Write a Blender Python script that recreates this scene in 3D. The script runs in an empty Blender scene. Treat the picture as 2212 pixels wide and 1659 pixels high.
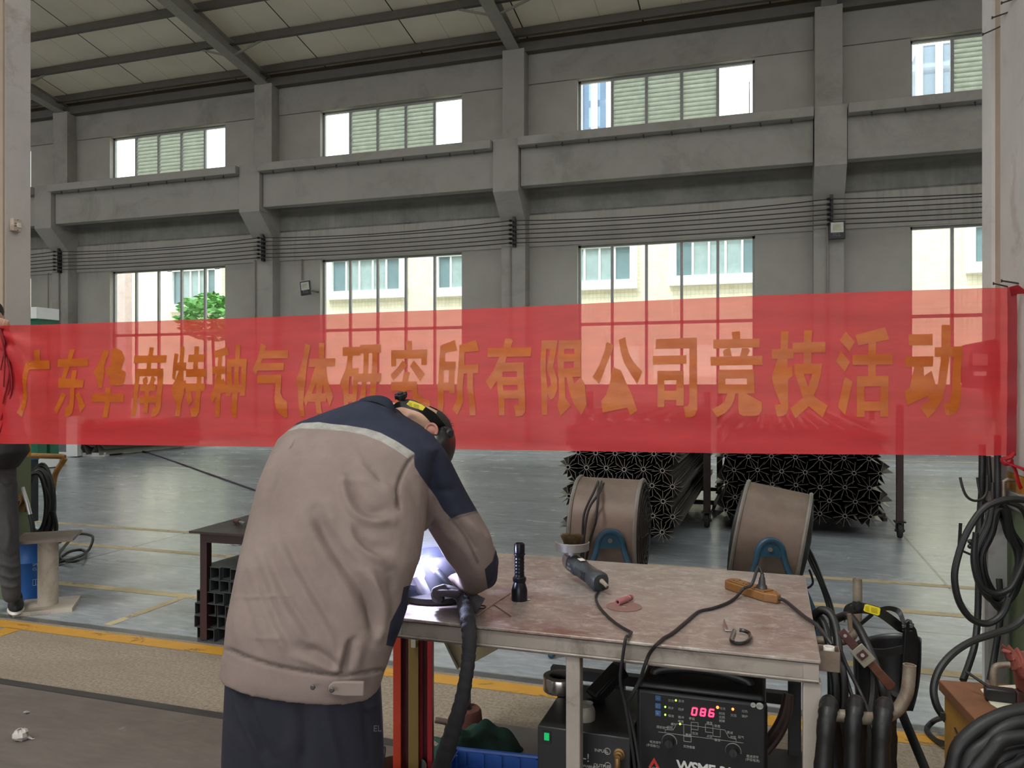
import bpy, bmesh, math, random
import numpy as np
from mathutils import Vector, Matrix, Euler
random.seed(7); np.random.seed(7)
SC = bpy.context.scene
COL = SC.collection
# ---------------------------------------------------------------- camera, sky, exposure
FPX, CX, CY, CAMH = 1700.0, 1106.0, 829.5, 1.5      # focal length in pixels of the 2212x1659 frame, eye height
YAW = math.radians(18.1)
cam = bpy.data.cameras.new('camera'); cam.sensor_width = 36; cam.sensor_fit = 'HORIZONTAL'
cam.lens = 36 * FPX / 2212; cam.clip_start = .05; cam.clip_end = 400
camo = bpy.data.objects.new('camera', cam); COL.objects.link(camo)
camo.location = (0, 0, CAMH); camo.rotation_euler = (math.pi/2, 0, YAW); SC.camera = camo
world = bpy.data.worlds.new('overcast'); SC.world = world; world.use_nodes = True
bg = world.node_tree.nodes['Background']; bg.inputs[0].default_value = (.97, .99, 1, 1); bg.inputs[1].default_value = 4.2
SC.view_settings.view_transform = 'Standard'; SC.view_settings.look = 'None'
SC.view_settings.gamma = 1; SC.view_settings.use_curve_mapping = False; SC.view_settings.exposure = 0.0
SC.cycles.max_bounces = 10; SC.cycles.diffuse_bounces = 5; SC.cycles.transparent_max_bounces = 24
SC.cycles.sample_clamp_indirect = 6; SC.cycles.caustics_reflective = False; SC.cycles.caustics_refractive = False
SC.cycles.use_denoising = True
sun = bpy.data.lights.new('sun', 'SUN'); sun.energy = 3.6; sun.angle = math.radians(12); sun.color = (1, .97, .92)
suno = bpy.data.objects.new('sun', sun); COL.objects.link(suno); suno.rotation_euler = (math.radians(32), 0, math.radians(-25))
# ---------------------------------------------------------------- where a point of the photograph lies in the hall
_c, _s = math.cos(YAW), math.sin(YAW)
def dirn(px, py):
    X = (px - CX) / FPX
    return Vector((X*_c - _s, X*_s + _c, -(py - CY) / FPX))
EYE = Vector((0, 0, CAMH))
def at(px, py, d): return EYE + dirn(px, py) * d
def onz(px, py, z=0.0):
    v = dirn(px, py); return EYE + v * ((z - CAMH) / v.z)
def onY(px, py, Y):
    v = dirn(px, py); return EYE + v * (Y / v.y)
def onX(px, py, x):
    v = dirn(px, py); return EYE + v * (x / v.x)
RT = Vector((_c, _s, 0)); FW = Vector((-_s, _c, 0)); UP = Vector((0, 0, 1))
def topx(p):
    q = Vector(p) - EYE; d = q.dot(FW); return (CX + FPX*q.dot(RT)/d, CY - FPX*q.z/d)
# ---------------------------------------------------------------- materials
def lin(v): v /= 255.0; return v/12.92 if v <= .04045 else ((v+.055)/1.055)**2.4
def C(r, g, b): return (lin(r), lin(g), lin(b), 1)
class NT:
    def __init__(s, name):
        s.m = bpy.data.materials.new(name); s.m.use_nodes = True; s.t = s.m.node_tree; s.t.nodes.clear()
        s.out = s.n('ShaderNodeOutputMaterial'); s.co = s.n('ShaderNodeTexCoord').outputs['Object']
    def n(s, ty, **k):
        o = s.t.nodes.new(ty)
        for a, b in k.items(): setattr(o, a, b)
        return o
    def put(s, sock, v):
        if isinstance(v, bpy.types.NodeSocket): s.t.links.new(v, sock)
        else: sock.default_value = v
    def math(s, op, a, b=0.0, c=None):
        o = s.n('ShaderNodeMath', operation=op); s.put(o.inputs[0], a); s.put(o.inputs[1], b)
        if c is not None: s.put(o.inputs[2], c)
        return o.outputs[0]
    def scl(s, v, xyz):
        o = s.n('ShaderNodeVectorMath', operation='MULTIPLY'); s.put(o.inputs[0], v); o.inputs[1].default_value = xyz; return o.outputs[0]
    def noise(s, scale, detail=4, rough=.6, vec=None, dist=0):
        o = s.n('ShaderNodeTexNoise'); s.put(o.inputs['Vector'], vec or s.co); o.inputs['Scale'].default_value = scale
        o.inputs['Detail'].default_value = detail; o.inputs['Roughness'].default_value = rough; o.inputs['Distortion'].default_value = dist
        return o.outputs['Fac']
    def ramp(s, f, a, b): return s.n2('ShaderNodeMapRange', f, a, b)
    def n2(s, ty, f, a, b):
        o = s.n(ty); o.clamp = True; s.put(o.inputs[0], f); s.put(o.inputs[1], a); s.put(o.inputs[2], b); return o.outputs[0]
    def mix(s, f, a, b):
        o = s.n('ShaderNodeMix', data_type='RGBA'); s.put(o.inputs[0], f); s.put(o.inputs[6], a); s.put(o.inputs[7], b); return o.outputs[2]
    def xyz(s, v=None):
        o = s.n('ShaderNodeSeparateXYZ'); s.put(o.inputs[0], v or s.co); return o.outputs
    def pbr(s, col, rough=.5, metal=0.0, bump=None, bs=.3, bd=.01, spec=.5, coat=0):
        o = s.n('ShaderNodeBsdfPrincipled'); s.put(o.inputs['Base Color'], col); s.put(o.inputs['Roughness'], rough); s.put(o.inputs['Metallic'], metal)
        o.inputs['Specular IOR Level'].default_value = spec; o.inputs['Coat Weight'].default_value = coat
        if bump is not None:
            b = s.n('ShaderNodeBump'); b.inputs['Strength'].default_value = bs; b.inputs['Distance'].default_value = bd; s.put(b.inputs['Height'], bump)
            s.t.links.new(b.outputs[0], o.inputs['Normal'])
        return o.outputs[0]
    def done(s, sh): s.t.links.new(sh, s.out.inputs[0]); return s.m
def mul(c, k): return (min(1, c[0]*k), min(1, c[1]*k), min(1, c[2]*k), 1)
_mc = {}
def M(name, col, rough=.5, metal=0.0, var=.25, scale=9.0, dirt=None, damt=.5, bump=.15, stretch=(1, 1, 1), spec=.5, coat=0, bd=.004):
    """an everyday worn surface: tone varies with a noise, an optional second colour of dirt or rust sits in patches"""
    if name in _mc: return _mc[name]
    t = NT(name); v = t.scl(t.co, stretch)
    a = t.noise(scale, 5, .65, v); c = t.mix(t.ramp(a, .3, .7), mul(col, 1-var), mul(col, 1+var*.8))
    if dirt:
        d = t.noise(scale*.55, 6, .7, t.scl(v, (1.1, .9, 1.3)), .6)
        c = t.mix(t.math('MULTIPLY', t.ramp(d, .62-damt*.3, .72), .85), c, dirt)
    fine = t.noise(scale*9, 3, .6, v)
    r = t.math('ADD', rough-.08, t.math('MULTIPLY', a, .18))
    _mc[name] = t.done(t.pbr(c, r, metal, fine if bump else None, bump, bd, spec, coat)); return _mc[name]
def emit(name, col, st):
    t = NT(name); e = t.n('ShaderNodeEmission'); e.inputs[0].default_value = col; e.inputs[1].default_value = st; return t.done(e.outputs[0])
# ---------------------------------------------------------------- mesh building
def frame(d, up=Vector((0, 0, 1))):
    z = Vector(d).normalized(); up = Vector(up)
    if abs(z.dot(up.normalized())) > .98: up = Vector((1, 0, 0))
    x = up.cross(z).normalized(); return x, z.cross(x), z
def rot(rx=0, ry=0, rz=0): return Euler((math.radians(rx), math.radians(ry), math.radians(rz))).to_matrix()
def spline(pts, n=8, closed=False):
    P = [Vector(p) for p in pts]; out = []; L = len(P)
    for i in range(L if closed else L-1):
        if closed: a, b, c, d = P[i-1], P[i], P[(i+1) % L], P[(i+2) % L]
        else: a, b, c, d = P[max(i-1, 0)], P[i], P[i+1], P[min(i+2, L-1)]
        for k in range(n):
            t = k/n; out.append(.5*((2*b) + (c-a)*t + (2*a-5*b+4*c-d)*t*t + (3*b-a-3*c+d)*t**3))
    if not closed: out.append(P[-1])
    return out
class MB:
    def __init__(s): s.v = []; s.f = []; s.mi = []; s.cur = 0
    def add(s, vs, fs):
        o = len(s.v); s.v += [Vector(v) for v in vs]; s.f += [tuple(i+o for i in f) for f in fs]; s.mi += [s.cur]*len(fs); return s
    def box(s, c, d, R=None):
        c = Vector(c); vs = []
        for x in (-.5, .5):
            for y in (-.5, .5):
                for z in (-.5, .5):
                    p = Vector((x*d[0], y*d[1], z*d[2])); vs.append(c + (R @ p if R else p))
        return s.add(vs, [(0, 1, 3, 2), (4, 6, 7, 5), (0, 4, 5, 1), (2, 3, 7, 6), (0, 2, 6, 4), (1, 5, 7, 3)])
    def span(s, a, b): return s.box([(a[i]+b[i])/2 for i in range(3)], [abs(b[i]-a[i]) for i in range(3)])
    def bar(s, a, b, w, h, up=(0, 0, 1)):
        a, b = Vector(a), Vector(b); x, y, z = frame(b-a, up); R = Matrix((x, y, z)).transposed()
        return s.box((a+b)/2, (w, h, (b-a).length), R)
    def tube(s, pts, r, seg=10, closed=False, cap=True, flat=1.0):
        P = [Vector(p) for p in pts]; n = len(P); rr = r if isinstance(r, (list, tuple)) else [r]*n
        vs = []; x = None
        for i, p in enumerate(P):
            if closed: d = P[(i+1) % n] - P[i-1]
            else: d = P[min(i+1, n-1)] - P[max(i-1, 0)]
            if d.length < 1e-9: d = Vector((0, 0, 1))
            z = d.normalized()
            if x is None: x = frame(z)[0]
            x = (x - z*x.dot(z)); x = x.normalized() if x.length > 1e-6 else frame(z)[0]
            y = z.cross(x)
            for k in range(seg):
                a = 2*math.pi*k/seg; vs.append(p + x*math.cos(a)*rr[i] + y*math.sin(a)*rr[i]*flat)
        fs = []
        for i in range(n if closed else n-1):
            j = (i+1) % n
            for k in range(seg):
                l = (k+1) % seg; fs.append((i*seg+k, i*seg+l, j*seg+l, j*seg+k))
        if not closed and cap: fs += [tuple(range(seg))[::-1], tuple((n-1)*seg+k for k in range(seg))]
        return s.add(vs, fs)
    def cyl(s, a, b, r, r2=None, seg=20, cap=True): return s.tube([a, b], [r, r if r2 is None else r2], seg, cap=cap)
    def lathe(s, prof, o=(0, 0, 0), axis=(0, 0, 1), seg=28, close=False):
        x, y, z = frame(axis); o = Vector(o); vs = []; n = len(prof)
        for r, h in prof:
            for k in range(seg):
                a = 2*math.pi*k/seg; vs.append(o + z*h + (x*math.cos(a) + y*math.sin(a))*max(r, 1e-4))
        fs = []
        for i in range(n if close else n-1):
            j = (i+1) % n
            for k in range(seg): l = (k+1) % seg; fs.append((i*seg+k, i*seg+l, j*seg+l, j*seg+k))
        if not close:
            if prof[0][0] > 1e-3: fs.append(tuple(range(seg))[::-1])
            if prof[-1][0] > 1e-3: fs.append(tuple((n-1)*seg+k for k in range(seg)))
        return s.add(vs, fs)
    def prism(s, poly, o, x, y, z, h):
        """an outline in the plane (x, y) at o, thickened by h along z"""
        o, x, y, z = Vector(o), Vector(x), Vector(y), Vector(z); n = len(poly)
        vs = [o + x*p[0] + y*p[1] for p in poly] + [o + x*p[0] + y*p[1] + z*h for p in poly]
        return s.add(vs, [tuple(range(n))[::-1], tuple(range(n, 2*n))] + [(i, (i+1) % n, n+(i+1) % n, n+i) for i in range(n)])
    def rings(s, R, cap=True):
        n = len(R[0]); vs = [p for r in R for p in r]; fs = []
        for i in range(len(R)-1):
            for k in range(n): l = (k+1) % n; fs.append((i*n+k, i*n+l, (i+1)*n+l, (i+1)*n+k))
        if cap: fs += [tuple(range(n))[::-1], tuple((len(R)-1)*n+k for k in range(n))]
        return s.add(vs, fs)
    def ball(s, c, r, R=None, seg=18, rg=12):
        r = r if isinstance(r, (list, tuple)) else (r, r, r); c = Vector(c); vs = []; fs = []
        for i in range(rg+1):
            t = math.pi*i/rg
            for k in range(seg):
                a = 2*math.pi*k/seg; p = Vector((r[0]*math.sin(t)*math.cos(a), r[1]*math.sin(t)*math.sin(a), r[2]*math.cos(t)))
                vs.append(c + (R @ p if R else p))
        for i in range(rg):
            for k in range(seg): l = (k+1) % seg; fs.append((i*seg+k, (i+1)*seg+k, (i+1)*seg+l, i*seg+l))
        return s.add(vs, fs)
    def mesh(s, name, mats, org=(0, 0, 0), smooth=35):
        me = bpy.data.meshes.new(name); o = Vector(org); me.from_pydata([v-o for v in s.v], [], s.f)
        for m in (mats if isinstance(mats, (list, tuple)) else [mats]): me.materials.append(m)
        if any(s.mi): me.polygons.foreach_set('material_index', s.mi)
        bm = bmesh.new(); bm.from_mesh(me); bmesh.ops.remove_doubles(bm, verts=bm.verts, dist=1e-6); bmesh.ops.recalc_face_normals(bm, faces=bm.faces); bm.to_mesh(me); bm.free()
        if smooth:
            me.shade_smooth(); me.set_sharp_from_angle(angle=math.radians(smooth))
        return me
    def part(s, name, mats, parent=None, org=None, smooth=35, bev=0, label=None):
        """a mesh object; under a thing its vertices are written in world space and re-based on the thing's origin"""
        if org is None: org = (ORG.get(parent.name, (0, 0, 0)) if parent is not None else (0, 0, 0))
        o = bpy.data.objects.new(name, s.mesh(name, mats, org, smooth)); COL.objects.link(o)
        if parent is not None: o.parent = parent; ORG[o.name] = Vector(org)
        else: o.location = org; ORG[o.name] = Vector(org)
        if bev:
            b = o.modifiers.new('bevel', 'BEVEL'); b.width = bev; b.segments = 2; b.limit_method = 'ANGLE'; b.angle_limit = math.radians(40); b.harden_normals = False
        if label: o['label'] = label
        return o
ORG = {}
def thing(name, label, cat, loc=(0, 0, 0), group=None):
    o = bpy.data.objects.new(name, None); COL.objects.link(o); o.location = loc; o.empty_display_size = .1
    ORG[o.name] = Vector(loc); return tag(o, label, cat, group)
def tag(o, label, cat, group=None, kind=None):
    o['label'] = label; o['category'] = cat
    if group: o['group'] = group
    if kind: o['kind'] = kind
    return o
def struct(o, label=None, cat=None):
    o['kind'] = 'structure'
    if label: o['label'] = label
    if cat: o['category'] = cat
    return o
def text_mesh(s, size, o, x, y, ext=.0008, align='LEFT', space=1.0, off=0.0):
    """flat raised letters: the text's x axis along x, its up along y, starting at o"""
    cu = bpy.data.curves.new('txt', 'FONT'); cu.body = s; cu.size = size; cu.extrude = ext; cu.align_x = align; cu.space_character = space; cu.offset = off; cu.resolution_u = 3
    ob = bpy.data.objects.new('txt', cu); COL.objects.link(ob)
    me = bpy.data.meshes.new_from_object(ob.evaluated_get(bpy.context.evaluated_depsgraph_get()))
    bpy.data.objects.remove(ob); x, y, o = Vector(x).normalized(), Vector(y).normalized(), Vector(o); z = x.cross(y)
    vs = [o + x*v.co.x + y*v.co.y + z*v.co.z for v in me.vertices]; fs = [tuple(p.vertices) for p in me.polygons]
    bpy.data.meshes.remove(me); return vs, fs
# ================================================================ THE HALL
WY = 20.0                                            # inner face of the far wall
COLX = [1.31, -6.38, -14.08, -21.77]                 # columns of the far wall
BAYS = [(-20.12, -15.70), (-12.40, -7.98), (-4.75, -.33), (3.08, 7.50)]
FARBAY = (-27.9, -23.45)
def wall_mat():
    t = NT('grey_plaster'); X, Y, Z = t.xyz()
    a = t.noise(.7, 5, .6); b = t.noise(2.2, 5, .7, t.scl(t.co, (3.2, 1, .22)))
    c = t.mix(t.ramp(a, .3, .75), C(158, 154, 145), C(176, 172, 163))
    # water streaks running down below the crane beam, fading towards the windows, patchy along the wall
    band = t.math('MULTIPLY', t.ramp(Z, 4.6, 5.9), t.ramp(Z, 6.7, 6.3))
    st = t.math('MULTIPLY', t.ramp(b, .46, .72), t.math('MULTIPLY', band, t.ramp(t.noise(.33, 2, .5), .38, .6)))
    c = t.mix(t.math('MULTIPLY', st, .5), c, C(94, 93, 88))
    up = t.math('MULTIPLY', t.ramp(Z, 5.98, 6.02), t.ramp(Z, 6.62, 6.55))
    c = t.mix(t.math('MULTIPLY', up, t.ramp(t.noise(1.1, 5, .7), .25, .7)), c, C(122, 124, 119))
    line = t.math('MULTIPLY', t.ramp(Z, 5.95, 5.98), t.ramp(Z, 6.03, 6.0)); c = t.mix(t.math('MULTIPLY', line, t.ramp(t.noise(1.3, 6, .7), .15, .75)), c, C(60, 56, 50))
    c = t.mix(t.math('MULTIPLY', t.ramp(Z, 9.98, 10.02), .75), c, C(120, 115, 106))
    return t.done(t.pbr(c, .8, 0, t.noise(30, 3), .12, .01, .2))
m_wall = wall_mat()
m_conc = M('painted_concrete', C(160, 156, 148), .8, var=.07, scale=1.1, dirt=C(134, 130, 122), damt=.35, bump=.1, spec=.2)
m_conc2 = M('pale_painted_concrete', C(206, 203, 197), .75, var=.08, scale=2, dirt=C(168, 158, 146), damt=.3, bump=.1, spec=.2)
m_alu = M('window_aluminium', C(150, 150, 148), .45, .3, var=.1, scale=4)
m_steel = M('roof_steel_paint', C(150, 146, 137), .6, 0, var=.1, scale=3, bump=.05)
m_steeld = M('purlin_steel', C(96, 91, 84), .6, 0, var=.15, scale=3, bump=.05)
def roof_mat():
    t = NT('roof_sheet'); X, Y, Z = t.xyz()
    fx = t.math('FRACT', t.math('MULTIPLY', X, 1/1.02)); seam = t.math('MULTIPLY', t.ramp(fx, .0, .004), t.ramp(fx, .02, .014))
    fx3 = t.math('FRACT', t.math('MULTIPLY', X, 1/3.06)); seam3 = t.math('MULTIPLY', t.ramp(fx3, .0, .003), t.ramp(fx3, .013, .010))
    c = t.mix(t.ramp(t.noise(.6, 4), .3, .7), C(214, 208, 193), C(228, 222, 207))
    c = t.mix(t.math('MULTIPLY', seam, .45), c, C(60, 57, 50)); c = t.mix(seam3, c, C(20, 19, 17))
    b = t.pbr(c, .6, 0, None, spec=.3); tr = t.n('ShaderNodeBsdfTranslucent'); t.put(tr.inputs[0], c); m = t.n('ShaderNodeMixShader'); m.inputs[0].default_value = .085; t.t.links.new(b, m.inputs[1]); t.t.links.new(tr.outputs[0], m.inputs[2]); return t.done(m.outputs[0])
m_roof = roof_mat()
# ---- far wall with its window openings
w = MB(); T = .26
xs = [-34.0] + [v for b in [FARBAY] + BAYS for v in b] + [20.0]
for i in range(len(xs)-1):
    a, b = xs[i], xs[i+1]
    if i % 2 == 0: w.span((a, WY, 0), (b, WY+T, 10.8))
    else:
        for z0, z1 in ((0, 1.43), (5.12, 8.07), (9.42, 10.8)): w.span((a, WY, z0), (b, WY+T, z1))
struct(w.part('wall_back', m_wall), 'grey plaster far wall with two rows of windows', 'wall')
w = MB(); w.span((-34, -9, 0), (-33.7, WY, 12)); struct(w.part('wall_left', m_conc), 'end wall far off along the hall', 'wall')
w = MB(); w.span((20, -9, 0), (20.3, WY, 12)); struct(w.part('wall_right', m_conc), 'end wall beyond the right hand pillar', 'wall')
w = MB()
for a, b in ((-34, -10), (4, 20)): w.span((a, -9.3, 0), (b, -9, 10.4))
w.span((-10, -9.3, 3.9), (4, -9, 10.4)); w.span((-34, -9.3, 13.2), (20, -9, 16.6))  # doorway and high slot sized to set the fill light from behind
for k in range(10): w.span((-34+6*k-.2, -9.3, 10.4), (-34+6*k+.2, -9, 13.3))
struct(w.part('wall_front', m_conc), 'unseen wall behind the camera, doorway and high band shaped to let in light', 'wall')
for i in range(len(BAYS)+1):
    x0 = ([-29.46]+COLX[::-1])[i]+.31; x1 = (COLX[::-1]+[9.0])[i]-.31
    q = MB(); q.span((x0, WY-.05, 9.43), (x1, WY+.01, 10.23)); struct(q.part('lintel_beam', m_conc, bev=.004), 'upper lintel band over high window bay %d' % (i+1), 'lintel')
    q = MB(); q.span((x0, WY-.035, 5.13), (x1, WY+.01, 5.99)); struct(q.part('lintel_beam', m_wall, bev=.004), 'lower lintel band over tall window bay %d' % (i+1), 'lintel')
# ---- columns (upper shaft, lower shaft), corbels and crane beams
for i, x in enumerate(COLX + [9.0, -29.46]):
    b = MB(); b.span((x-.33, 19.62, 0), (x+.33, WY+.01, 5.9)); b.span((x-.30, 19.62, 7.7), (x+.30, WY+.01, 10.28))
    b.span((x-.34, 18.98, 6.40), (x+.34, WY+.01, 7.74))
    b.prism([(0, 0), (.66, -.66), (1.04, -.66), (1.04, .01), (0, .01)], (x-.34, 18.98, 6.41), (0, 1, 0), (0, 0, 1), (1, 0, 0), .68)
    struct(b.part('wall_column', m_conc, bev=.012), 'concrete column with a corbel carrying the crane beam, number %d from the right' % (i+1), 'column')
def bolts(parent, a, b, n):
    for k in range(n):
        x = a + (b-a)*(k+.5)/n; q = MB(); q.cyl((x, 18.93, 7.49), (x, 18.93, 7.43), .018, seg=6); q.cyl((x+.01, 18.93, 7.45), (x+.01, 18.93, 7.40), .01, seg=6)
        q.part('bolt', m_black, parent)
m_black = M('black_metal', C(30, 30, 31), .45, 0, var=.3, scale=20)
ends = [(-29.1, COLX[3]), (COLX[3], COLX[2]), (COLX[2], COLX[1]), (COLX[1], COLX[0]), (COLX[0], 9.0)]
for i, (a, b) in enumerate(ends):
    q = MB(); q.span((a+.36, 19.12, 6.54), (b-.36, 19.42, 7.5)); q.span((a+.36, 18.84, 7.5), (b-.36, 19.70, 7.72))
    o = struct(q.part('crane_beam', m_conc, bev=.01), 'long concrete crane beam spanning bay %d of the far wall' % (i+1), 'beam')
    if i: bolts(o, a+.5, b-.5, 10)
# ---- eaves gutter beam, purlins, rafters, roof
q = MB(); q.span((-34, 19.72, 10.22), (20, WY, 10.46)); struct(q.part('eave_beam', m_steeld), 'dark steel beam under the eaves of the far wall', 'beam')
def rz(Y): return 10.69 + .2*(WY - Y)
for i, Y in enumerate((19.55, 18.19, 16.78, 15.39, 14.0, 12.6, 11.2)):
    q = MB(); z = rz(Y)-.02
    q.span((-34, Y-.035, z-.20), (20, Y+.035, z)); q.span((-34, Y-.09, z-.22), (20, Y+.03, z-.195)); q.span((-34, Y-.03, z-.03), (20, Y+.09, z-.005))
    struct(q.part('roof_purlin', m_steeld), 'steel roof purlin running along the hall, number %d from the far wall' % (i+1), 'purlin')
for i, x in enumerate(COLX + [9.0]):
    q = MB(); Y0, Y1 = 19.85, 2.0
    def zb(Y): return 10.28 + .155*(19.6-Y)
    for Ya, Yb in ((19.95, 2.0),):
        q.add([(x-.008, Ya, zb(Ya)), (x+.008, Ya, zb(Ya)), (x+.008, Yb, zb(Yb)), (x-.008, Yb, zb(Yb)), (x-.008, Ya, rz(Ya)-.2), (x+.008, Ya, rz(Ya)-.2), (x+.008, Yb, rz(Yb)+.3), (x-.008, Yb, rz(Yb)+.3)],
              [(0, 1, 2, 3), (4, 7, 6, 5), (0, 4, 5, 1), (1, 5, 6, 2), (2, 6, 7, 3), (3, 7, 4, 0)])
        q.bar((x, Ya, zb(Ya)), (x, Yb, zb(Yb)), .34, .02); 
        q.bar((x, Ya, rz(Ya)-.20), (x, Yb, rz(Yb)-.20), .26, .016)
    o = struct(q.part('roof_rafter', m_steel), 'tapered steel rafter running back from far wall column %d' % (i+1), 'rafter')
    for sgn in (-1, 1):
        b = MB(); b.bar((x+sgn*.06, 18.19, zb(18.19)+.03), (x+sgn*1.0, 18.19, rz(18.19)-.22), .05, .05); b.part('knee_brace', m_steel, o)
q = MB()
for Ya, Yb in ((20.5, 9.6), (7.4, -4.3), (-6.3, -9.3)): q.add([(-34, Ya, rz(Ya)), (20, Ya, rz(Ya)), (20, Yb, rz(Yb)), (-34, Yb, rz(Yb)), (-34, Ya, rz(Ya)+.1), (20, Ya, rz(Ya)+.1), (20, Yb, rz(Yb)+.1), (-34, Yb, rz(Yb)+.1)],
      [(0, 1, 2, 3), (4, 7, 6, 5), (0, 4, 5, 1), (1, 5, 6, 2), (2, 6, 7, 3), (3, 7, 4, 0)])
struct(q.part('ceiling', m_roof), 'pale sheet roof with dark seams', 'ceiling')
q = MB(); q.add([(-34, 9.6, rz(9.6)+.05), (20, 9.6, rz(9.6)+.05), (20, 7.4, rz(7.4)+.05), (-34, 7.4, rz(7.4)+.05)], [(0, 1, 2, 3)])
q.add([(-34, -4.3, rz(-4.3)+.05), (20, -4.3, rz(-4.3)+.05), (20, -6.3, rz(-6.3)+.05), (-34, -6.3, rz(-6.3)+.05)], [(0, 1, 2, 3)])  # unseen skylight strips, added to brighten the far hall and the bench
def sky_mat():
    t = NT('added_skylight_sheet'); a = t.n('ShaderNodeBsdfTransparent'); a.inputs[0].default_value = (.8, .84, .84, 1); return t.done(a.outputs[0])
struct(q.part('window_added_skylight', sky_mat()), 'unseen clear skylight strips added in the roof for light', 'window')
# ---- windows
def glass_mat():
    t = NT('window_glass'); a = t.n('ShaderNodeBsdfTransparent'); a.inputs[0].default_value = (.90, .95, .94, 1)
    g = t.n('ShaderNodeBsdfGlossy'); g.inputs['Roughness'].default_value = .03
    d = t.n('ShaderNodeBsdfDiffuse'); d.inputs[0].default_value = (.7, .75, .75, 1)
    m = t.n('ShaderNodeMixShader'); m.inputs[0].default_value = .06; t.t.links.new(a.outputs[0], m.inputs[1]); t.t.links.new(g.outputs[0], m.inputs[2])
    k = t.n('ShaderNodeMixShader'); t.put(k.inputs[0], t.math('MULTIPLY', t.ramp(t.noise(2.5, 5, .7), .45, .8), .12)); t.t.links.new(m.outputs[0], k.inputs[1]); t.t.links.new(d.outputs[0], k.inputs[2])
    return t.done(k.outputs[0])
m_glass = glass_mat()
def louvre_mat():
    t = NT('louvre_glass'); d = t.n('ShaderNodeBsdfDiffuse'); d.inputs[0].default_value = C(210, 216, 208)
    tr = t.n('ShaderNodeBsdfTranslucent'); t.put(tr.inputs[0], t.mix(t.ramp(t.noise(6, 5), .3, .75), C(200, 208, 200), C(232, 238, 230)))
    m = t.n('ShaderNodeMixShader'); m.inputs[0].default_value = .55; t.t.links.new(d.outputs[0], m.inputs[1]); t.t.links.new(tr.outputs[0], m.inputs[2]); return t.done(m.outputs[0])
m_louv = louvre_mat()
wi = 0
def window(a, b, z0, z1, upper, label):
    global wi; wi += 1
    y = WY+.20; o = thing('window_%d' % wi, label, 'window', ((a+b)/2, y, z0)); o['kind'] = 'structure'
    f = MB(); t = .06
    f.span((a, y-.04, z0), (a+t, y+.04, z1)); f.span((b-t, y-.04, z0), (b, y+.04, z1)); f.span((a, y-.04, z0), (b, y+.04, z0+t)); f.span((a, y-.04, z1-t), (b, y+.04, z1))
    n = 5; ws = (b-a)/n
    for k in range(1, n): f.span((a+k*ws-.035, y-.035, z0), (a+k*ws+.035, y+.035, z1))
    if not upper: f.span((a, y-.035, 3.02), (b, y+.035, 3.10))
    f.part('window_frame', m_alu, o)
    for k in range(n):
        p0, p1 = a+k*ws+.035, a+(k+1)*ws-.035
        if upper and k in (1, 2, 3):
            q = MB(); nb = 11; hz = (z1-z0-2*t)/nb
            for j in range(nb): q.box(((p0+p1)/2, y, z0+t+hz*(j+.5)), (p1-p0, .012, hz*1.42), rot(-28, 0, 0))
            q.part('louvre_panel', m_louv, o)
        else:
            q = MB(); q.span((p0, y-.003, z0+t), (p1, y+.003, z1-t)); q.part('pane', m_glass, o)
nm = ['first', 'second', 'third', 'fourth']
for i, (a, b) in enumerate(BAYS):
    window(a, b, 8.07, 9.42, True, 'high louvred window, %s from the left in the upper row' % nm[i])
    window(a, b, 1.43, 5.12, False, 'tall five pane window, %s from the left in the lower row' % nm[i])
window(FARBAY[0], FARBAY[1], 1.43, 5.12, False, 'tall window mostly hidden behind the left pillar')
window(FARBAY[0], FARBAY[1], 8.07, 9.42, True, 'high louvred window hidden behind the left pillar')
# ---- pillars of the near row
m_pill = M('pillar_plaster', C(196, 189, 182), .75, var=.08, scale=3, dirt=C(150, 136, 122), damt=.25, bump=.08, spec=.25)
m_tan = M('tan_plaster', C(176, 158, 140), .75, var=.1, scale=4, bump=.08, spec=.2)
m_green = M('green_pillar_paint', C(104, 116, 86), .6, var=.12, scale=5, dirt=C(110, 112, 88), damt=.3, bump=.05)
m_orange = M('orange_band_paint', C(190, 130, 40), .6, var=.12, scale=6, dirt=C(120, 84, 36), damt=.3, bump=.05)
def pillar(x0, x1, y0, y1, name, label, tanside):
    o = thing(name, label, 'pillar', ((x0+x1)/2, (y0+y1)/2, 0)); o['kind'] = 'structure'
    b = MB(); b.span((x0, y0, 1.12), (x1, y1, 11.6)); b.part('shaft', m_pill, o, bev=.006)
    b = MB(); b.span((x0, y0, .98), (x1, y1, 1.12)); b.part('orange_band', m_orange, o, label='orange painted band')
    b = MB(); b.span((x0, y0, 0), (x1, y1, .98)); b.part('green_base', m_green, o, label='green painted base')
    return o
pR = pillar(.98, 1.75, 3.25, 4.02, 'pillar', 'plastered pillar at the right edge with banner tied to it', 0)
b = MB(); b.span((.995, 4.02, .5), (1.3, 4.16, 11.6)); b.part('tan_strip', m_tan, pR)
b = MB(); b.span((.98, 4.16, .0), (1.2, 4.33, 11.6)); b.part('trunking', m_conc2, pR)
b = MB(); b.span((.955, 3.25, .985), (.985, 4.02, 1.05)); b.part('steel_channel', M('galvanised', C(150, 152, 152), .45, .6, var=.2, scale=12), pR)
pL = pillar(-5.7, -5.04, 4.10, 4.30, 'pillar', 'plastered pillar at the left edge carrying a wall socket', 0)
b = MB(); b.span((-5.7, 4.085, 1.12), (-5.045, 4.10, 11.6)); b.part('tan_strip', m_tan, pL)
m_sock = M('socket_plastic', C(196, 178, 160), .45, var=.08, scale=10, dirt=C(120, 96, 78), damt=.4, bump=0)
p = onX(30, 487, -5.04); so = thing('wall_socket', 'beige surface mounted wall socket on the left pillar', 'socket', p)
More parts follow.
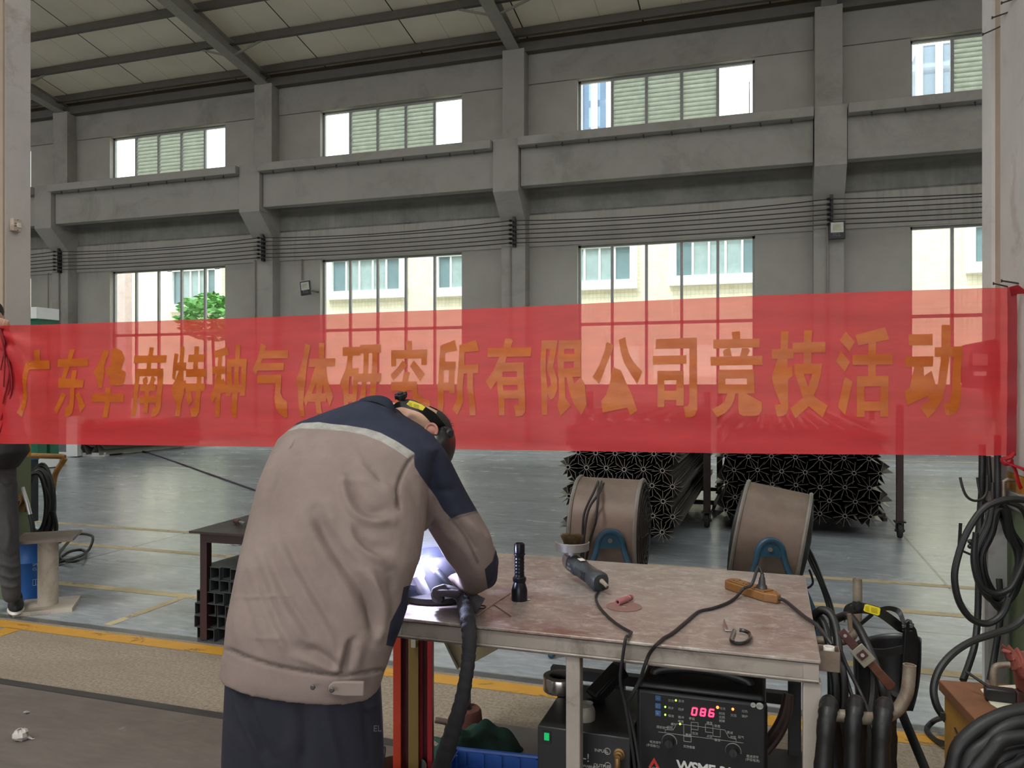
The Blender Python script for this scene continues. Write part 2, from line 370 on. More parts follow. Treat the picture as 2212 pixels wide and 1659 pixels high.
b = MB(); b.box(p+Vector((.018, 0, 0)), (.036, .066, .088)); b.part('socket_box', m_sock, so, bev=.004)
b = MB(); b.box(p+Vector((.039, .008, 0)), (.008, .03, .034)); b.part('switch_rocker', M('ivory', C(225, 218, 205), .4), so, bev=.002)
b = MB()
for dy, dz in ((-.018, .008), (-.006, .012), (-.012, -.008), (-.02, -.008), (.0, .036), (.0, -.036)): b.box(p+Vector((.0365, dy, dz)), (.003, .006, .005))
b.part('slots', m_black, so)
# ---- floor
def floor_mat():
    t = NT('hall_floor'); X, Y, Z = t.xyz()
    st = t.scl(t.co, (.55, 1.6, 1)); a = t.noise(1.3, 6, .68, st, .5); f = t.noise(9, 6, .72, st, .4); g = t.noise(60, 4, .7)
    far = t.mix(t.ramp(a, .32, .7), C(126, 130, 134), C(157, 162, 166)); far = t.mix(t.math('MULTIPLY', t.ramp(f, .50, .70), .55), far, C(188, 190, 190)); far = t.mix(t.math('MULTIPLY', t.ramp(f, .46, .3), .5), far, C(96, 97, 96))
    far = t.mix(t.math('MULTIPLY', t.ramp(t.noise(.8, 6, .75, t.scl(t.co, (.35, 1.7, 1)), 1), .62, .72), .7), far, C(104, 103, 98))
    kr = t.mix(t.ramp(g, .35, .66), C(112, 98, 84), C(160, 146, 127)); kr = t.mix(t.math('MULTIPLY', t.ramp(a, .35, .65), .5), kr, C(108, 94, 80))
    dk = t.mix(t.ramp(f, .3, .7), C(86, 78, 72), C(106, 96, 88)); dk = t.mix(t.math('MULTIPLY', t.ramp(t.noise(5, 6, .75), .63, .72), .5), dk, C(140, 134, 126))
    edge = t.math('ADD', Y, t.math('MULTIPLY', t.math('SUBTRACT', t.noise(3, 3), .5), .02))
    zf = t.ramp(edge, 3.775, 3.785); zk = t.ramp(edge, 2.985, 2.995)
    c = t.mix(zk, dk, kr); c = t.mix(zf, c, far)
    seam = t.math('MULTIPLY', t.ramp(edge, 3.775, 3.785), t.ramp(edge, 3.86, 3.84)); c = t.mix(t.math('MULTIPLY', seam, .85), c, C(58, 54, 50))
    for jx in (1.26, -5.57, -10.6, 8.2):
        l = t.math('MULTIPLY', t.ramp(t.math('ABSOLUTE', t.math('SUBTRACT', X, jx)), .014, .008), zf); c = t.mix(t.math('MULTIPLY', l, .8), c, C(70, 62, 56))
    for jy in (5.3, 9.4, 13.6):
        l = t.ramp(t.math('ABSOLUTE', t.math('SUBTRACT', edge, jy)), .012, .006); c = t.mix(t.math('MULTIPLY', l, .6), c, C(84, 80, 74))
    wet = t.math('MULTIPLY', t.math('MULTIPLY', t.ramp(Y, 3.84, 3.9), t.ramp(Y, 4.6, 3.95)), t.ramp(t.noise(1.6, 4, .6, t.scl(t.co, (.5, 1.2, 1))), .44, .52))
    r = t.math('ADD', .14, t.math('MULTIPLY', a, .22)); r = t.mix(zf, (.62, .62, .62, 1), r); r = t.mix(wet, r, (.12, .12, .12, 1))
    o = t.pbr(c, r, 0, t.math('ADD', t.math('MULTIPLY', f, .6), t.math('MULTIPLY', g, .3)), .18, .006, .55)
    return t.done(o)
m_floor = floor_mat()
q = MB(); q.span((-60, -30, -.2), (60, WY+.3, 0)); struct(q.part('floor', m_floor), 'grey concrete floor, brown near the camera', 'floor')
q = MB(); q.span((-8, 2.945, 0), (6, 2.992, .006)); struct(q.part('floor_edge_strip', M('edge_strip_steel', C(66, 62, 60), .5, .3, var=.2, scale=6)), 'dark steel strip set in the floor', 'floor strip')
def paint_mat(name, col):
    t = NT(name); d = t.pbr(t.mix(t.ramp(t.noise(7, 6, .7), .3, .7), mul(col, .8), col), .5, 0, None, spec=.5); tr = t.n('ShaderNodeBsdfTransparent'); m = t.n('ShaderNodeMixShader')
    t.put(m.inputs[0], t.ramp(t.noise(6, 8, .78, t.scl(t.co, (.6, 1.4, 1)), .8), .55, .64)); t.t.links.new(d, m.inputs[1]); t.t.links.new(tr.outputs[0], m.inputs[2]); return t.done(m.outputs[0])
m_yel = paint_mat('yellow_floor_paint', C(190, 138, 48)); m_pale = paint_mat('faded_floor_paint', C(190, 172, 132))
def stripe(x0, x1, y0, y1, m, lab, slant=0):
    q = MB(); n = max(1, int((x1-x0)/.4)); z = .0015
    vs = [(x0, y0, z), (x1, y0, z), (x1+slant, y1, z), (x0+slant, y1, z)]; q.add(vs, [(0, 1, 2, 3)]); struct(q.part('floor_marking', m, smooth=0), lab, 'floor marking')
stripe(-9, 8, 3.635, 3.75, m_yel, 'yellow line painted along the edge of the brown floor')
stripe(-4.46, -4.34, 3.0, 3.64, m_yel, 'short yellow line branching towards the camera at left', .0)
stripe(-12, 8, 4.53, 4.62, m_pale, 'faded line nearest behind the workbench')
stripe(-12, 8, 5.70, 5.79, m_pale, 'second faded line across the aisle')
stripe(-12, 8, 6.50, 6.59, m_pale, 'third faded line across the aisle')
stripe(-30, 8, 16.9, 17.05, m_pale, 'faint line far across the aisle')
stripe(-3.945, -3.885, 3.87, 4.53, m_pale, 'short faded line crossing towards the steel tubes')
# ---- outside: facade across the yard, towers, tree, yard
def tile_mat():
    t = NT('cream_tile_facade'); b = t.n('ShaderNodeTexBrick'); b.offset = 0; t.put(b.inputs['Vector'], t.n_rot(t.co)); b.inputs['Scale'].default_value = 1
    b.inputs['Brick Width'].default_value = .16; b.inputs['Row Height'].default_value = .16; b.inputs['Mortar Size'].default_value = .010
    b.inputs['Color1'].default_value = C(236, 226, 200); b.inputs['Color2'].default_value = C(228, 218, 192); b.inputs['Mortar'].default_value = C(204, 198, 180)
    return t.done(t.pbr(b.outputs[0], .5, 0, None))
def n_rot(s, v):
    o = s.n('ShaderNodeMapping'); s.put(o.inputs[0], v); o.inputs['Rotation'].default_value = (math.pi/2, 0, 0); return o.outputs[0]
NT.n_rot = n_rot
FY = 31.0
m_tile = tile_mat(); m_white = M('white_trim', C(235, 235, 232), .6, var=.03); m_dglass = M('teal_office_glass', C(112, 134, 140), .2, var=.15, scale=.8, bump=0)
m_slat = M('office_blinds', C(150, 168, 168), .5, var=.1, scale=3)
ob = thing('office_building', 'cream tiled building across the yard seen through lower windows', 'building', (0, FY, 0))
q = MB(); q.span((-55, FY, -1), (30, FY+8, 10.2)); q.part('facade', m_tile, ob)
q = MB(); q.span((-55, FY-.25, 10.2), (30, FY+8, 10.6)); q.part('parapet', m_white, ob)
for (ax, ay, bx, by) in ((722, 566, 866, 625), (950, 556, 1080, 618), (1200, 542, 1362, 604), (1462, 520, 1640, 590), (2105, 492, 2240, 562), (378, 588, 470, 655)):
    a, b_ = onY(ax, ay, FY), onY(bx, by, FY); z1, z0 = max(a.z, b_.z), min(a.z, b_.z); x0, x1 = a.x, b_.x
    f = MB(); t = .28
    f.span((x0-t, FY-.2, z0-t), (x0, FY, z1+t)); f.span((x1, FY-.2, z0-t), (x1+t, FY, z1+t)); f.span((x0-t, FY-.2, z1), (x1+t, FY, z1+t)); f.span((x0-t, FY-.25, z0-t*1.3), (x1+t, FY, z0))
    n = 5
    for k in range(1, n): f.span((x0+(x1-x0)*k/n-.04, FY-.1, z0), (x0+(x1-x0)*k/n+.04, FY, z1))
    fo = f.part('window_surround', m_white, ob)
    for k in range(n):
        q = MB(); q.span((x0+(x1-x0)*k/n, FY-.05, z0), (x0+(x1-x0)*(k+1)/n, FY-.02, z1)); q.part('pane', m_slat if k in (1, 2, 3) else m_dglass, fo)
a = onY(236, 560, FY-4); q = MB(); a2 = onY(262, 560, FY-4)
q.span((a.x-.5, FY-4, -1), (a2.x+.2, FY-3.6, 9.5)); tag(q.part('tiled_wall_return', M('pinkish_tile', C(214, 190, 186), .5, var=.08)), 'pinkish wall return at the left of the first lower window', 'building')
def tower(px0, px1, pytop, Y, name, label, col, wcol):
    t = NT(name); b = t.n('ShaderNodeTexBrick'); b.offset = 0; t.put(b.inputs['Vector'], t.n_rot(t.co)); b.inputs['Scale'].default_value = 1
    b.inputs['Brick Width'].default_value = 2.1; b.inputs['Row Height'].default_value = 3.1; b.inputs['Mortar Size'].default_value = .42
    b.inputs['Color1'].default_value = wcol; b.inputs['Color2'].default_value = mul(wcol, .9); b.inputs['Mortar'].default_value = col
    m = t.done(t.pbr(b.outputs[0], .5, 0, None))
    a, c = onY(px0, pytop, Y), onY(px1, pytop, Y); q = MB(); q.span((a.x, Y, -1), (c.x, Y+14, a.z)); o = tag(q.part(name, m, org=(a.x, Y, 0)), label, 'building')
    r = MB(); n = 4
    for k in range(n+1): x = a.x+(c.x-a.x)*k/n; r.span((x-.35, Y-.4, -1), (x+.35, Y, a.z))
    r.part('pilasters', m_white, o)
tower(1190, 1317, 60, 90, 'tower_block', 'blue grey tower through the left pane of the third high window', C(84, 104, 130), C(128, 152, 176))
tower(1613, 1660, 180, 95, 'tower_block', 'tower edge through the right pane of the third high window', C(84, 104, 130), C(128, 152, 176))
tower(1985, 2160, 100, 100, 'tower_block', 'hazy grey tower seen through the fourth high window', C(92, 102, 116), C(118, 130, 144))
def leaf_ball(tree_c, R, n, rl, name, par, m):
    q = MB()
    for k in range(n):
        d = Vector(np.random.normal(size=3)).normalized()*R*random.uniform(.45, 1)**.6; c = tree_c + Vector((d.x*1.2, d.y, d.z*.8)); a = Vector(np.random.normal(size=3)).normalized(); x, y, z = frame(a)
        q.add([c-x*rl, c+y*rl*.45, c+x*rl, c-y*rl*.45], [(0, 1, 2, 3)])
    q.part(name, m, par, smooth=0)
tc = onY(458, 684, 27); tr = thing('yard_tree', 'leafy green tree outside the first lower window', 'tree', (tc.x, tc.y, -.2))
q = MB(); q.tube(spline([(tc.x, tc.y, -.2), (tc.x+.1, tc.y, 1.5), tc]), .06); q.part('trunk', M('bark', C(90, 74, 58), .9), tr)
leaf_ball(tc, 1.25, 800, .2, 'crown', tr, M('leaf_green', C(98, 160, 74), .5, var=.3, scale=2, bump=0))
q = MB(); q.span((-60, WY+.3, -.3), (60, 120, -.05)); struct(q.part('yard_ground', M('yard_concrete', C(190, 188, 182), .8, var=.08, scale=.6)), 'pale concrete yard outside the windows', 'ground')
# ---- electric wires on brackets, floodlights, conduits
m_wire = M('wire_insulation', C(62, 54, 56), .5, var=.2, bump=0)
zi = [5.74, 5.62, 5.50, 5.39, 5.27, 5.16]
nth = ['topmost', 'second', 'third', 'fourth', 'fifth', 'lowest']
for k, z in enumerate(zi):
    P = []
    xs2 = [-33.5, -29.46] + COLX[::-1] + [9.0, 14]
    for i in range(len(xs2)-1):
        for j in range(8):
            u = j/8; P.append(Vector((xs2[i]+(xs2[i+1]-xs2[i])*u, 19.42, z - (.11 if k == 0 else .05)*4*u*(1-u))))
    q = MB(); q.tube(P, .014, 6); tag(q.part('power_wire', m_wire), '%s of the six wires strung along the far wall' % nth[k], 'wire', 'wires along the far wall')
w2 = ['at the fourth column, near the floodlight', 'on the third column from the left', 'on the second column from the left', 'on the leftmost column']
for i, x in enumerate(COLX):
    o = thing('wire_bracket', 'dark insulator bracket holding wires '+w2[i], 'bracket', (x, 19.6, 5.1), 'wire brackets on the columns')
    q = MB(); q.span((x+.02, 19.50, 5.08), (x+.09, 19.62, 5.86)); q.part('bracket_bar', m_black, o)
    for z in zi:
        q = MB(); q.lathe([(.02, 0), (.05, .01), (.03, .03), (.05, .05), (.02, .06)], (x-.01, 19.42, z-.03), (0, 0, 1), 10); q.bar((x+.05, 19.55, z), (x-.01, 19.42, z), .02, .02); q.part('insulator', m_black, o)
def flood(px0, py0, px1, py1, label, rotd):
    a, b = onY(px0, py0, 19.45), onY(px1, py1, 19.45); c = (a+b)/2; W_, H_ = abs(b.x-a.x), abs(a.z-b.z)
    o = thing('floodlight', label, 'floodlight', c); R = rot(0, rotd, 0)
    f = MB(); f.box(c, (W_, .07, H_), R); f.box(c+Vector((.05, .28, -.05)), (.06, .56, .04)); f.part('housing', m_black, o, bev=.01)
    g = MB(); g.box(c+R@Vector((0, -.04, H_*.14)), (W_*.78, .012, H_*.56), R); g.part('lens', M('flood_lens', C(190, 190, 182), .25, var=.05), o, bev=.004)
    g = MB(); g.box(c+R@Vector((0, -.048, H_*.14)), (W_*.5, .006, H_*.34), R); g.part('led_plate', M('led_plate', C(170, 168, 140), .3), o)
    v, fs = text_mesh('TCL', .1, c+R@Vector((-.1, -.037, -H_*.34)), R@Vector((1, 0, 0)), R@Vector((0, 0, 1))); g = MB(); g.add(v, fs); g.part('lettering', M('grey_print', C(120, 122, 124), .5, bump=0), o)
flood(650, 608, 672, 637, 'small black floodlight on the wall left of the second lower window', -6)
flood(1790, 479, 1826, 516, 'larger black floodlight on the rightmost column below the wires', 0)
m_condt = M('grey_conduit', C(140, 132, 122), .6, var=.1)
for i, (px, py0, py1) in enumerate(((551, 562, 700), (652, 560, 605), (1102, 532, 680), (1788, 482, 640), (104, 590, 700), (127, 480, 545))):
    a, b = onY(px, py0, 19.58 if i != 1 else 19.95), onY(px, py1+250 if i != 1 else py1, 19.58 if i != 1 else 19.95)
    q = MB(); q.cyl((a.x, a.y, max(.05, b.z)), (a.x, a.y, a.z), .022, seg=8); struct(q.part('wall_conduit', m_condt), 'thin conduit running down the far wall, number %d' % (i+1), 'conduit')
# ================================================================ RED BANNER
A0 = onY(0, 830, 3.40); B0 = onY(2195, 830, 3.70)
_bd = Vector((B0.x-A0.x, B0.y-A0.y, 0)); BL = _bd.length; _bd.normalize(); BN = Vector((_bd.y, -_bd.x, 0))   # BN points towards the camera
def bwave(s, z):
    e = max(0, .32-s)/.32; e2 = max(0, s-BL+.25)/.25
    return .010*math.sin(s*1.7+z*2) + .004*math.sin(s*5.3+z*7+1) + .0022*math.sin(z*38+s*3.0) + .02*e*math.sin(math.atan2(z-1.82, s+.06)*13) + .010*e2*math.sin(s*40)
def ban(px, py, off=0.0):
    v = dirn(px, py); n2 = Vector((BN.x, BN.y, 0)); t = (A0-EYE).dot(n2)/v.dot(n2); p = EYE + v*t
    s = (p-A0).dot(_bd); return p + BN*(bwave(s, p.z)+off)
def ytop(px): return float(np.interp(px, [-60, 0, 300, 600, 1100, 1650, 2195, 2200], [708, 704, 694, 684, 664, 637, 620, 620]))
def ybot(px): return float(np.interp(px, [-60, 0, 600, 1210, 1550, 2185, 2200], [957, 958, 966, 973, 979, 985, 985]))
def cloth_mat(name, c1, trans, tcol, weave=True):
    t = NT(name); n = t.noise(260, 3, .8, t.scl(t.co, (1, 1, 1.4))); big = t.noise(5, 5, .65, t.scl(t.co, (.5, .5, 3)))
    col = t.mix(t.ramp(big, .3, .7), mul(c1, .86), mul(c1, 1.12)); col = t.mix(t.math('MULTIPLY', t.ramp(n, .45, .7), .35), col, mul(c1, 1.3))
    d = t.n('ShaderNodeBsdfDiffuse'); t.put(d.inputs[0], col); tr = t.n('ShaderNodeBsdfTranslucent'); t.put(tr.inputs[0], col)
    m = t.n('ShaderNodeMixShader'); m.inputs[0].default_value = .5; t.t.links.new(d.outputs[0], m.inputs[1]); t.t.links.new(tr.outputs[0], m.inputs[2])
    g = t.n('ShaderNodeBsdfGlossy'); g.inputs['Roughness'].default_value = .45; m1 = t.n('ShaderNodeMixShader'); m1.inputs[0].default_value = .03; t.t.links.new(m.outputs[0], m1.inputs[1]); t.t.links.new(g.outputs[0], m1.inputs[2])
    tp = t.n('ShaderNodeBsdfTransparent'); tp.inputs[0].default_value = tcol
    m2 = t.n('ShaderNodeMixShader'); t.put(m2.inputs[0], t.math('ADD', trans*.7, t.math('MULTIPLY', n, trans*.6))); t.t.links.new(m1.outputs[0], m2.inputs[1]); t.t.links.new(tp.outputs[0], m2.inputs[2])
    return t.done(m2.outputs[0])
m_ban = cloth_mat('sheer_red_cloth', (.88, .048, .055, 1), .25, (1, .80, .75, 1))
m_hem = cloth_mat('doubled_red_cloth', (.34, .008, .016, 1), .04, (1, .4, .4, 1))
def letter_mat():
    t = NT('gold_film_letters'); n = t.noise(7, 5, .6, t.scl(t.co, (1, 1, 2.5)))
    col = t.mix(t.ramp(n, .3, .7), C(184, 86, 16), C(204, 108, 26))
    d = t.pbr(col, .32, 0, t.noise(40, 3), .1, .002, .5); tr = t.n('ShaderNodeBsdfTranslucent'); t.put(tr.inputs[0], col); m = t.n('ShaderNodeMixShader'); m.inputs[0].default_value = .22
    t.t.links.new(d, m.inputs[1]); t.t.links.new(tr.outputs[0], m.inputs[2]); return t.done(m.outputs[0])
m_let = letter_mat()
banner = thing('banner', 'long sheer red cloth banner with orange characters strung between the pillars', 'banner', ban(1100, 830))
def sheet(p0, p1, nx, ny, mat, name, off=0):
    q = MB(); vs = []
    for i in range(nx+1):
        px = p0 + (p1-p0)*i/nx
        for j in range(ny+1): vs.append(ban(px, ytop(px)+(ybot(px)-ytop(px))*j/ny, off))
    q.add(vs, [(i*(ny+1)+j, (i+1)*(ny+1)+j, (i+1)*(ny+1)+j+1, i*(ny+1)+j+1) for i in range(nx) for j in range(ny)])
    return q.part(name, mat, banner, smooth=0 if False else 80)
sheet(-45, 2190, 300, 36, m_ban, 'cloth')
sheet(2177, 2196, 6, 36, m_hem, 'hem', .006)
GL = [  # outlines of the twenty characters, traced stroke by stroke: (left, top, scale, [strokes])
(20, 720, .12206, """450 310 550 285 550 490 465 490|285 500 400 500 355 640 330 900 300 1150 270 1300 215 1480 140 1405 195 1260 230 1050 255 850 275 640|300 492 718 480 715 635 340 642
1060 285 1150 285 1110 450 1035 450|865 458 1390 445 1385 578 850 598|965 590 1065 590 990 820 900 830 935 770|1105 655 1190 655 1170 830 1090 830|880 800 930 795 1010 830 1325 825 1310 960 875 972|1085 970 1165 970 1140 1290 1130 1390 1090 1455 1000 1480 988 1325 1050 1315 1065 1250|940 1035 1010 1080 850 1430 800 1350|1240 1020 1345 1290 1265 1405 1180 1100
1650 285 1735 300 1740 360 1665 560 1660 740 1640 965 1575 965 1575 730 1520 770 1475 680 1555 545 1600 440|1795 268 1878 268 1868 470 1880 470 1972 315 2030 450 1850 650 1845 760 1900 790 1945 740 1965 640 2040 690 2020 860 1985 920 1900 925 1790 915 1755 870 1755 740 1710 765 1685 640 1770 580|1700 960 1790 960 1785 1075 1695 1075|1470 1070 2020 1068 2010 1215 1450 1215|1690 1210 1775 1210 1745 1490 1655 1490"""),
(270, 720, .12206, """412 245 490 248 472 392 395 395|145 395 725 385 718 520 135 528|372 520 450 520 440 630 360 630|172 630 240 630 225 900 210 1150 172 1462 95 1460 135 1180 155 800|172 632 660 622 655 760 165 762|570 625 660 625 640 1000 610 1300 585 1400 520 1472 450 1475 462 1320 515 1305 550 1000|348 762 368 770 382 868 340 915 305 912 285 812|440 762 490 765 518 812 478 915 400 915|258 915 525 912 520 1020 250 1025|335 1020 415 1020 410 1110 335 1110|245 1112 540 1110 520 1230 235 1240|322 1235 395 1235 385 1410 305 1410
865 348 935 368 915 520 890 680 862 838 808 792 835 620|850 520 1080 515 1075 660 835 662|970 235 1048 235 1030 520 1005 850 1055 820 1055 965 990 1010 975 1250 945 1470 865 1470 890 1250 910 1080 835 1138 795 975 922 905 940 660 955 480|1230 230 1312 230 1300 380 1290 640 1200 640 1215 400|1120 378 1412 370 1405 505 1110 512|1070 635 1435 630 1425 768 1060 775|1260 770 1340 765 1330 1050 1290 1380 1240 1475 1150 1480 1130 1330 1210 1310 1240 1050|1055 888 1405 885 1395 1025 1055 1030|1085 1030 1155 1030 1175 1200 1095 1290 1070 1105
1570 318 1815 240 1845 378 1590 435|1655 405 1728 405 1705 730 1705 830 1740 795 1795 930 1795 1040 1690 1060 1650 1480 1572 1480 1600 1120 1525 1235 1495 1120 1560 960 1615 730 1640 600|1550 585 1790 582 1785 718 1545 720|1968 205 2050 205 2035 460 2010 920 1990 1100 1960 1490 1885 1490 1868 1370 1895 1100 1930 900 1960 420|1820 458 2165 452 2160 590 1815 590|1818 460 1905 460 1890 920 1860 1110 1775 1110 1795 900|2078 455 2165 455 2150 800 2120 1105 2030 1105 2055 900|1790 915 2140 905 2125 1035 1780 1060"""),
(530, 720, .14014, """250 152 330 200 265 400 175 640 120 560 195 380 225 260|240 268 665 262 660 382 220 392|190 462 605 455 600 568 150 578|195 645 565 638 562 765 185 770|472 760 562 760 545 920 545 1050 572 1110 590 1005 655 1050 655 1290 610 1300 540 1250 480 1150 455 1000
935 160 1015 190 960 430 940 700 910 900 905 1100 930 1278 858 1278 825 1050 850 790 815 860 780 750 850 560 900 330|990 392 1392 385 1388 512 985 520|1148 152 1230 152 1222 400 1140 400|1095 510 1250 510 1205 740 1190 860 1170 1060 1190 1240 1110 1230 1085 1050 1100 860|1085 510 1190 560 1110 740 1040 900 945 1122 905 1020 985 830 1045 640|1120 520 1250 510 1285 740 1358 975 1310 1125 1240 960 1195 760|985 932 1255 925 1250 1055 980 1058
1515 215 1790 210 1790 345 1510 348|1785 180 2112 172 2112 305 1785 312|1590 340 1670 340 1640 540 1600 660 1500 880 1465 770 1550 560|1560 535 1755 535 1750 665 1530 665|1530 660 1618 660 1600 900 1590 1120 1530 1125 1510 880 1500 800|1670 660 1752 660 1720 1000 1700 1080 1655 1100 1660 800|1520 935 1720 935 1700 1055 1525 1058|1838 305 1918 305 1905 560 1880 760 1850 1010 1830 1200 1750 1200 1770 1010 1800 800 1825 600|1975 300 2058 300 2045 620 2010 980 2000 1200 1920 1200 1925 980 1940 750 1960 560|1740 622 2112 615 2105 745 1735 752"""),
(830, 720, .14467, """340 122 436 120 438 250 356 250|125 255 665 242 660 375 120 385|125 255 200 255 192 492 116 495|578 245 665 243 652 475 572 475|295 400 360 480 150 708 104 620 200 525|460 405 625 608 555 722 400 495|305 575 400 580 370 725 345 860 300 1010 180 1180 110 1080 215 960 258 860 285 725|118 728 505 718 505 850 112 855|420 730 505 718 510 900 530 1010 600 1100 598 965 690 1005 700 1110 650 1160 520 1140 440 1010
855 190 1065 102 1112 262 930 298 930 430 850 430|850 300 930 300 925 430 905 560 905 900 900 1080 870 1225 805 1115 820 900 830 600|840 425 1085 422 1080 552 835 552|990 425 1085 425 1065 620 1072 895 985 895 978 700|820 735 1065 735 1068 852 815 858|1140 178 1380 102 1430 265 1140 292|1140 180 1220 180 1215 470 1190 800 1195 1020 1105 1212 1025 1135 1100 980 1105 700 1130 400|1125 475 1425 462 1415 595 1120 605|1255 595 1342 595 1345 800 1375 1050 1382 1222 1292 1222 1280 980 1255 800
1812 78 1890 78 1928 110 1895 215 1785 215|1560 222 2205 210 2195 345 1555 358|1735 350 1840 350 1815 440 1770 570 1690 720 1610 843 1525 720 1640 560|1700 440 1800 440 1775 600 1790 800 1812 1000 1812 1222 1728 1222 1720 950 1695 700|1700 442 2090 435 2088 570 1690 572|1990 437 2090 435 2095 650 2115 900 2120 1160 2075 1225 1980 1242 1945 1075 2018 1070 2020 950 1990 700|1700 655 2090 652 2095 772 1705 775|1720 855 2100 848 2105 972 1725 972"""),
(1140, 700, .13261, """232 268 315 268 302 500 300 750 330 1060 328 1478 240 1478 230 1000 210 700|232 268 488 265 470 405 232 410|385 268 488 268 460 480 420 690 322 690 355 500|322 690 420 690 480 880 490 1060 440 1200 380 1235 330 1130 330 1050 385 1000 375 900 320 740|512 265 608 265 592 600 605 880 622 1200 710 1330 538 1498 485 1310 518 1220 512 900 490 600|512 265 878 258 872 402 512 408|768 262 878 258 860 550 875 858 755 858 755 600|500 490 865 488 862 612 495 618|495 735 868 700 875 858 500 870|635 860 730 860 760 970 860 868 932 970 810 1110 965 1305 882 1480 760 1300 680 1090
1285 292 1412 348 1165 980 1060 860 1170 670 1240 480|1485 258 1592 212 1610 340 1650 480 1720 610 1870 780 1782 978 1670 800 1570 630 1515 450|1385 698 1518 752 1430 1020 1370 1230 1580 1215 1505 1038 1595 935 1700 1150 1788 1410 1670 1485 1625 1360 1225 1440 1198 1255 1280 1150 1340 950"""),
(1390, 700, .13264, """205 248 870 220 870 395 197 405|748 230 870 222 875 1000 878 1400 830 1490 760 1520 685 1520 658 1345 720 1335 748 1290|152 520 700 507 700 650 158 665|230 765 340 765 340 1350 232 1352|230 765 655 760 655 912 230 920|537 760 655 760 657 1328 537 1328|232 1088 655 1085 655 1235 232 1240
1437 128 1570 115 1580 245 1452 245|1137 255 1893 235 1890 378 1137 400|1360 395 1412 395 1440 525 1310 525 1290 440|1605 390 1700 388 1737 435 1690 520 1572 525|1092 535 1937 515 1937 665 1095 678|1215 745 1335 745 1335 1130 1215 1132|1215 745 1802 740 1805 885 1215 890|1685 742 1802 742 1810 1130 1685 1130|1215 988 1808 985 1810 1130 1215 1132|1370 1125 1495 1125 1480 1220 1430 1340 1340 1440 1200 1518 1110 1385 1230 1330 1320 1260|1545 1125 1662 1125 1665 1325 1800 1330 1820 1215 1930 1275 1925 1410 1880 1480 1820 1495 1620 1495 1560 1460 1545 1380"""),
(1650, 690, .13861, """272 185 388 185 375 460 375 755 445 720 452 880 378 940 380 1400 350 1470 290 1505 205 1510 165 1335 262 1320 262 1010 165 1080 122 885 262 825 262 460|125 462 465 455 468 610 125 615|632 168 762 168 745 360 745 700 622 700 622 360|450 360 965 348 965 512 450 520|480 692 915 688 895 845 480 850|760 845 895 845 840 1050 740 1290 700 1355 490 1540 410 1385 600 1230 690 1060|490 845 620 845 695 1060 800 1210 1000 1345 915 1530 700 1350 610 1220 540 1010
1280 185 1422 345 1340 498 1187 330|1203 495 1350 660 1272 818 1127 650|1275 895 1385 970 1340 1200 1270 1495 1160 1365 1215 1120 1250 950|1428 242 1895 120 1958 310 1475 403|1632 340 1750 330 1750 890 1632 890|1388 550 2012 538 2010 698 1388 708|1455 885 1950 880 1950 1040 1455 1045|1455 885 1572 885 1575 1520 1452 1520|1828 882 1950 882 1945 1515 1820 1515|1455 1280 1948 1278 1948 1425 1455 1430"""),
(1900, 680, .14465, """435 292 795 285 793 455 437 460|388 625 803 618 803 772 388 780|525 778 665 775 575 1090 705 1048 670 912 783 835 860 1100 800 1250 740 1262 730 1210 420 1352 378 1140 455 1085 490 930|928 150 1072 152 1055 480 1040 700 1005 980 950 1240 860 1420 728 1548 618 1390 740 1290 830 1150 880 1000 915 700 922 480|823 485 1238 470 1230 630 823 630|1110 475 1238 472 1222 800 1215 1250 1195 1400 1140 1475 1050 1502 995 1495 965 1328 1040 1315 1070 1270 1085 1000 1105 700""")]
for x0, y0, k, chars in GL:
    for ch in chars.split('\n'):
        bm = bmesh.new()
        for li, stt in enumerate(ch.split('|')):
            n = [float(v) for v in stt.split()]; P = [(x0+n[i]*k, y0+n[i+1]*k) for i in range(0, len(n), 2)]
            try: f = bm.faces.new([bm.verts.new((a, b, li*.4)) for a, b in P])
            except ValueError: continue
        bmesh.ops.triangulate(bm, faces=bm.faces[:])
        for _ in range(3):
            E_ = [e for e in bm.edges if e.calc_length() > 14]
            if not E_: break
            bmesh.ops.subdivide_edges(bm, edges=E_, cuts=1)
            bmesh.ops.triangulate(bm, faces=bm.faces[:])
        for v in bm.verts: v.co = ban(v.co.x, v.co.y, .004 + v.co.z*.0002) - ORG[banner.name]
        me = bpy.data.meshes.new('character'); bm.to_mesh(me); bm.free(); me.materials.append(m_let)
        o = bpy.data.objects.new('character', me); COL.objects.link(o); o.parent = banner
# ribbons and knots at the two ends
m_rib = cloth_mat('red_ribbon', (.50, .02, .03, 1), .02, (1, .4, .4, 1))
q = MB(); k0 = ban(2178, 985, .01)
tie = onX(2214, 1016, .975)
q.tube(spline([k0, ban(2186, 996, .02), ban(2172, 1002, .03), ban(2165, 992, .02), ban(2180, 986, .03), ban(2188, 978, .02), ban(2176, 998, .03)]), .009, 8, flat=.5)
q.tube(spline([ban(2174, 1000, .02), (ban(2190, 1004, .03)+tie)/2, tie]), .012, 8, flat=.4)
q.tube(spline([ban(2184, 998, .02), ban(2190, 1015, .03), ban(2196, 1040, .03), ban(2203, 1054, .02)]), .010, 8, flat=.4); q.part('tie_ribbon', m_rib, banner)
q = MB(); q.add([ban(2180, 620, .012), ban(2197, 616, .012), onX(2216, 628, .975), onX(2216, 634, .975), ban(2196, 636, .012), ban(2184, 640, .012)], [(0, 1, 2, 3, 4, 5)]); q.part('corner_fold', m_hem, banner)
q = MB(); q.tube(spline([ban(4, 712, .01), ban(-12, 706, .02), ban(-35, 690, .02)]), .014, 8, flat=.6)
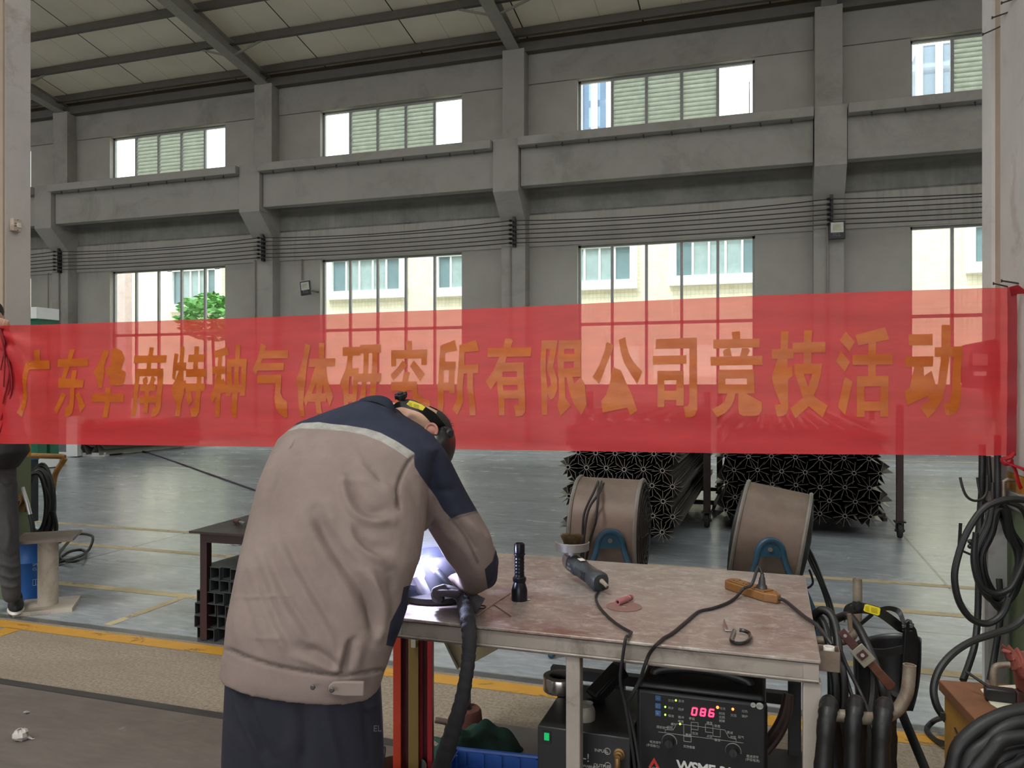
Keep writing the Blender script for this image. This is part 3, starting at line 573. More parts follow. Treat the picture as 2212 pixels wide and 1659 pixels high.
for k in range(5): q.tube(spline([ban(3, 710, .012), ban(14+k*3, 745+k*22, .012), ban(6+9*math.sin(k), 800+k*36, .008)]), [.007 if i < 9 else .004 for i in range(17)], 6)
q.part('gathered_corner', m_hem, banner)
# nails in the pillar
m_nail = M('dark_nail', C(52, 44, 40), .5, .5)
for i, (a, b, lab) in enumerate((((2164, 612), (2178, 620), 'bent nail just above the right end of the banner'), ((2182, 606), (2202, 613), 'longer nail above the right end of the banner'), ((2140, 72), (2158, 58), 'lowest dark nail high up on the right pillar'), ((2161, 36), (2178, 26), 'dark nail in the middle of the three high on the right pillar'), ((2182, 4), (2200, -6), 'topmost dark nail on the right pillar'))):
    pa, pb = onX(a[0], a[1], .98), onX(b[0], b[1], .98); q = MB(); q.cyl(pb + Vector((.004, 0, 0)), pa + Vector((-.03, -.0, 0)), .0035, seg=8); q.cyl(pa + Vector((-.03, 0, 0)), pa + Vector((-.034, 0, 0)), .007, seg=8)
    tag(q.part('nail', m_nail), lab, 'nail', 'nails in the right pillar')
# wall box on the pillar behind the banner
p = onY(2120, 790, 4.2); bo = thing('wall_box', 'dark rounded box on the right pillar seen through the red banner', 'box', p)
zt, zb_ = onY(2110, 742, 4.1).z, onY(2110, 838, 4.1).z; q = MB()
x1, x0 = .98, onY(2088, 790, 4.1).x
q.prism([(x1, zt+.02), (x0+.02, zt), (x0+.004, zt-.05), (x0, (zt+zb_)/2), (x0+.006, zb_+.06), (x0+.03, zb_), (x1, zb_-.01)], (0, 4.06, 0), (1, 0, 0), (0, 0, 1), (0, 1, 0), .26); q.part('case', M('box_plastic', C(70, 66, 66), .4, var=.1), bo, bev=.008)
q = MB(); q.span((x0+.015, 4.052, (zt+zb_)/2-.0), (x0+.075, 4.062, zt-.05)); q.part('window_panel', M('box_window', C(170, 165, 160), .3, var=.1), bo)
q = MB(); q.span((x0+.02, 4.052, zb_+.055), (x0+.07, 4.062, zb_+.075)); q.part('label_strip', m_white, bo)
# ================================================================ AISLE: finned tubes on trolleys, drum fans
m_fin = M('dark_aluminium_fin', C(128, 125, 119), .38, .65, var=.12, scale=4, bump=.05)
def fin_tube(n, r, hub, L, name):
    q = MB(); ln = 14
    for a, b in ((hub, hub*.68),):
        vs = []; 
        for y in (0, L):
            for rad in (a, b):
                for k in range(ln): t = 2*math.pi*k/ln; vs.append((rad*math.cos(t), y, rad*math.sin(t)))
        fs = []
        for k in range(ln):
            l = (k+1) % ln; fs += [(k, l, 2*ln+l, 2*ln+k), (ln+k, 3*ln+k, 3*ln+l, ln+l), (k, ln+k, ln+l, l), (2*ln+k, 2*ln+l, 3*ln+l, 3*ln+k)]
        q.add(vs, fs)
    for k in range(n):
        t = 2*math.pi*(k+.5)/n; d = Vector((math.cos(t), 0, math.sin(t))); s = Vector((-d.z, 0, d.x))*.0012; rr = r*(1.0 if k % 3 else 1.06); a, b = d*hub*.96, d*rr; Y = Vector((0, L, 0))
        q.add([a-s, a+s, b+s, b-s, a-s+Y, a+s+Y, b+s+Y, b-s+Y], [(0, 3, 2, 1), (4, 5, 6, 7), (0, 1, 5, 4), (1, 2, 6, 5), (2, 3, 7, 6), (3, 0, 4, 7)])
    return q.mesh(name, m_fin, (0, 0, 0), 30)
m_rack = M('rack_steel', C(66, 52, 50), .6, .2, var=.2, scale=5)
m_rub = M('caster_rubber', C(40, 38, 37), .7, var=.2)
def caster(par, p):
    q = MB(); q.span((p[0]-.05, p[1]-.05, .155), (p[0]+.05, p[1]+.05, .17)); q.span((p[0]-.035, p[1]-.02, .06), (p[0]-.028, p[1]+.02, .16)); q.span((p[0]+.028, p[1]-.02, .06), (p[0]+.035, p[1]+.02, .16)); q.cyl((p[0]-.045, p[1], .075), (p[0]+.045, p[1], .075), .012, seg=8)
    c = q.part('caster', m_black, par); w = MB(); w.lathe([(.03, -.022), (.07, -.02), (.075, 0), (.07, .02), (.03, .022)], (p[0], p[1], .075), (1, 0, 0), 20); w.part('wheel', m_rub, c)
ordn = ['first', 'second', 'third', 'fourth', 'fifth', 'sixth', 'seventh', 'eighth', 'ninth']
def rack(side, Y0, xs, zs, n, r, hub, L, fy, jx, group, topopen):
    me = fin_tube(n, r, hub, L, 'finned_tube')
    for i, z in enumerate(zs):
        row = [x + (jx if i % 2 else 0) for x in xs]
        for j, x in enumerate(row):
            o = bpy.data.objects.new('finned_tube', me); COL.objects.link(o); o.location = (x+random.uniform(-.006, .006), Y0+random.uniform(0, .05), z+random.uniform(-.006, .006)); o.rotation_euler = (0, random.uniform(0, .35), 0)
            tag(o, 'finned aluminium tube on the %s trolley, %s row from the bottom, %s from its left' % (side, ordn[i], ordn[j]), 'finned tube', group)
    t = thing('tube_trolley', 'dark steel trolley on casters carrying the %s stack of finned tubes' % side, 'trolley', ((xs[0]+xs[-1])/2, fy, 0))
    x0, x1 = xs[0]-r-.09, xs[-1]+abs(jx)+r+.08; zt = zs[-1]+.25
    for x in (x0, x1):
        for y in (fy, fy+2.2):
            q = MB(); q.span((x-.03, y-.03, .16), (x+.03, y+.03, zt)); q.part('post', m_rack, t); caster(t, (x, y))
    q = MB(); zb0 = zs[0]-r*1.07-.05
    for y in (fy+1.0, fy+2.2): q.span((x0, y-.025, zb0), (x1, y+.025, zb0+.045))
    for x in (x0, x1): q.span((x-.02, fy+1.0, zb0-.06), (x+.02, fy+2.2, zb0-.01))
    q.part('frame', m_rack, t); return t
YL = 6.75; xl0, xl1 = onY(1226, 1100, YL).x, onY(1452, 1100, YL).x
zr = [onY(1340, 1146-33.3*i, YL).z for i in range(8)]
rack('left', YL, [xl0+(xl1-xl0)*k/5.5 for k in range(6)], zr, 12, .087, .020, 3.9, 8.47, (xl1-xl0)/11, 'finned tubes on the left trolley', 0)
YR = 8.30; xr0, xr1 = onY(1567, 1100, YR).x, onY(1902, 1100, YR).x
zr = [onY(1740, 1111-30.5*i, YR).z for i in range(7)]
rack('right', YR, [xr0+(xr1-xr0)*k/6.4 for k in range(7)], zr, 10, .109, .021, 3.0, 8.45, (xr1-xr0)/6.4*.4, 'finned tubes on the right trolley', 0)
# ---- drum fans
m_drum = M('dusty_brown_drum', C(112, 97, 85), .5, .15, var=.24, scale=5, dirt=C(92, 74, 60), damt=.45, bump=.1)
m_blue = M('blue_stand_paint', C(32, 74, 96), .45, 0, var=.2, scale=10, dirt=C(40, 50, 58), damt=.4)
def fan(name, label, piv, tilt, yawd, L, r, footl, footr, cable):
    piv = Vector(piv); o = thing(name, label, 'fan', (piv.x, piv.y, 0))
    ax = Matrix.Rotation(math.radians(yawd), 3, 'Z') @ (Matrix.Rotation(math.radians(tilt), 3, FW) @ RT); ax.normalize()
    back = Vector((piv.x, piv.y, 0)).normalized(); c = piv + back*(r+.02)
    q = MB(); q.lathe([(r, -L/2), (r, L/2), (r-.006, L/2), (r-.006, -L/2)], c, ax, 48, close=True); q.part('drum', m_drum, o)
    for s in (-1, 1): w = MB(); w.lathe([(r-.01, s*L/2-.012), (r+.008, s*L/2-.010), (r+.013, s*L/2), (r+.008, s*L/2+.010), (r-.01, s*L/2+.012)], c, ax, 48, close=True); w.part('rim', M('worn_grey_rim', C(128, 124, 116), .5, .4, var=.2), o)
    x, y, z = frame(ax); g = MB()
    for s in (-1, 1):
        for k in range(1, 9):
            rr = r*k/8.6; g.tube([c + ax*(s*(L/2+.012+.03*(1-(k/8.6)**2))) + (x*math.cos(a)+y*math.sin(a))*rr for a in [2*math.pi*i/32 for i in range(32)]], .0032, 5, closed=True)
        for k in range(8):
            a = 2*math.pi*k/8; d = x*math.cos(a)+y*math.sin(a); g.tube([c + ax*(s*(L/2+.044)) + d*.03, c + ax*(s*(L/2+.03)) + d*r*.6, c + ax*(s*L/2) + d*r], .003, 5)
    g.part('grille', m_black, o)
    b = MB()
    for k in range(5):
        a = 2*math.pi*k/5; d = x*math.cos(a)+y*math.sin(a); e = ax.cross(d); b.add([c+d*.06+e*.03+ax*.04, c+d*.06-e*.03-ax*.04, c+d*(r-.03)-e*.09-ax*.05, c+d*(r-.03)+e*.09+ax*.05], [(0, 1, 2, 3)])
    b.cyl(c-ax*.1, c+ax*.1, .07); b.part('blade_rotor', m_black, o)
    st = MB(); top = piv - back*.02
    for sgn, bk in ((-1, Vector((0, 0, 0))), (1, back*(2*r+.10))):
        T_ = top + bk; fl, fr = Vector(footl)+bk, Vector(footr)+bk; zt = .11
        st.tube(spline([fl, T_ + RT*-.082 + UP*-.09 + (fl-T_)*.06, T_ + RT*-.060 + UP*.012, T_ + UP*.050, T_ + RT*.060 + UP*.012, T_ + RT*.082 + UP*-.09 + (fr-T_)*.06, fr], 8), .017, 10)
        pl = [T_ + RT*a + UP*b_ for a, b_ in ((-.07, -.042), (.07, -.042), (.058, .012), (.03, .04), (-.03, .04), (-.058, .012))]; n = len(pl); st.add([p+back*.006 for p in pl]+[p-back*.006 for p in pl], [tuple(range(n)), tuple(range(2*n-1, n-1, -1))]+[(i, (i+1) % n, n+(i+1) % n, n+i) for i in range(n)])
    for f in (footl, footr): st.tube([Vector(f), Vector(f)+back*(2*r+.10)], .017, 10)
    st.part('stand', m_blue, o)
    k = MB(); k.cyl(top-back*.018, top+back*(2*r+.16), .008, seg=6); k.cyl(top-back*.012, top-back*.006, .013, seg=16); k.part('pivot_bolt', M('bolt_steel', C(120, 116, 110), .4, .7), o)
    return o, c, ax
fan('drum_fan', 'upright brown drum fan on blue legs with black cable over it', at(1318, 1166, 4.35), 1, -17, .37, .30, onz(1190, 1416, .018), onz(1446, 1440, .018), 1)
fan('drum_fan', 'tilted brown drum fan with dented barrel behind table corner', at(1664, 1185, 4.35), 10, -21, .355, .30, onz(1560, 1416, .018), onz(1790, 1436, .018), 0)
q = MB(); d = 4.30
q.tube(spline([at(1292, 1040, 4.6), at(1284, 1060, 4.42), at(1262, 1110, 4.36), at(1258, 1170, 4.34), at(1253, 1230, 4.4), at(1250, 1300, 4.5), onz(1240, 1420, .01)]), .007, 8)
q.tube(spline([at(1300, 1040, 4.62), at(1296, 1062, 4.42), at(1272, 1100, 4.36), at(1262, 1160, 4.33), at(1258, 1240, 4.36)]), .007, 8)
q.tube(spline([at(1310, 1040, 4.66), at(1294, 1056, 4.45), at(1291, 1085, 4.35), at(1287, 1125, 4.31), at(1275, 1165, 4.33), at(1266, 1210, 4.38)]), .007, 8)
tag(q.part('fan_cable', M('black_cable', C(26, 26, 27), .5, var=.2, bump=0)), 'black cable looped over the left drum fan', 'cable')
m_cable = bpy.data.materials['black_cable']
q = MB()
for k in range(3): q.tube(spline([at(1736+k*3, 1175, 4.95-.02*k), at(1750+k*6, 1215, 4.9), at(1772+k*4, 1262, 4.85), at(1790+k*5, 1320, 4.8), onz(1800+k*4, 1400, .01)]), .008, 8)
q.tube(spline([at(1748, 1230, 4.9), at(1756, 1258, 4.88), at(1744, 1270, 4.88), at(1735, 1262, 4.9)]), .007, 8); tag(q.part('fan_cable', m_cable), 'black cables hanging from the tilted fan to the floor', 'cable')
# ---- thin cable lying across the aisle at left
q = MB(); q.tube([onz(308, 974, .012), onz(380, 998, .012), onz(470, 1030, .012), onz(560, 1062, .012), onz(640, 1090, .012)], .014, 8); tag(q.part('floor_cable', M('purple_cable', C(62, 44, 60), .5)), 'thin dark cable lying straight across the aisle floor', 'cable')
# ================================================================ LEFT SIDE
m_dtab = M('dark_table_steel', C(56, 42, 40), .42, .15, var=.2, scale=7, dirt=C(40, 30, 28), damt=.3)
m_maroon = M('maroon_paint', C(46, 22, 24), .45, 0, var=.15, scale=6)
tz = .645; tl = onz(408, 1147, tz); o = thing('side_table', 'dark steel side table with maroon legs left of the welder', 'table', (tl.x+.5, tl.y+.3, 0))
tr_ = onz(535, 1113, tz); tnr = Vector((tl.x+.95, tl.y, tz)); dirf = (Vector((tr_.x, tr_.y, tz))-tl); dirf.z = 0; dl = dirf.normalized(); dw = Vector((dl.y, -dl.x, 0))
Wt, Lt = .8, .9
def tp(u, v, z): q_ = tl + dl*u + dw*v; return Vector((q_.x, q_.y, z))
q = MB(); q.prism([(0, 0), (Lt, 0), (Lt, Wt), (0, Wt)], (tl.x, tl.y, tz-.012), dl, dw, UP, .012); q.part('table_top', m_dtab, o)
q = MB()
for a, b in (((.05, .06), (Lt-.05, .06)), ((.05, Wt-.06), (Lt-.05, Wt-.06)), ((.05, .06), (.05, Wt-.06)), ((Lt-.05, .06), (Lt-.05, Wt-.06))): q.bar(tp(*a, tz-.04), tp(*b, tz-.04), .04, .055)
q.part('apron', m_maroon, o)
for u, v in ((.06, .07), (.06, Wt-.07), (Lt-.06, .07), (Lt-.06, Wt-.07)):
    q = MB(); q.bar(tp(u, v, .005), tp(u, v, tz-.02), .045, .045, dl); q.part('leg', m_maroon, o)
tp0 = onz(522, 1132, tz); o = thing('tool', 'small wood handled tool lying on the dark side table', 'tool', tp0)
q = MB(); q.tube([tp0+Vector((-.05, 0, .016)), tp0+Vector((0, -.02, .018))], [.014, .013], 10); q.part('handle', M('dark_wood', C(84, 54, 44), .5), o)
q = MB(); q.tube([tp0+Vector((0, -.02, .018)), tp0+Vector((.07, -.06, .014))], [.008, .012], 10); q.part('head', M('bright_steel', C(170, 170, 168), .3, .9), o)
p = onz(511, 1178, 0); q = MB(); q.ball(p+Vector((0, 0, .02)), (.05, .03, .022)); tag(q.part('paper_cup', m_white), 'small white crushed cup lying on the aisle floor', 'cup')
# square tubes stacked by the side table
m_sq = M('grey_galvanised_tube', C(66, 70, 70), .5, .4, var=.18, scale=6)
base = onz(412, 1384, 0); sw = .072
q = MB(); h_ = sw/2-.001; wll = .004; Lq = .75
prof = [(-h_, -h_), (h_, -h_), (h_, h_), (-h_, h_)]; pin = [(a*(1-wll/h_), b*(1-wll/h_)) for a, b in prof]
vs = [(a, 0, b) for a, b in prof]+[(a, 0, b) for a, b in pin]+[(a, Lq, b) for a, b in prof]+[(a, Lq, b) for a, b in pin]
q.add(vs, [f for i in range(4) for j in [(i+1) % 4] for f in ((i, j, 4+j, 4+i), (8+i, 12+i, 12+j, 8+j), (i, 8+i, 8+j, j), (4+i, 4+j, 12+j, 12+i))])
me = q.mesh('square_tube', m_sq, (0, 0, 0), 0)
for i in range(6):
    for j in range(5):
        o = bpy.data.objects.new('square_tube', me); COL.objects.link(o); o.location = (base.x+sw*(j+.55)+(.03 if i > 3 else 0)+random.uniform(-.003, .003), base.y+.02+random.uniform(0, .04), sw*(i+.5)+.012*0); o.rotation_euler = (0, 0, math.radians(-4+random.uniform(-.6, .6)*0))
        tag(o, 'short grey square steel tube under the side table, %s row up, %s from the left' % (ordn[i], ordn[j]), 'steel tube', 'square steel tubes under the side table')
# pedestal
m_ped = M('worn_cream_paint', C(178, 168, 152), .6, 0, var=.12, scale=6, dirt=C(110, 92, 76), damt=.4)
pc = onz(104, 1312, 0); o = thing('pedestal', 'cream steel pipe pedestal with square plates top and bottom', 'pedestal', (pc.x, pc.y, 0)); zt = onz(104, 1158, 0); 
ztop = at(104, 1160, (pc-EYE).dot(FW)).z
R = rot(0, 0, 38)
q = MB(); q.box((pc.x, pc.y, .012), (.34, .34, .024), R); q.part('base_plate', m_ped, o)
q = MB(); q.cyl((pc.x, pc.y, .02), (pc.x, pc.y, ztop-.01), .062, seg=28); q.part('pipe', m_ped, o)
q = MB(); q.box((pc.x, pc.y, ztop), (.35, .35, .018), R); q.part('top_plate', M('brown_steel_plate', C(112, 100, 92), .5, .2, var=.15, dirt=C(84, 66, 56)), o)
# blue pail
bp = onz(40, 1300, 0)+Vector((-.07, .16, 0)); o = thing('pail', 'blue steel pail with pale printing behind the pedestal', 'pail', (bp.x, bp.y, 0))
m_pail = M('blue_pail_paint', C(30, 84, 150), .4, 0, var=.12, scale=6); H = .40
q = MB(); q.lathe([(.15, 0), (.153, .03), (.152, H*.62), (.157, H*.64), (.152, H*.66), (.156, H-.01), (.162, H), (.15, H)], bp, UP, 36); q.part('body', m_pail, o)
q = MB(); q.lathe([(.0, H+.004), (.13, H+.004), (.15, H+.012), (.165, H+.01), (.166, H-.008)], bp, UP, 36); q.part('lid', M('steel_lid', C(120, 122, 124), .35, .7, var=.2), o)
vd = (EYE-bp); vd.z = 0; vd.normalize(); sx = Vector((-vd.y, vd.x, 0))
q = MB(); m_print = M('pale_print', C(150, 176, 200), .5, bump=0)
for i in range(2): v, f = text_mesh('SPRAY' if i == 0 else 'CLEANER', .026, bp+vd*.1545+UP*(.235-.03*i)-sx*-.005, sx, UP); q.add(v, f)
for k in range(2): q.box(bp+vd*.152+sx*(.025+.045*k)+UP*.12, (.002, .002, .04)); q.tube([bp+vd*.154+sx*(.008+.045*k+a)+UP*(.12+b) for a, b in ((0, -.02), (.036, -.02), (.036, .02), (0, .02))], .0015, 4, closed=True)
q.part('printing', m_print, o)
# cable lying behind the pedestal
q = MB(); P = [(122, 1190), (135, 1210), (165, 1212), (186, 1198), (176, 1188), (150, 1192), (128, 1207), (124, 1214), (132, 1190), (165, 1167), (196, 1168), (200, 1180), (188, 1192), (160, 1206), (118, 1216)]
q.tube(spline([onz(a, b, .02+.015*(i % 3)) + (UP*.05 if i in (9, 10, 11) else UP*0) for i, (a, b) in enumerate(P)]), .012, 8); tag(q.part('coiled_cable', m_cable), 'loose black cable looped on the floor beside the pedestal', 'cable')
# trolley with gas hose behind the left pillar
hd = 6.4; o = thing('hose_trolley', 'trolley with a bent yellow handle behind the left pillar', 'trolley', onz(80, 1190, 0))
m_yr = M('rusty_yellow_tube', C(150, 108, 48), .55, .1, var=.3, scale=8, dirt=C(96, 64, 34), damt=.5)
q = MB()
for dx in (0, .42):
    off = RT*-dx + FW*(.0); q.tube(spline([at(140, 990, hd)+off, at(134, 1000, hd)+off, at(119, 1026, hd)+off, at(113, 1070, hd)+off, at(108, 1130, hd)+off, at(98, 1180, hd)+off], 6), .022, 10)
q.tube([at(140, 988, hd), at(132, 986, hd), at(60, 984, hd), at(140, 988, hd)-RT*.42], .022, 10); q.part('handle', m_yr, o)
q = MB(); b0 = onz(80, 1190, .06); q.box(b0+Vector((-.3, 0, .05)), (.6, .5, .06)); q.part('deck', m_black, o)
for s in (-.5, -.06):
    w = MB(); w.lathe([(.02, -.02), (.07, -.02), (.07, .02), (.02, .02)], b0+Vector((s, -.27, .01)), (0, 1, 0), 20); w.part('wheel', m_rub, o)
b0 = onz(70, 1185, 0); bo = thing('wire_feeder', 'black and blue equipment box on the hose trolley', 'equipment box', (b0.x, b0.y, .14)); zt = at(70, 1018, hd).z
q = MB(); q.box((b0.x-.42, b0.y+.05, (zt+.2)/2), (.42, .4, zt-.2)); q.part('case', M('black_case', C(38, 42, 46), .45), bo, bev=.01)
q = MB(); q.box((b0.x-.42, b0.y+.05, zt+.02), (.43, .41, .06)); q.part('lid', M('blue_case', C(44, 92, 128), .45), bo, bev=.01)
q = MB(); q.box((b0.x-.26, b0.y-.155, zt-.17), (.08, .006, .09)); q.part('sticker', M('sticker', C(190, 190, 170), .5), bo)
q = MB()
for k in range(7):
    e = 1+.05*k; P = [at(78+a*e*.75+k*2, 1085+b*e, hd-.32+.01*k) for a, b in [(30*math.cos(t)+random.uniform(-3, 3), 62*math.sin(t)+random.uniform(-4, 4)) for t in [2*math.pi*i/9 for i in range(9)]]]
    q.tube(spline(P, 5, True), .014, 8, closed=True)
for k in range(2): q.tube(spline([at(112+4*k, 1105, hd-.3), at(120+k*2, 1140, hd-.3), at(119+k*2-6, 1175, hd-.25), onz(116, 1195, .03)]), .014, 8)
tag(q.part('hose_coil', m_cable), 'thick black hose coiled on the trolley behind the left pillar', 'hose')
g0 = onX(56, 1078, -5.0); o = thing('hose_connector', 'brass and steel connector on black hose beside the left pillar', 'connector', g0)
m_brass = M('old_brass', C(120, 92, 56), .45, .6, var=.3)
q = MB(); q.cyl(g0-RT*.03-FW*.05, g0-RT*.01-FW*.0, .042, seg=20); q.cyl(g0+Vector((0, 0, -.055))-FW*.04, g0+Vector((.02, 0, -.055)), .034, seg=18); q.part('coupling', m_brass, o)
q = MB(); q.tube([g0+RT*.005+UP*.09-FW*.05, g0+RT*.04-UP*.02-FW*.05, g0+RT*.06-UP*.10-FW*.05], .014, 10); q.part('steel_stem', M('bright_steel', C(170, 170, 168), .3, .9), o)
q = MB(); q.tube(spline([g0-RT*.12-UP*.10-FW*.05, g0-RT*.05-UP*.03-FW*.05, g0-FW*.04]), .02, 10); q.tube(spline([g0+RT*.06-UP*.1-FW*.05, g0+RT*.08-UP*.2-FW*.05, g0+RT*.07-UP*.36-FW*.03, g0+RT*.05-UP*.6]), .016, 10); q.part('hose', m_cable, o)
# far stacks and cart seen under and above the banner at left
m_gr = M('green_machine_paint', C(38, 104, 80), .4, var=.15)
gp = onz(72, 1012, 0); o = thing('green_rack', 'tall green steel rack far behind the left pillar', 'rack', (gp.x, gp.y, 0)); zt = at(80, 690, (gp-EYE).dot(FW)).z
q = MB()
for dx, dy in ((-.9, 0), (.12, 0), (-.9, .25), (.12, .25)): q.span((gp.x+dx-.09, gp.y+dy-.09, 0), (gp.x+dx+.09, gp.y+dy+.09, zt))
q.span((gp.x-1, gp.y-.1, zt-.15), (gp.x+.22, gp.y+.3, zt)); q.part('frame', m_gr, o)
q = MB(); q.span((gp.x-1.1, gp.y-.16, .02), (gp.x+.26, gp.y+.3, .22)); q.part('foot_beam', m_white, o)
q = MB(); q.span((gp.x-1.1, gp.y-.16, zt), (gp.x+.26, gp.y+.3, zt+.2)); q.part('top_beam', m_white, o)
gz = .30
def far(px0, px1, py0, py1, dpt, name, label, cat, m, dep=1.0):
    a, b = at(px0, py0, dpt), at(px1, py1, dpt); q = MB(); c = (a+b)/2; R = Matrix((RT, FW, UP)).transposed()
    q.box(c+FW*dep/2, ((b-a).dot(RT), dep, abs(a.z-b.z)), R); return tag(q.part(name, m, org=(c.x, c.y, min(a.z, b.z))), label, cat)
dfar = 1.5*1700/(988-829.5)
far(86, 150, 930, 978, dfar+.6, 'aluminium_stack', 'grey aluminium stack far off under the banner at left', 'stack', M('far_alu', C(128, 130, 130), .5, .4), 1.5)
far(143, 167, 900, 986, dfar, 'white_post', 'white upright post among the far stacks', 'post', m_white, .3)
far(100, 226, 978, 987, dfar+.2, 'white_beam', 'white beam lying on the floor under the far stacks', 'beam', m_white, .2)
far(283, 302, 860, 970, 17.5, 'white_post', 'white post standing alone right of the far stacks', 'post', m_white, .25)
q = MB(); me2 = fin_tube(8, .26, .05, 3, 'finned_tube')
for k in range(2):
    for i in range(2):
        p = at(178+k*32, 955+i*0-20*i, dfar+.1); ob2 = bpy.data.objects.new('finned_tube', me2); COL.objects.link(ob2); ob2.location = (p.x, p.y, p.z); ob2.rotation_euler = (0, .2*k, 0)
        tag(ob2, 'finned tube in the far stack at left, %s row, %s one' % (['lower', 'upper'][i], ['left', 'right'][k]), 'finned tube', 'finned tubes far off at left')
far(167, 226, 908, 978, dfar+.75, 'dark_crate', 'dark crate behind the far finned tubes', 'crate', M('dark_far', C(46, 46, 48), .6), .8)
# ================================================================ WORKBENCH
TZ = .78; TX0, TX1, TY0, TY1 = -1.12, .128, 2.195, 3.155
def bench_mat():
    t = NT('worn_bench_top'); X, Y, Z = t.xyz(); a = t.noise(3, 6, .7, t.scl(t.co, (.9, 1.3, 1)), .4); f = t.noise(22, 7, .8, t.scl(t.co, (.8, 1.3, 1)), .8)
    c = t.mix(t.ramp(a, .3, .7), C(126, 108, 100), C(160, 148, 139)); c = t.mix(t.math('MULTIPLY', t.ramp(f, .48, .68), .6), c, C(204, 197, 188))
    c = t.mix(t.math('MULTIPLY', t.ramp(t.noise(2.6, 6, .75, None, .5), .56, .68), .6), c, C(120, 78, 62)); c = t.mix(t.math('MULTIPLY', t.ramp(t.noise(22, 6, .8), .66, .72), .7), c, C(66, 54, 50))
    r = t.math('ADD', .24, t.math('MULTIPLY', f, .35)); return t.done(t.pbr(c, r, .35, f, .15, .003, .5))
m_bench = bench_mat()
m_frame = M('worn_grey_frame', C(152, 142, 132), .5, .1, var=.12, scale=8, dirt=C(84, 72, 64), damt=.4, bump=.1)
m_darkf = M('dark_frame', C(58, 58, 60), .5, .2, var=.2)
bench = thing('welding_bench', 'long worn steel welding bench in front of the banner', 'workbench', ((TX0+TX1)/2, (TY0+TY1)/2, 0))
q = MB(); q.span((TX0, TY0, TZ-.010), (TX1, TY1, TZ)); q.part('bench_top', m_bench, bench, bev=.003)
q = MB(); z0 = TZ-.062
for a, b in (((TX0+.005, TY0+.004), (TX1-.005, TY0+.044)), ((TX0+.005, TY1-.044), (TX1-.005, TY1-.004)), ((TX0+.005, TY0+.004), (TX0+.045, TY1-.004)), ((TX1-.045, TY0+.004), (TX1-.005, TY1-.004))): q.span((a[0], a[1], z0), (b[0], b[1], TZ-.011))
q.span((TX0+.008, TY0-.002, z0+.004), (TX1-.004, TY0+.004, z0+.010)); q.part('apron', m_frame, bench, bev=.004)
lx1 = onY(1241, 1450, TY0+.03).x; lxr = onY(1757, 1500, TY0+.03).x
def leg(x, y, m, w=.042):
    q = MB(); q.span((x-w/2, y-w/2, 0), (x+w/2, y+w/2, z0+.001)); q.part('leg', m, bench, bev=.004)
leg(lxr-.004, TY0+.03, m_frame, .046); leg(lx1, TY0+.03, m_frame, .042)
rx = onY(1338, 1430, TY1-.03).x; leg(rx, TY1-.03, m_darkf, .045); rx2 = onY(1716, 1530, TY1-.03).x; leg(rx2+.0, TY1-.03, m_darkf, .046)
leg(onY(1005, 1450, TY1-.03).x, TY1-.03, m_frame, .04)
q = MB(); zl = onY(1320, 1458, TY1-.03).z; q.span((rx-.28, TY1-.05, zl-.03), (rx2, TY1-.01, zl+.01)); q.part('rear_rail', m_darkf, bench)
q = MB(); q.span((lx1-.02, TY0+.01, .09), (lxr+.02, TY1-.01, .12)); q.part('low_shelf', m_darkf, bench)
def T(px, py, h=0): return onz(px, py, TZ+h)
# flashlight
p = T(1122, 1297); o = thing('flashlight', 'black metal flashlight standing on its head on the bench', 'flashlight', p)
m_fl = M('black_anodised', C(30, 30, 36), .3, .5, var=.2, bump=0)
q = MB(); q.lathe([(.026, 0), (.0268, .004), (.0268, .035), (.0225, .05), (.0185, .062), (.0215, .064), (.0225, .068), (.0225, .076), (.0185, .08)], p, UP, 28); q.part('head', m_fl, o)
q = MB(); pr = [(.0165, .08)]
for k in range(6): z = .084+k*.011; pr += [(.0165, z), (.0158, z+.002), (.0158, z+.006), (.0165, z+.009)]
pr += [(.0168, .152), (.0195, .153), (.0195, .157), (.0165, .159)]; q.lathe(pr, p, UP, 24); q.part('barrel', m_fl, o)
q = MB(); q.lathe([(.0165, .158), (.018, .160), (.018, .184), (.0165, .19), (.013, .191), (.012, .186), (.0, .186)], p, UP, 24); q.part('tail_cap', m_fl, o)
q = MB(); q.cyl(p+Vector((0, 0, -.0)), p+UP*.003, .0262, seg=28); q.cyl(p+RT*.026+UP*.003, p+RT*.036+UP*.003, .002, seg=6); q.part('bezel_ring', M('bright_steel', C(170, 170, 168), .3, .9), o)
# angle grinder
hd_ = T(1236, 1250); tlp = T(1296, 1280); hz, tz_ = hd_+UP*.062, tlp+UP*.036
o = thing('angle_grinder', 'dark grey angle grinder with wire cup brush turned up on the bench', 'angle grinder', (hz+tz_)/2-UP*.05)
m_gb = M('grey_green_plastic', C(44, 49, 51), .42, 0, var=.1, bump=0); ax = (tz_-hz); axn = ax.normalized(); gs = axn.cross(UP).normalized(); gu = gs.cross(axn)
def ringg(c, w, h, n=20, e=2.6):
    r_ = []
    for k in range(n):
        a = 2*math.pi*k/n; ca, sa = math.cos(a), math.sin(a); r_.append(c + gs*(w*abs(ca)**(2/e)*(1 if ca > 0 else -1)) + gu*(h*abs(sa)**(2/e)*(1 if sa > 0 else -1)))
    return r_
q = MB(); L_ = ax.length; q.rings([ringg(hz+axn*(L_*u), w, h) for u, w, h in ((.06, .026, .024), (.1, .033, .031), (.28, .035, .032), (.34, .033, .03), (.36, .030, .028), (.8, .030, .029), (.84, .033, .033), (1.0, .033, .034), (1.04, .029, .03), (1.05, .02, .02))]); q.part('motor_body', m_gb, o)
m_gal = M('cast_aluminium', C(142, 138, 134), .4, .7, var=.12)
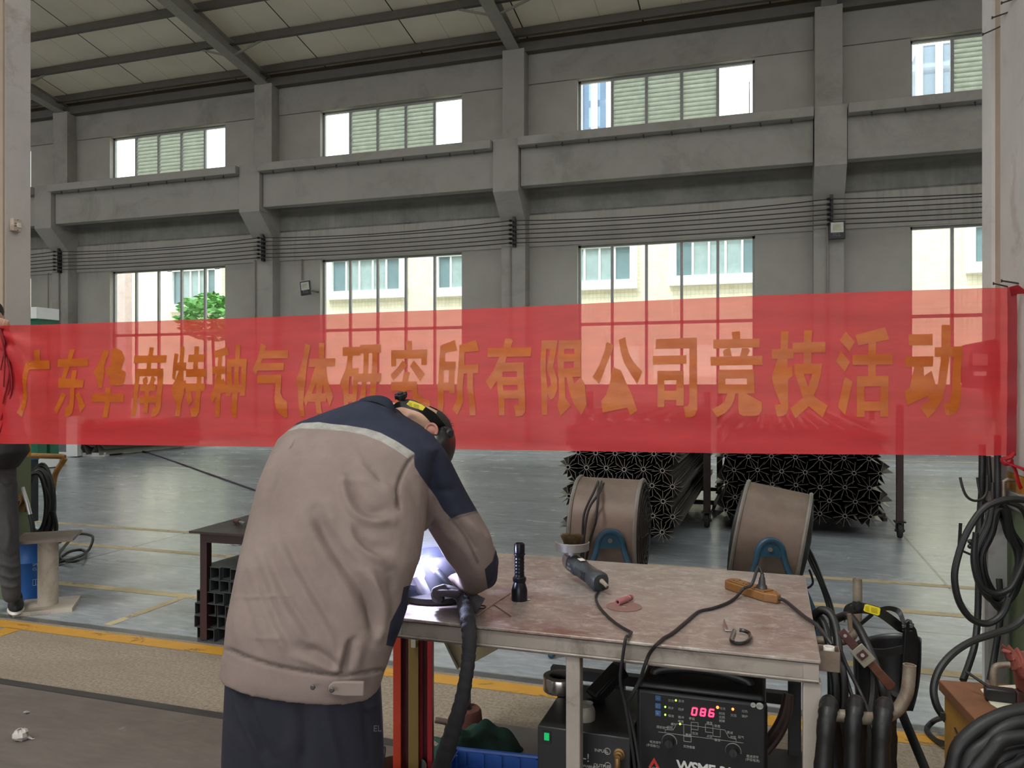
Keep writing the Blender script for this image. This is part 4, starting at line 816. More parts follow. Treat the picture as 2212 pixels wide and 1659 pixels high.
q = MB(); q.rings([ringg(hz+axn*u, w, h) for u, w, h in ((-.035, .018, .018), (-.03, .027, .026), (0, .033, .032), (.012, .033, .032))]); q.cyl(hz+UP*.02, hz+UP*.05, .022, seg=24); q.part('gear_head', m_gal, o)
q = MB(); gc = hz+UP*.058; pr2 = []
nn = 40; vs = []; th_ = .004
for k in range(nn+1):
    a = -math.pi*1.02 + math.pi*1.04*k/nn; d = RT*math.cos(a) + FW*math.sin(a)
    for rr, z in ((.062, -.010), (.064, .016), (.060, .018), (.058, -.006)): vs.append(gc+d*rr+UP*z)
fs = [(k*4+j, (k+1)*4+j, (k+1)*4+(j+1) % 4, k*4+(j+1) % 4) for k in range(nn) for j in range(4)]+[(0, 1, 2, 3), (nn*4+3, nn*4+2, nn*4+1, nn*4)]
q.add(vs, fs); q.lathe([(.0, -.012), (.062, -.012), (.062, -.008), (.0, -.008)], gc, UP, 40); q.part('guard', m_gal, o)
q = MB(); q.lathe([(.02, -.01), (.031, -.004), (.033, .012), (.0, .012)], gc, UP, 28); q.part('brush_cup', M('red_cup', C(92, 36, 30), .5), o)
q = MB()
for k in range(900):
    a = random.uniform(0, 2*math.pi); r0 = .030*math.sqrt(random.random()); f_ = random.uniform(1.35, 1.55); d = Vector((math.cos(a), math.sin(a), 0)); p0, p1 = gc+d*r0+UP*.010, gc+d*(r0*f_)+UP*random.uniform(.036, .044); w = Vector((-d.y, d.x, 0))*.0007
    q.add([p0-w, p0+w, p1+w, p1-w], [(0, 1, 2, 3)]); w = UP.cross(w).normalized()*.0007; q.add([p0-w, p0+w, p1+w, p1-w], [(0, 1, 2, 3)])
bl = q.part('bristles', M('brass_wire', C(104, 86, 58), .5, .3, var=.4, scale=60, bump=0), o, smooth=0)
q = MB(); s_ = gs if gs.dot(FW) < 0 else -gs
for k in range(5): q.box(hz+axn*(L_*.66)+s_*.0305+gu*(-.014+.0065*k), (.028, .002, .003), Matrix((axn, s_, gu)).transposed())
q.part('vent_slots', m_black, o)
q = MB(); q.box(hz+axn*(L_*.33)+gu*.0325, (.026, .02, .001), Matrix((axn, gs, gu)).transposed()); q.part('sticker', M('white_sticker', C(214, 200, 190), .5, bump=0), o)
q = MB(); rl = s_.cross(gu); rl = rl if rl.dot(RT) > 0 else -rl; rl = axn
for i, tx in enumerate(('100', '850W')): v, f = text_mesh(tx, .013, hz+axn*(L_*.14)+s_*.0362+gu*(.004-.014*i), axn, gu); q.add(v, f)
q.part('lettering', M('grey_print', C(120, 122, 124), .5, bump=0), o)
q = MB(); e_ = tz_+axn*.03; crd = spline([e_-axn*.02+UP*.008, e_+axn*.022+UP*.002, T(1302, 1272, .012), T(1295, 1276, .006), T(1287, 1290, .006), T(1294, 1310, .006), T(1318, 1336, .006), T(1342, 1354, .006), T(1364, 1366, .006)], 6)
edge = onY(1352, 1386, TY0-.012)
crd += spline([T(1364, 1366, .006), T(1358, 1374, .007), edge+UP*.01, onY(1345, 1420, TY0-.014), onY(1340, 1470, TY0-.01), onY(1352, 1530, TY0+.0), onY(1362, 1590, TY0), onY(1372, 1665, TY0), onY(1380, 1760, TY0+.02)], 6)[1:]
q.tube(crd, .0045, 8); q.part('cord', m_cable, o)
q = MB(); q.tube([e_-axn*.024+UP*.008, e_+axn*.004+UP*.006, e_+axn*.022+UP*.002], [.009, .007, .006], 10); q.part('strain_relief', M('worn_beige_rubber', C(140, 124, 108), .5), o)
# power strip
a, b = T(1584, 1272), T(1672, 1301); d = (b-a).normalized(); sd = d.cross(UP); c = (a+b)/2
o = thing('power_strip', 'dirty orange power strip with black plug on the bench', 'power strip', c)
m_strip = M('orange_plastic_grubby', C(120, 80, 34), .5, 0, var=.12, scale=14, dirt=C(110, 70, 36), damt=.45)
n = 12; hl, hw = (b-a).length/2, .030; out = []
for k in range(n+1): t = math.pi/2+math.pi*k/n; out.append((-hl+hw*.9*math.cos(t)*1.0, hw*math.sin(t)))
out += [(hl*.85, -hw), (hl*1.05, -hw*.5), (hl*1.22, -hw*.34), (hl*1.22, hw*.34), (hl*1.05, hw*.5), (hl*.85, hw)]
q = MB(); q.prism(out, c, d, sd*-1, UP, .030); q.part('case', m_strip, o, bev=.004)
q = MB(); q.prism([(x_*.9-.002, y_*.78) for x_, y_ in out[:n+1]]+[(hl*.75, -hw*.78), (hl*.75, hw*.78)], c+UP*.030, d, sd*-1, UP, .0035); q.part('top_face', m_strip, o, bev=.0012)
q = MB()
for k in (-.78, -.3, .12):
    for dx, dy, an in ((-.008, .008, 25), (.008, .010, -25), (0, -.011, 0)): q.box(c+d*(hl*k+dx)+sd*dy+UP*.0335, (.0035, .009, .0015), Matrix.Rotation(math.radians(an), 3, 'Z') @ Matrix((d, sd, UP)).transposed())
q.part('socket_holes', m_black, o)
pp = c+d*hl*.42+UP*.034; o2 = thing('plug', 'black plug seated in the orange power strip', 'plug', pp)
pu = (UP*.75-d*.3+sd*-.35).normalized(); q = MB(); q.rings([[pp+pu*h+(d*math.cos(t)*w1+sd*math.sin(t)*w2) for t in [2*math.pi*k/16 for k in range(16)]] for h, w1, w2 in ((0, .019, .016), (.008, .019, .016), (.014, .013, .012), (.036, .010, .009), (.04, .007, .007), (.05, .006, .006))]); q.part('plug_body', m_black, o2)
top_ = pp+pu*.048
crd = spline([top_, top_+pu*.02-d*.02, T(1624, 1262, .05), T(1606, 1272, .028), T(1590, 1290, .008), T(1570, 1303, .006), T(1540, 1314, .006), T(1508, 1322, .006), T(1480, 1345, .006), T(1452, 1368, .006), T(1432, 1380, .006), T(1415, 1396, .006)], 6)
crd += spline([T(1415, 1396, .006), onY(1402, 1414, TY0-.012), onY(1392, 1440, TY0-.012), onY(1382, 1470, TY0), onY(1366, 1500, TY0), onY(1356, 1522, TY0+.01), onY(1364, 1560, TY0+.01), onY(1374, 1610, TY0+.01), onY(1384, 1680, TY0+.01), onY(1390, 1760, TY0+.02)], 6)[1:]
q = MB(); q.tube(crd, .0052, 8); q.part('cord', m_cable, o2)
e0 = c+d*hl*1.2+UP*.016
q = MB(); q.tube(spline([e0, e0+d*.03, T(1735, 1330, .012), T(1765, 1352, .008), onY(1800, 1382, TY0+.22)-UP*.02, at(1815, 1420, 2.45), at(1830, 1470, 2.45), at(1850, 1540, 2.4), at(1872, 1640, 2.4), at(1885, 1750, 2.4)], 6), .006, 8); q.part('cord', m_cable, o)
# cutting disc and ceramic nozzle
p = T(1348, 1311); q = MB(); q.lathe([(.010, 0), (.056, 0), (.057, .0012), (.056, .0024), (.010, .0024)], p, UP, 40, close=True); tag(q.part('cutting_disc', M('brown_abrasive', C(126, 92, 84), .8, var=.15, scale=60), org=p), 'thin brown cutting disc lying on the bench', 'cutting disc')
a, b = T(1334, 1301, .012), T(1364, 1290, .012); o = thing('gas_nozzle', 'small pink ceramic gas nozzle lying on the brown disc', 'nozzle', (a+b)/2)
m_pink = M('pink_ceramic', C(158, 98, 102), .35, var=.08, bump=0); d = (b-a).normalized(); l = (b-a).length
q = MB(); q.lathe([(.006, 0), (.0100, 0), (.0105, .002), (.0105, l*.62), (.008, l*.7), (.008, l*.76), (.0095, l*.78), (.0095, l), (.006, l), (.006, l*.2)], a, d, 22, close=True); q.part('nozzle_body', m_pink, o)
q = MB(); q.lathe([(.0097, l*.8), (.0102, l*.83), (.0097, l*.86), (.0102, l*.89), (.0097, l*.92)], a, d, 22); q.part('thread', M('brown_thread', C(126, 74, 62), .5), o)
# bent hook tool
o = thing('bent_hook', 'bent bright steel strip and black ring hook near the bench corner', 'hook', T(1590, 1370))
q = MB(); q.tube([T(1564, 1338, .010), T(1566, 1352, .006), T(1570, 1362, .004), T(1586, 1362, .004)], [.0015, .006, .007, .006], 8, flat=.3); q.part('flat_tang', M('bright_steel', C(170, 170, 168), .3, .9), o)
q = MB(); P = spline([T(1586, 1362, .006), T(1581, 1377, .007), T(1580, 1384, .008), T(1592, 1390, .009), T(1610, 1388, .009), T(1621, 1378, .009), T(1618, 1368, .010), T(1608, 1363, .012), T(1597, 1361, .013)], 6); q.tube(P, .0055, 10); q.part('ring', M('chrome_black', C(60, 60, 62), .22, .8), o)
# filler rods, clip
for a, b, lab in (((1030, 1329), (1102, 1281), 'long thin filler rod lying diagonally on the bench'), ((1068, 1306), (1105, 1331), 'short thin filler rod crossing under the longer one')):
    q = MB(); q.cyl(T(*a, .0025), T(*b, .0025), .0018, seg=8); tag(q.part('filler_rod', M('rod_steel', C(170, 150, 130), .35, .7)), lab, 'rod', 'filler rods on the bench')
q = MB(); q.tube(spline([T(1022, 1307, .003), T(1040, 1308, .004), T(1049, 1310, .004), T(1044, 1314, .003), T(1032, 1314, .003)]), .0022, 6); tag(q.part('wire_clip', m_black), 'small black bent wire beside the filler rods', 'clip')
# workpiece under the arc
wp = T(945, 1285); o = thing('weld_workpiece', 'round steel workpiece being welded under the arc', 'workpiece', wp)
m_wp = M('scaled_steel', C(50, 46, 46), .6, .3, var=.25, scale=18, dirt=C(34, 30, 30), damt=.5)
q = MB(); q.lathe([(.0, 0), (.135, 0), (.14, .008), (.138, .022), (.10, .028), (.0, .028)], wp, UP, 48); q.part('base_flange', m_wp, o)
q = MB(); q.lathe([(.098, .028), (.10, .03), (.094, .135), (.090, .14), (.075, .14), (.075, .03)], wp+RT*.0+FW*.03, UP, 40, close=True); q.part('pipe', m_wp, o)
wc = at(896, 1242, 2.58); q = MB(); q.lathe([(.034, -.02), (.034, 0), (.0, .002)], wc, -FW*.9+RT*.3+UP*.1, 28); q.cyl(wc+FW*.01, Vector((wc.x+.02, wc.y+.04, TZ+.02)), .02, seg=16); q.part('branch_end', M('bright_ground_steel', C(190, 186, 190), .35, .6, var=.1), o)
ARC = at(922, 1212, 2.60)
q = MB(); q.ball(ARC, .0125, seg=16, rg=10); ao = tag(q.part('welding_arc', emit('arc_glow', (.80, .84, 1, 1), 40), org=ARC), 'blinding white welding arc in the gap under the arm', 'arc')
al = bpy.data.lights.new('arc_light', 'POINT'); al.energy = 8; al.color = (.62, .66, 1); al.shadow_soft_size = .013; alo = bpy.data.objects.new('arc_light', al); COL.objects.link(alo); alo.location = at(921, 1211, 2.575)
def haze_mat():
    t = NT('haze'); v = t.n('ShaderNodeVolumeScatter'); v.inputs['Color'].default_value = (.62, .66, 1, 1); v.inputs['Density'].default_value = .32; v.inputs['Anisotropy'].default_value = .3
    t.t.links.new(v.outputs[0], t.out.inputs[1]); return t.m
q = MB(); q.ball(ARC+UP*.02, (.13, .13, .15), seg=20, rg=14); tag(q.part('arc_haze', haze_mat(), org=ARC), 'added faint violet fume glowing around the welding arc', 'haze', kind='stuff')  # volume of thin haze added mostly to imitate glare around the arc
# ================================================================ UNDER THE BENCH
m_mach = M('black_machine_paint', C(34, 34, 35), .42, .0, var=.15, scale=5, dirt=C(60, 58, 56), damt=.3, bump=.05)
m_face = M('black_panel', C(16, 16, 18), .35, 0, var=.1, bump=0)
MY = 2.27; fl_ = onY(1375, 1560, MY); frr = onY(1658, 1560, MY); x0, x1 = fl_.x, frr.x
zt_l = onY(1385, 1488, MY).z; zt = (zt_l + onY(1645, 1515, MY).z)/2
mach = thing('welding_machine', 'black welding machine with red digital display under the bench', 'welding machine', ((x0+x1)/2, MY+.25, .12))
ZT = zt
def fp(px, py, off=.004): v = onY(px, py, MY-off); return v
q = MB(); q.span((x0+.006, MY+.012, .12), (x1-.006, MY+.50, ZT+.015)); q.part('case', m_mach, mach, bev=.012)
q = MB(); q.span((x0, MY-.004, .12), (x1, MY+.018, ZT)); q.part('front_panel', m_face, mach, bev=.014)
hx0, hx1 = onY(1410, 1450, MY+.05).x, onY(1620, 1450, MY+.05).x; q = MB(); hz0 = ZT+.005
for yy in (MY+.09,): q.tube(spline([(hx0, yy, hz0), (hx0+.008, yy, hz0+.018), (hx0+.05, yy, hz0+.030), ((hx0+hx1)/2, yy, hz0+.036), (hx1-.05, yy, hz0+.028), (hx1-.008, yy, hz0+.016), (hx1, yy, hz0)], 6), .015, 12)
q.part('handle', m_black, mach)
m_red = emit('red_led_digits', (1, .02, .06, 1), 7.0)
segs = {'0': 'abcdef', '8': 'abcdefg', '6': 'acdefg'}
q = MB()
X = Vector((1, 0, 0))
for i, ch in enumerate('086'):
    a = fp(1500+18.5*i, 1537+1.6*i, .0055); w, h = .0082, .0105; sl = .0015
    S_ = {'a': ((-w, h), (w, h)), 'b': ((w, h), (w, 0)), 'c': ((w, 0), (w, -h)), 'd': ((-w, -h), (w, -h)), 'e': ((-w, 0), (-w, -h)), 'f': ((-w, h), (-w, 0)), 'g': ((-w, 0), (w, 0))}
    for s in segs[ch]:
        (ax_, az_), (bx_, bz_) = S_[s]; A_ = a+X*(ax_*.72+sl*az_/h)+UP*az_*.92; B_ = a+X*(bx_*.72+sl*bz_/h)+UP*bz_*.92; q.bar(A_, B_, .0042, .001, (0, 1, 0))
q.part('digital_display', m_red, mach)
m_gled = emit('green_led', (.45, 1, .05, 1), 3.5); m_oled = emit('amber_led', (1, .16, .03, 1), 5)
def led(px, py, m, r=.0035): q = MB(); q.ball(fp(px, py, .005), r, seg=10, rg=6); q.part('indicator_led', m, mach)
for px, py in ((1460, 1513), (1437, 1527), (1437, 1544), (1469, 1564)): led(px, py, m_gled, .0027)
led(1550, 1528, m_oled, .004); led(1583, 1532, m_oled, .0037)
m_pp = M('panel_print', C(140, 140, 136), .5, bump=0); m_bb = M('blue_button', C(52, 84, 128), .4, bump=0)
for py, s in ((1508, '~'), (1525, '/'), (1541, 'n')):
    c = fp(1421.5, py, .005); q = MB(); q.box(c, (.017, .004, .016)); bo2 = q.part('push_button', m_bb, mach, bev=.002); q = MB(); v, f = text_mesh(s, .012, c+Vector((-.004, -.0025, -.003)), X, UP); q.add(v, f); q.part('symbol', m_pp, bo2)
q = MB()
def ptx(s, px, py, size):
    v, f = text_mesh(s, size, fp(px, py, .0046), X, UP, .0003); q.add(v, f)
for s, px, py in (('交流', 1443, 1515), ('直流', 1465, 1516), ('两步', 1443, 1531), ('四步', 1465, 1534), ('恒流', 1443, 1548), ('脉冲', 1465, 1551), ('手弧', 1488, 1554), ('电流', 1554, 1532), ('时间', 1553, 1543), ('比例', 1553, 1551), ('频率', 1553, 1559), ('欠压', 1578, 1547), ('过热', 1602, 1538), ('保护', 1602, 1549),
                  ('提前送气', 1418, 1572), ('起弧', 1441, 1573), ('缓升', 1449, 1566), ('电流', 1464, 1560), ('清洗', 1480, 1589), ('交流', 1495, 1586), ('峰值', 1526, 1563), ('脉宽', 1543, 1570), ('占空', 1526, 1592), ('基值', 1543, 1600), ('衰减', 1570, 1584), ('收弧', 1577, 1594), ('延气', 1594, 1594), ('电流调节', 1403, 1604), ('(手弧推力)', 1396, 1611), ('交流偏置', 1476, 1614), ('衰减调节', 1612, 1635), ('(手弧电流)', 1610, 1642)): ptx(s, px, py, .0082)
q.part('panel_lettering', m_pp, mach)
q = MB()
def ln(*pts):
    for i in range(len(pts)-1): q.bar(fp(*pts[i], .0046), fp(*pts[i+1], .0046), .0011, .0006, (0, 1, 0))
ln((1437, 1582), (1437, 1576), (1454, 1577), (1462, 1563), (1566, 1577), (1574, 1593), (1590, 1597), (1590, 1605)); ln((1422, 1581), (1606, 1605)); ln((1477, 1565), (1477, 1601), (1493, 1603), (1493, 1560), (1508, 1561), (1508, 1577), (1493, 1575))
ln((1524, 1572), (1524, 1564), (1540, 1566), (1540, 1590), (1556, 1592), (1556, 1577)); ln((1524, 1571), (1524, 1581), (1540, 1583)); ln((1477, 1590), (1493, 1592)); q.part('weld_cycle_diagram', m_pp, mach)
for px, py in ((1446, 1602), (1584, 1622)):
    c = fp(px, py, .004); q = MB(); q.cyl(c, c+Vector((0, -.018, 0)), .014, .011, 24); q.bar(c+Vector((0, -.019, -.01)), c+Vector((0, -.019, .012)), .003, .003); k = q.part('control_knob', m_black, mach)
    q = MB(); arc_ = [c+X*.021*math.cos(t)+UP*.021*math.sin(t)+Vector((0, -.0008, 0)) for t in [math.radians(200-210*i/20) for i in range(21)]]; q.tube(arc_, [.0008+.0026*(i/20) for i in range(21)], 6, flat=.4); q.part('dial_arc', m_pp, k)
q = MB(); v, f = text_mesh('WSME-315', .040, fp(1462, 1663, .0046), X, UP, .0004, off=.0012, space=.92); q.add(v, f); q.part('model_lettering', M('white_panel_print', C(188, 186, 180), .5, bump=0), mach)
q = MB(); a = fp(1413, 1650, .0047); q.add([a+X*-.017+UP*-.012, a+X*-.008+UP*-.012, a+UP*.003, a+X*.008+UP*-.012, a+X*.017+UP*-.012, a+UP*.018], [(0, 1, 2, 5), (2, 3, 4, 5)]); q.part('red_triangle_mark', M('red_print', C(176, 40, 36), .5, bump=0), mach)
q = MB(); v, f = text_mesh('AOTAI', .013, fp(1401, 1662, .0047), X, UP, .0003); q.add(v, f); q.part('maker_lettering', m_pp, mach)
for px, py, rr, s in ((1641, 1525, .0095, 'CCC'), (1627, 1523, .007, 'cm')):
    q = MB(); c = fp(px, py, .0046); q.lathe([(.0, 0), (rr, 0), (rr, .0006), (0, .0006)], c, (0, -1, 0), 24); k = q.part('mark_badge', M('pale_badge', C(170, 170, 160), .5, bump=0), mach)
    q = MB(); v, f = text_mesh(s, rr*.8, c+Vector((-rr*.7, -.001, -rr*.3)), X, UP, .0002); q.add(v, f); q.part('badge_lettering', m_black, k)
# cooler box with INPUT / OUTPUT
BY = 2.30; bx0, bx1 = onY(1161, 1600, BY).x, onY(1362, 1600, BY).x; bz = onY(1180, 1571, BY).z
bz = (bz+onY(1350, 1592, BY).z)/2; cool = thing('cooler_box', 'black water cooler box with green switch left of welding machine', 'cooler', ((bx0+bx1)/2, BY+.2, .12))
def cp(px, py, off=.002): return onY(px, py, BY-off)
q = MB(); q.span((bx0, BY, .12), (bx1, BY+.36, bz)); q.part('case', m_mach, cool, bev=.004)
q = MB(); q.box(cp(1181, 1591, .001), (.026, .006, .034)); q.part('switch_frame', m_black, cool)
q = MB(); q.box(cp(1181, 1591, .004), (.015, .006, .022)); q.part('green_switch', emit('green_switch_glow', (.02, .55, .15, 1), .9), cool, bev=.001)
q = MB()
for s, px, py in (('INPUT:', 1284, 1623), ('OUTPUT:', 1282, 1655)): v, f = text_mesh(s, .013, cp(px, py, .001), X, UP, .0004); q.add(v, f)
v, f = text_mesh('-!', .035, cp(1259, 1644, .001), X, UP, .0004); q.add(v, f); v, f = text_mesh('WARNING', .012, cp(1259, 1657, .001), X, UP, .0004, space=.8); q.add(v, f); q.part('lettering', M('white_panel_print', C(188, 186, 180), .5, bump=0), cool)
for px, py in ((1312, 1623), (1313, 1654)):
    q = MB(); c = cp(px, py, .0015); q.tube([c+X*.009*math.cos(t)+UP*.009*math.sin(t) for t in [2*math.pi*k/20 for k in range(20)]], .0012, 6, closed=True); q.add([c+X*-.006, c+X*-.002+UP*-.006, c+X*.005+UP*-.004], [(0, 1, 2)]); q.part('flow_symbol', m_pp, cool)
q = MB(); c = cp(1338, 1628, 0); q.lathe([(.017, 0), (.017, .006), (.012, .008), (.012, .016), (.008, .018), (.008, .03)], c, (0, -1, 0), 6*3); q.tube(spline([c+Vector((0, -.03, 0)), c+Vector((0, -.034, -.02)), c+Vector((-.004, -.03, -.06)), c+Vector((-.01, -.02, -.13))]), .009, 10); q.part('hose_fitting', m_brass, cool)
# things on the cooler box
BT = bz
p = onz(1212, 1491, BT); p.y = max(p.y, BY+.07); o = thing('foil_tape_roll', 'roll of shiny aluminium tape on the black cooler box', 'tape roll', (p.x, p.y, BT))
q = MB(); q.lathe([(.040, .002), (.060, .002), (.061, .004), (.061, .048), (.060, .050), (.040, .050)], (p.x, p.y, BT), UP, 40, close=True); q.part('tape', M('aluminium_foil', C(176, 168, 162), .2, .9, var=.1, scale=3, bump=.04), o)
q = MB(); q.lathe([(.037, .001), (.040, .001), (.040, .051), (.037, .051)], (p.x, p.y, BT), UP, 36, close=True); co = q.part('core', M('grey_core', C(96, 92, 92), .7), o)
p = onz(1262, 1552, BT); o = thing('round_cap', 'grey dome cap on the cooler box behind the bench leg', 'cap', (p.x, p.y, BT))
q = MB(); q.lathe([(.034, 0), (.035, .02), (.033, .03), (.026, .042), (.012, .048), (0, .049)], (p.x, p.y, BT), UP, 28); q.part('dome', M('grey_cream_cap', C(150, 144, 134), .35, .2), o)
q = MB(); q.lathe([(.0, .0495), (.013, .048), (.02, .046)], (p.x+.006, p.y+.01, BT), UP, 20); q.part('clear_lens', M('clear_lens', C(190, 200, 206), .1, .4, bump=0), o)
p = onz(1304, 1512, BT); p.y += .03; o = thing('battery_charger', 'black battery charger cradle standing on the cooler box', 'charger', (p.x, p.y, BT))
dd = Vector((.55, .6, .55)).normalized(); R = Matrix((dd, Vector((dd.y, -dd.x, 0)).normalized(), dd.cross(Vector((dd.y, -dd.x, 0)).normalized()))).transposed(); c0 = Vector((p.x, p.y, BT+.055))
q = MB(); q.box(c0, (.13, .055, .018), R); 
for s in (-1, 1): q.box(c0+R@Vector((0, s*.027, .014)), (.12, .006, .03), R)
q.box(c0+R@Vector((.06, 0, .018)), (.018, .056, .036), R); q.box(c0+R@Vector((-.06, 0, .014)), (.02, .062, .04), R); q.part('cradle', m_black, o, bev=.004)
q = MB()
for k in range(4): q.box(c0+R@Vector((-.036+.01*k, 0, .011)), (.004, .046, .006), R)
q.box((p.x-.03, p.y-.01, BT+.012), (.05, .04, .024)); q.part('ribs', M('charcoal', C(52, 52, 54), .5), o)
# red, orange and yellow formed sections standing behind the bench leg
m_ro = M('orange_red_paint', C(170, 56, 32), .4, 0, var=.1, scale=5); m_rd = M('deep_red_paint', C(146, 32, 34), .4, 0, var=.1, scale=5); m_ol = M('olive_yellow_paint', C(118, 96, 48), .45, 0, var=.12, scale=5); m_mr = M('maroon_section_paint', C(92, 38, 42), .45, var=.1)
def section(px0, px1, dep, m, lab, depth=.06, tilt=0):
    b0, b1 = at(px0, 1600, dep), at(px1, 1600, dep); zt_ = TZ-.07; q = MB(); w = (b1-b0).length; t = .004; x = (b1-b0).normalized(); y = Vector((-x.y, x.x, 0)); o_ = Vector((b0.x, b0.y, .0))
    prof = [(0, 0), (w, 0), (w, depth), (w-t, depth), (w-t, t), (t, t), (t, depth), (0, depth)]
    q.prism(prof, o_, x, y, UP, zt_); return tag(q.part('formed_section', m, smooth=0, bev=.0015), lab, 'steel section', 'painted steel sections under the bench')
section(849, 866, 2.86, m_ro, 'orange red steel section, leftmost of the upright bundle under the bench')
section(867, 882, 2.89, m_mr, 'maroon steel section beside the leftmost orange one')
section(882, 904, 2.86, m_ol, 'olive yellow steel section in the middle of the upright bundle', .05)
section(905, 913, 2.88, m_rd, 'narrow red steel section right of the olive one')
section(913, 923, 2.90, m_mr, 'narrow maroon steel section near the right of the bundle')
section(923, 934, 2.87, m_rd, 'deep red steel section, rightmost of the upright bundle')
p0 = at(893, 1384, 2.845); q = MB(); q.box(p0, (.018, .002, .05)); tag(q.part('paper_label', M('dull_label', C(150, 140, 124), .6, bump=0)), 'small grey label stuck high on the olive section', 'label')
# beige hopper under the bench
m_bg = M('beige_sheet', C(150, 136, 104), .5, .1, var=.1)
hp = [at(958, 1378, 3.0), at(1098, 1390, 3.0), at(1030, 1428, 3.0), at(990, 1443, 3.0)]; bk = FW*.28
q = MB(); t0 = [v.copy() for v in hp]; q.add(t0+[v+bk for v in t0], [(0, 1, 2, 3), (4, 7, 6, 5), (0, 4, 5, 1), (1, 5, 6, 2), (2, 6, 7, 3), (3, 7, 4, 0)]); o = tag(q.part('hopper', m_bg, smooth=0, bev=.002), 'beige folded sheet metal hopper hung under the bench', 'hopper')
q = MB(); q.bar(hp[0]-FW*.006, hp[3]-FW*.006, .012, .008); q.part('rolled_edge', M('pale_edge', C(176, 166, 140), .5), o)
q = MB(); a_ = at(965, 1376, 3.02); q.span((a_.x, TY1-.2, TZ-.075), (a_.x+.22, TY1-.0, TZ-.06)); q.part('hanger', m_bg, o)
# brown cone spool, pipe, green cloth, plate, crate, bucket
p = onz(1008, 1596, .0); o = thing('cone_spool', 'rusty brown cone shaped spool standing on the floor', 'spool', p); zt = at(1008, 1530, (p-EYE).dot(FW)).z
m_rust = M('rust_brown', C(92, 52, 44), .8, 0, var=.25, scale=14, dirt=C(60, 34, 30), damt=.4, bump=.4)
q = MB(); q.lathe([(.074, 0), (.075, .01), (.062, zt-.01), (.056, zt), (.02, zt), (.018, zt-.03)], p, UP, 32); q.part('cone', m_rust, o)
q = MB(); q.tube([p+UP*(zt+.002)+RT*.019*math.cos(t)+FW*.019*math.sin(t) for t in [2*math.pi*k/20 for k in range(20)]], .003, 6, closed=True); q.bar(p+UP*(zt+.002)-RT*.018, p+UP*(zt+.002)+RT*.018, .004, .004); q.bar(p+UP*(zt+.002)-FW*.018, p+UP*(zt+.002)+FW*.018, .004, .004); q.part('spoked_core', m_black, o)
a = onz(940, 1560, .03); q = MB(); q.tube([at(940, 1555, 3.12), at(976, 1562, 3.12)], .012, 14); q.cyl(at(966, 1560, 3.12), onz(966, 1592, 0), .010, seg=10); tag(q.part('pipe_stub', M('pinkish_pipe', C(140, 116, 110), .45, .4)), 'short pipe stub sticking out left of the cone spool', 'pipe')
pts = [onz(1058, 1562, 0), onz(1168, 1578, 0), onz(1175, 1650, 0), onz(1046, 1650, 0)]; q = MB(); q.add([v+UP*.004 for v in pts]+[v for v in pts], [(0, 1, 2, 3), (7, 6, 5, 4), (0, 4, 5, 1), (1, 5, 6, 2), (2, 6, 7, 3), (3, 7, 4, 0)]); tag(q.part('steel_sheet', M('dull_steel_sheet', C(104, 100, 98), .4, .3, var=.2, scale=4, dirt=C(110, 84, 72), damt=.4), smooth=0), 'dull steel sheet lying on the floor left of the cooler box', 'sheet')
c = onz(1030, 1628, .0); vs = []; nu, nv = 28, 20; q = MB()
for i in range(nu+1):
    for j in range(nv+1):
        u, v = i/nu*2-1, j/nv*2-1; r2 = min(1, u*u+v*v); h = .10*(1-r2)**.7 + .016*math.sin(u*9+v*4)*(1-r2) + .012*math.sin(v*11-u*3)*(1-r2)
        vs.append(c + RT*(u*.17+.02*math.sin(v*5)) + FW*(v*.13+.02*math.sin(u*4)) + UP*max(.004, h+.006))
q.add(vs, [(i*(nv+1)+j, (i+1)*(nv+1)+j, (i+1)*(nv+1)+j+1, i*(nv+1)+j+1) for i in range(nu) for j in range(nv)])
o = q.part('green_cloth', M('dark_green_cloth', C(30, 62, 52), .9, var=.2, scale=20, bump=.4)); sm = o.modifiers.new('thick', 'SOLIDIFY'); sm.thickness = .004; tag(o, 'crumpled dark green cloth on the floor behind the blue crate', 'cloth')
m_cr = M('blue_crate_plastic', C(52, 92, 168), .4, 0, var=.08, scale=6, bump=.03)
zc = .17; a, b = onz(988, 1621, zc), onz(1172, 1640, zc); dx = (b-a).normalized(); dy = Vector((dx.y, -dx.x, 0)); Lc, Wc = .46, .36
o = thing('blue_crate', 'blue plastic crate with ribbed walls at the bottom edge', 'crate', (a.x+.2, a.y-.15, 0))
def crt(u, v, z): r_ = a+dx*u+dy*v; return Vector((r_.x, r_.y, z))
q = MB(); t = .005
for u0, v0, u1, v1 in ((0, 0, Lc, 0), (Lc, 0, Lc, Wc), (Lc, Wc, 0, Wc), (0, Wc, 0, 0)): q.bar(crt(u0, v0, zc/2), crt(u1, v1, zc/2), t, zc, UP) if False else q.add([crt(u0, v0, .0), crt(u1, v1, .0), crt(u1, v1, zc), crt(u0, v0, zc)]+[crt(u0+(t if u0 == 0 else -t), v0+(t if v0 == 0 else -t), .004), crt(u1+(t if u1 == 0 else -t), v1+(t if v1 == 0 else -t), .004), crt(u1+(t if u1 == 0 else -t), v1+(t if v1 == 0 else -t), zc), crt(u0+(t if u0 == 0 else -t), v0+(t if v0 == 0 else -t), zc)], [(0, 1, 2, 3), (7, 6, 5, 4), (3, 2, 6, 7), (0, 4, 5, 1)])
q.prism([(0, 0), (Lc, 0), (Lc, Wc), (0, Wc)], crt(0, 0, 0), dx, dy, UP, .004); q.part('box', m_cr, o, smooth=0)
q = MB()
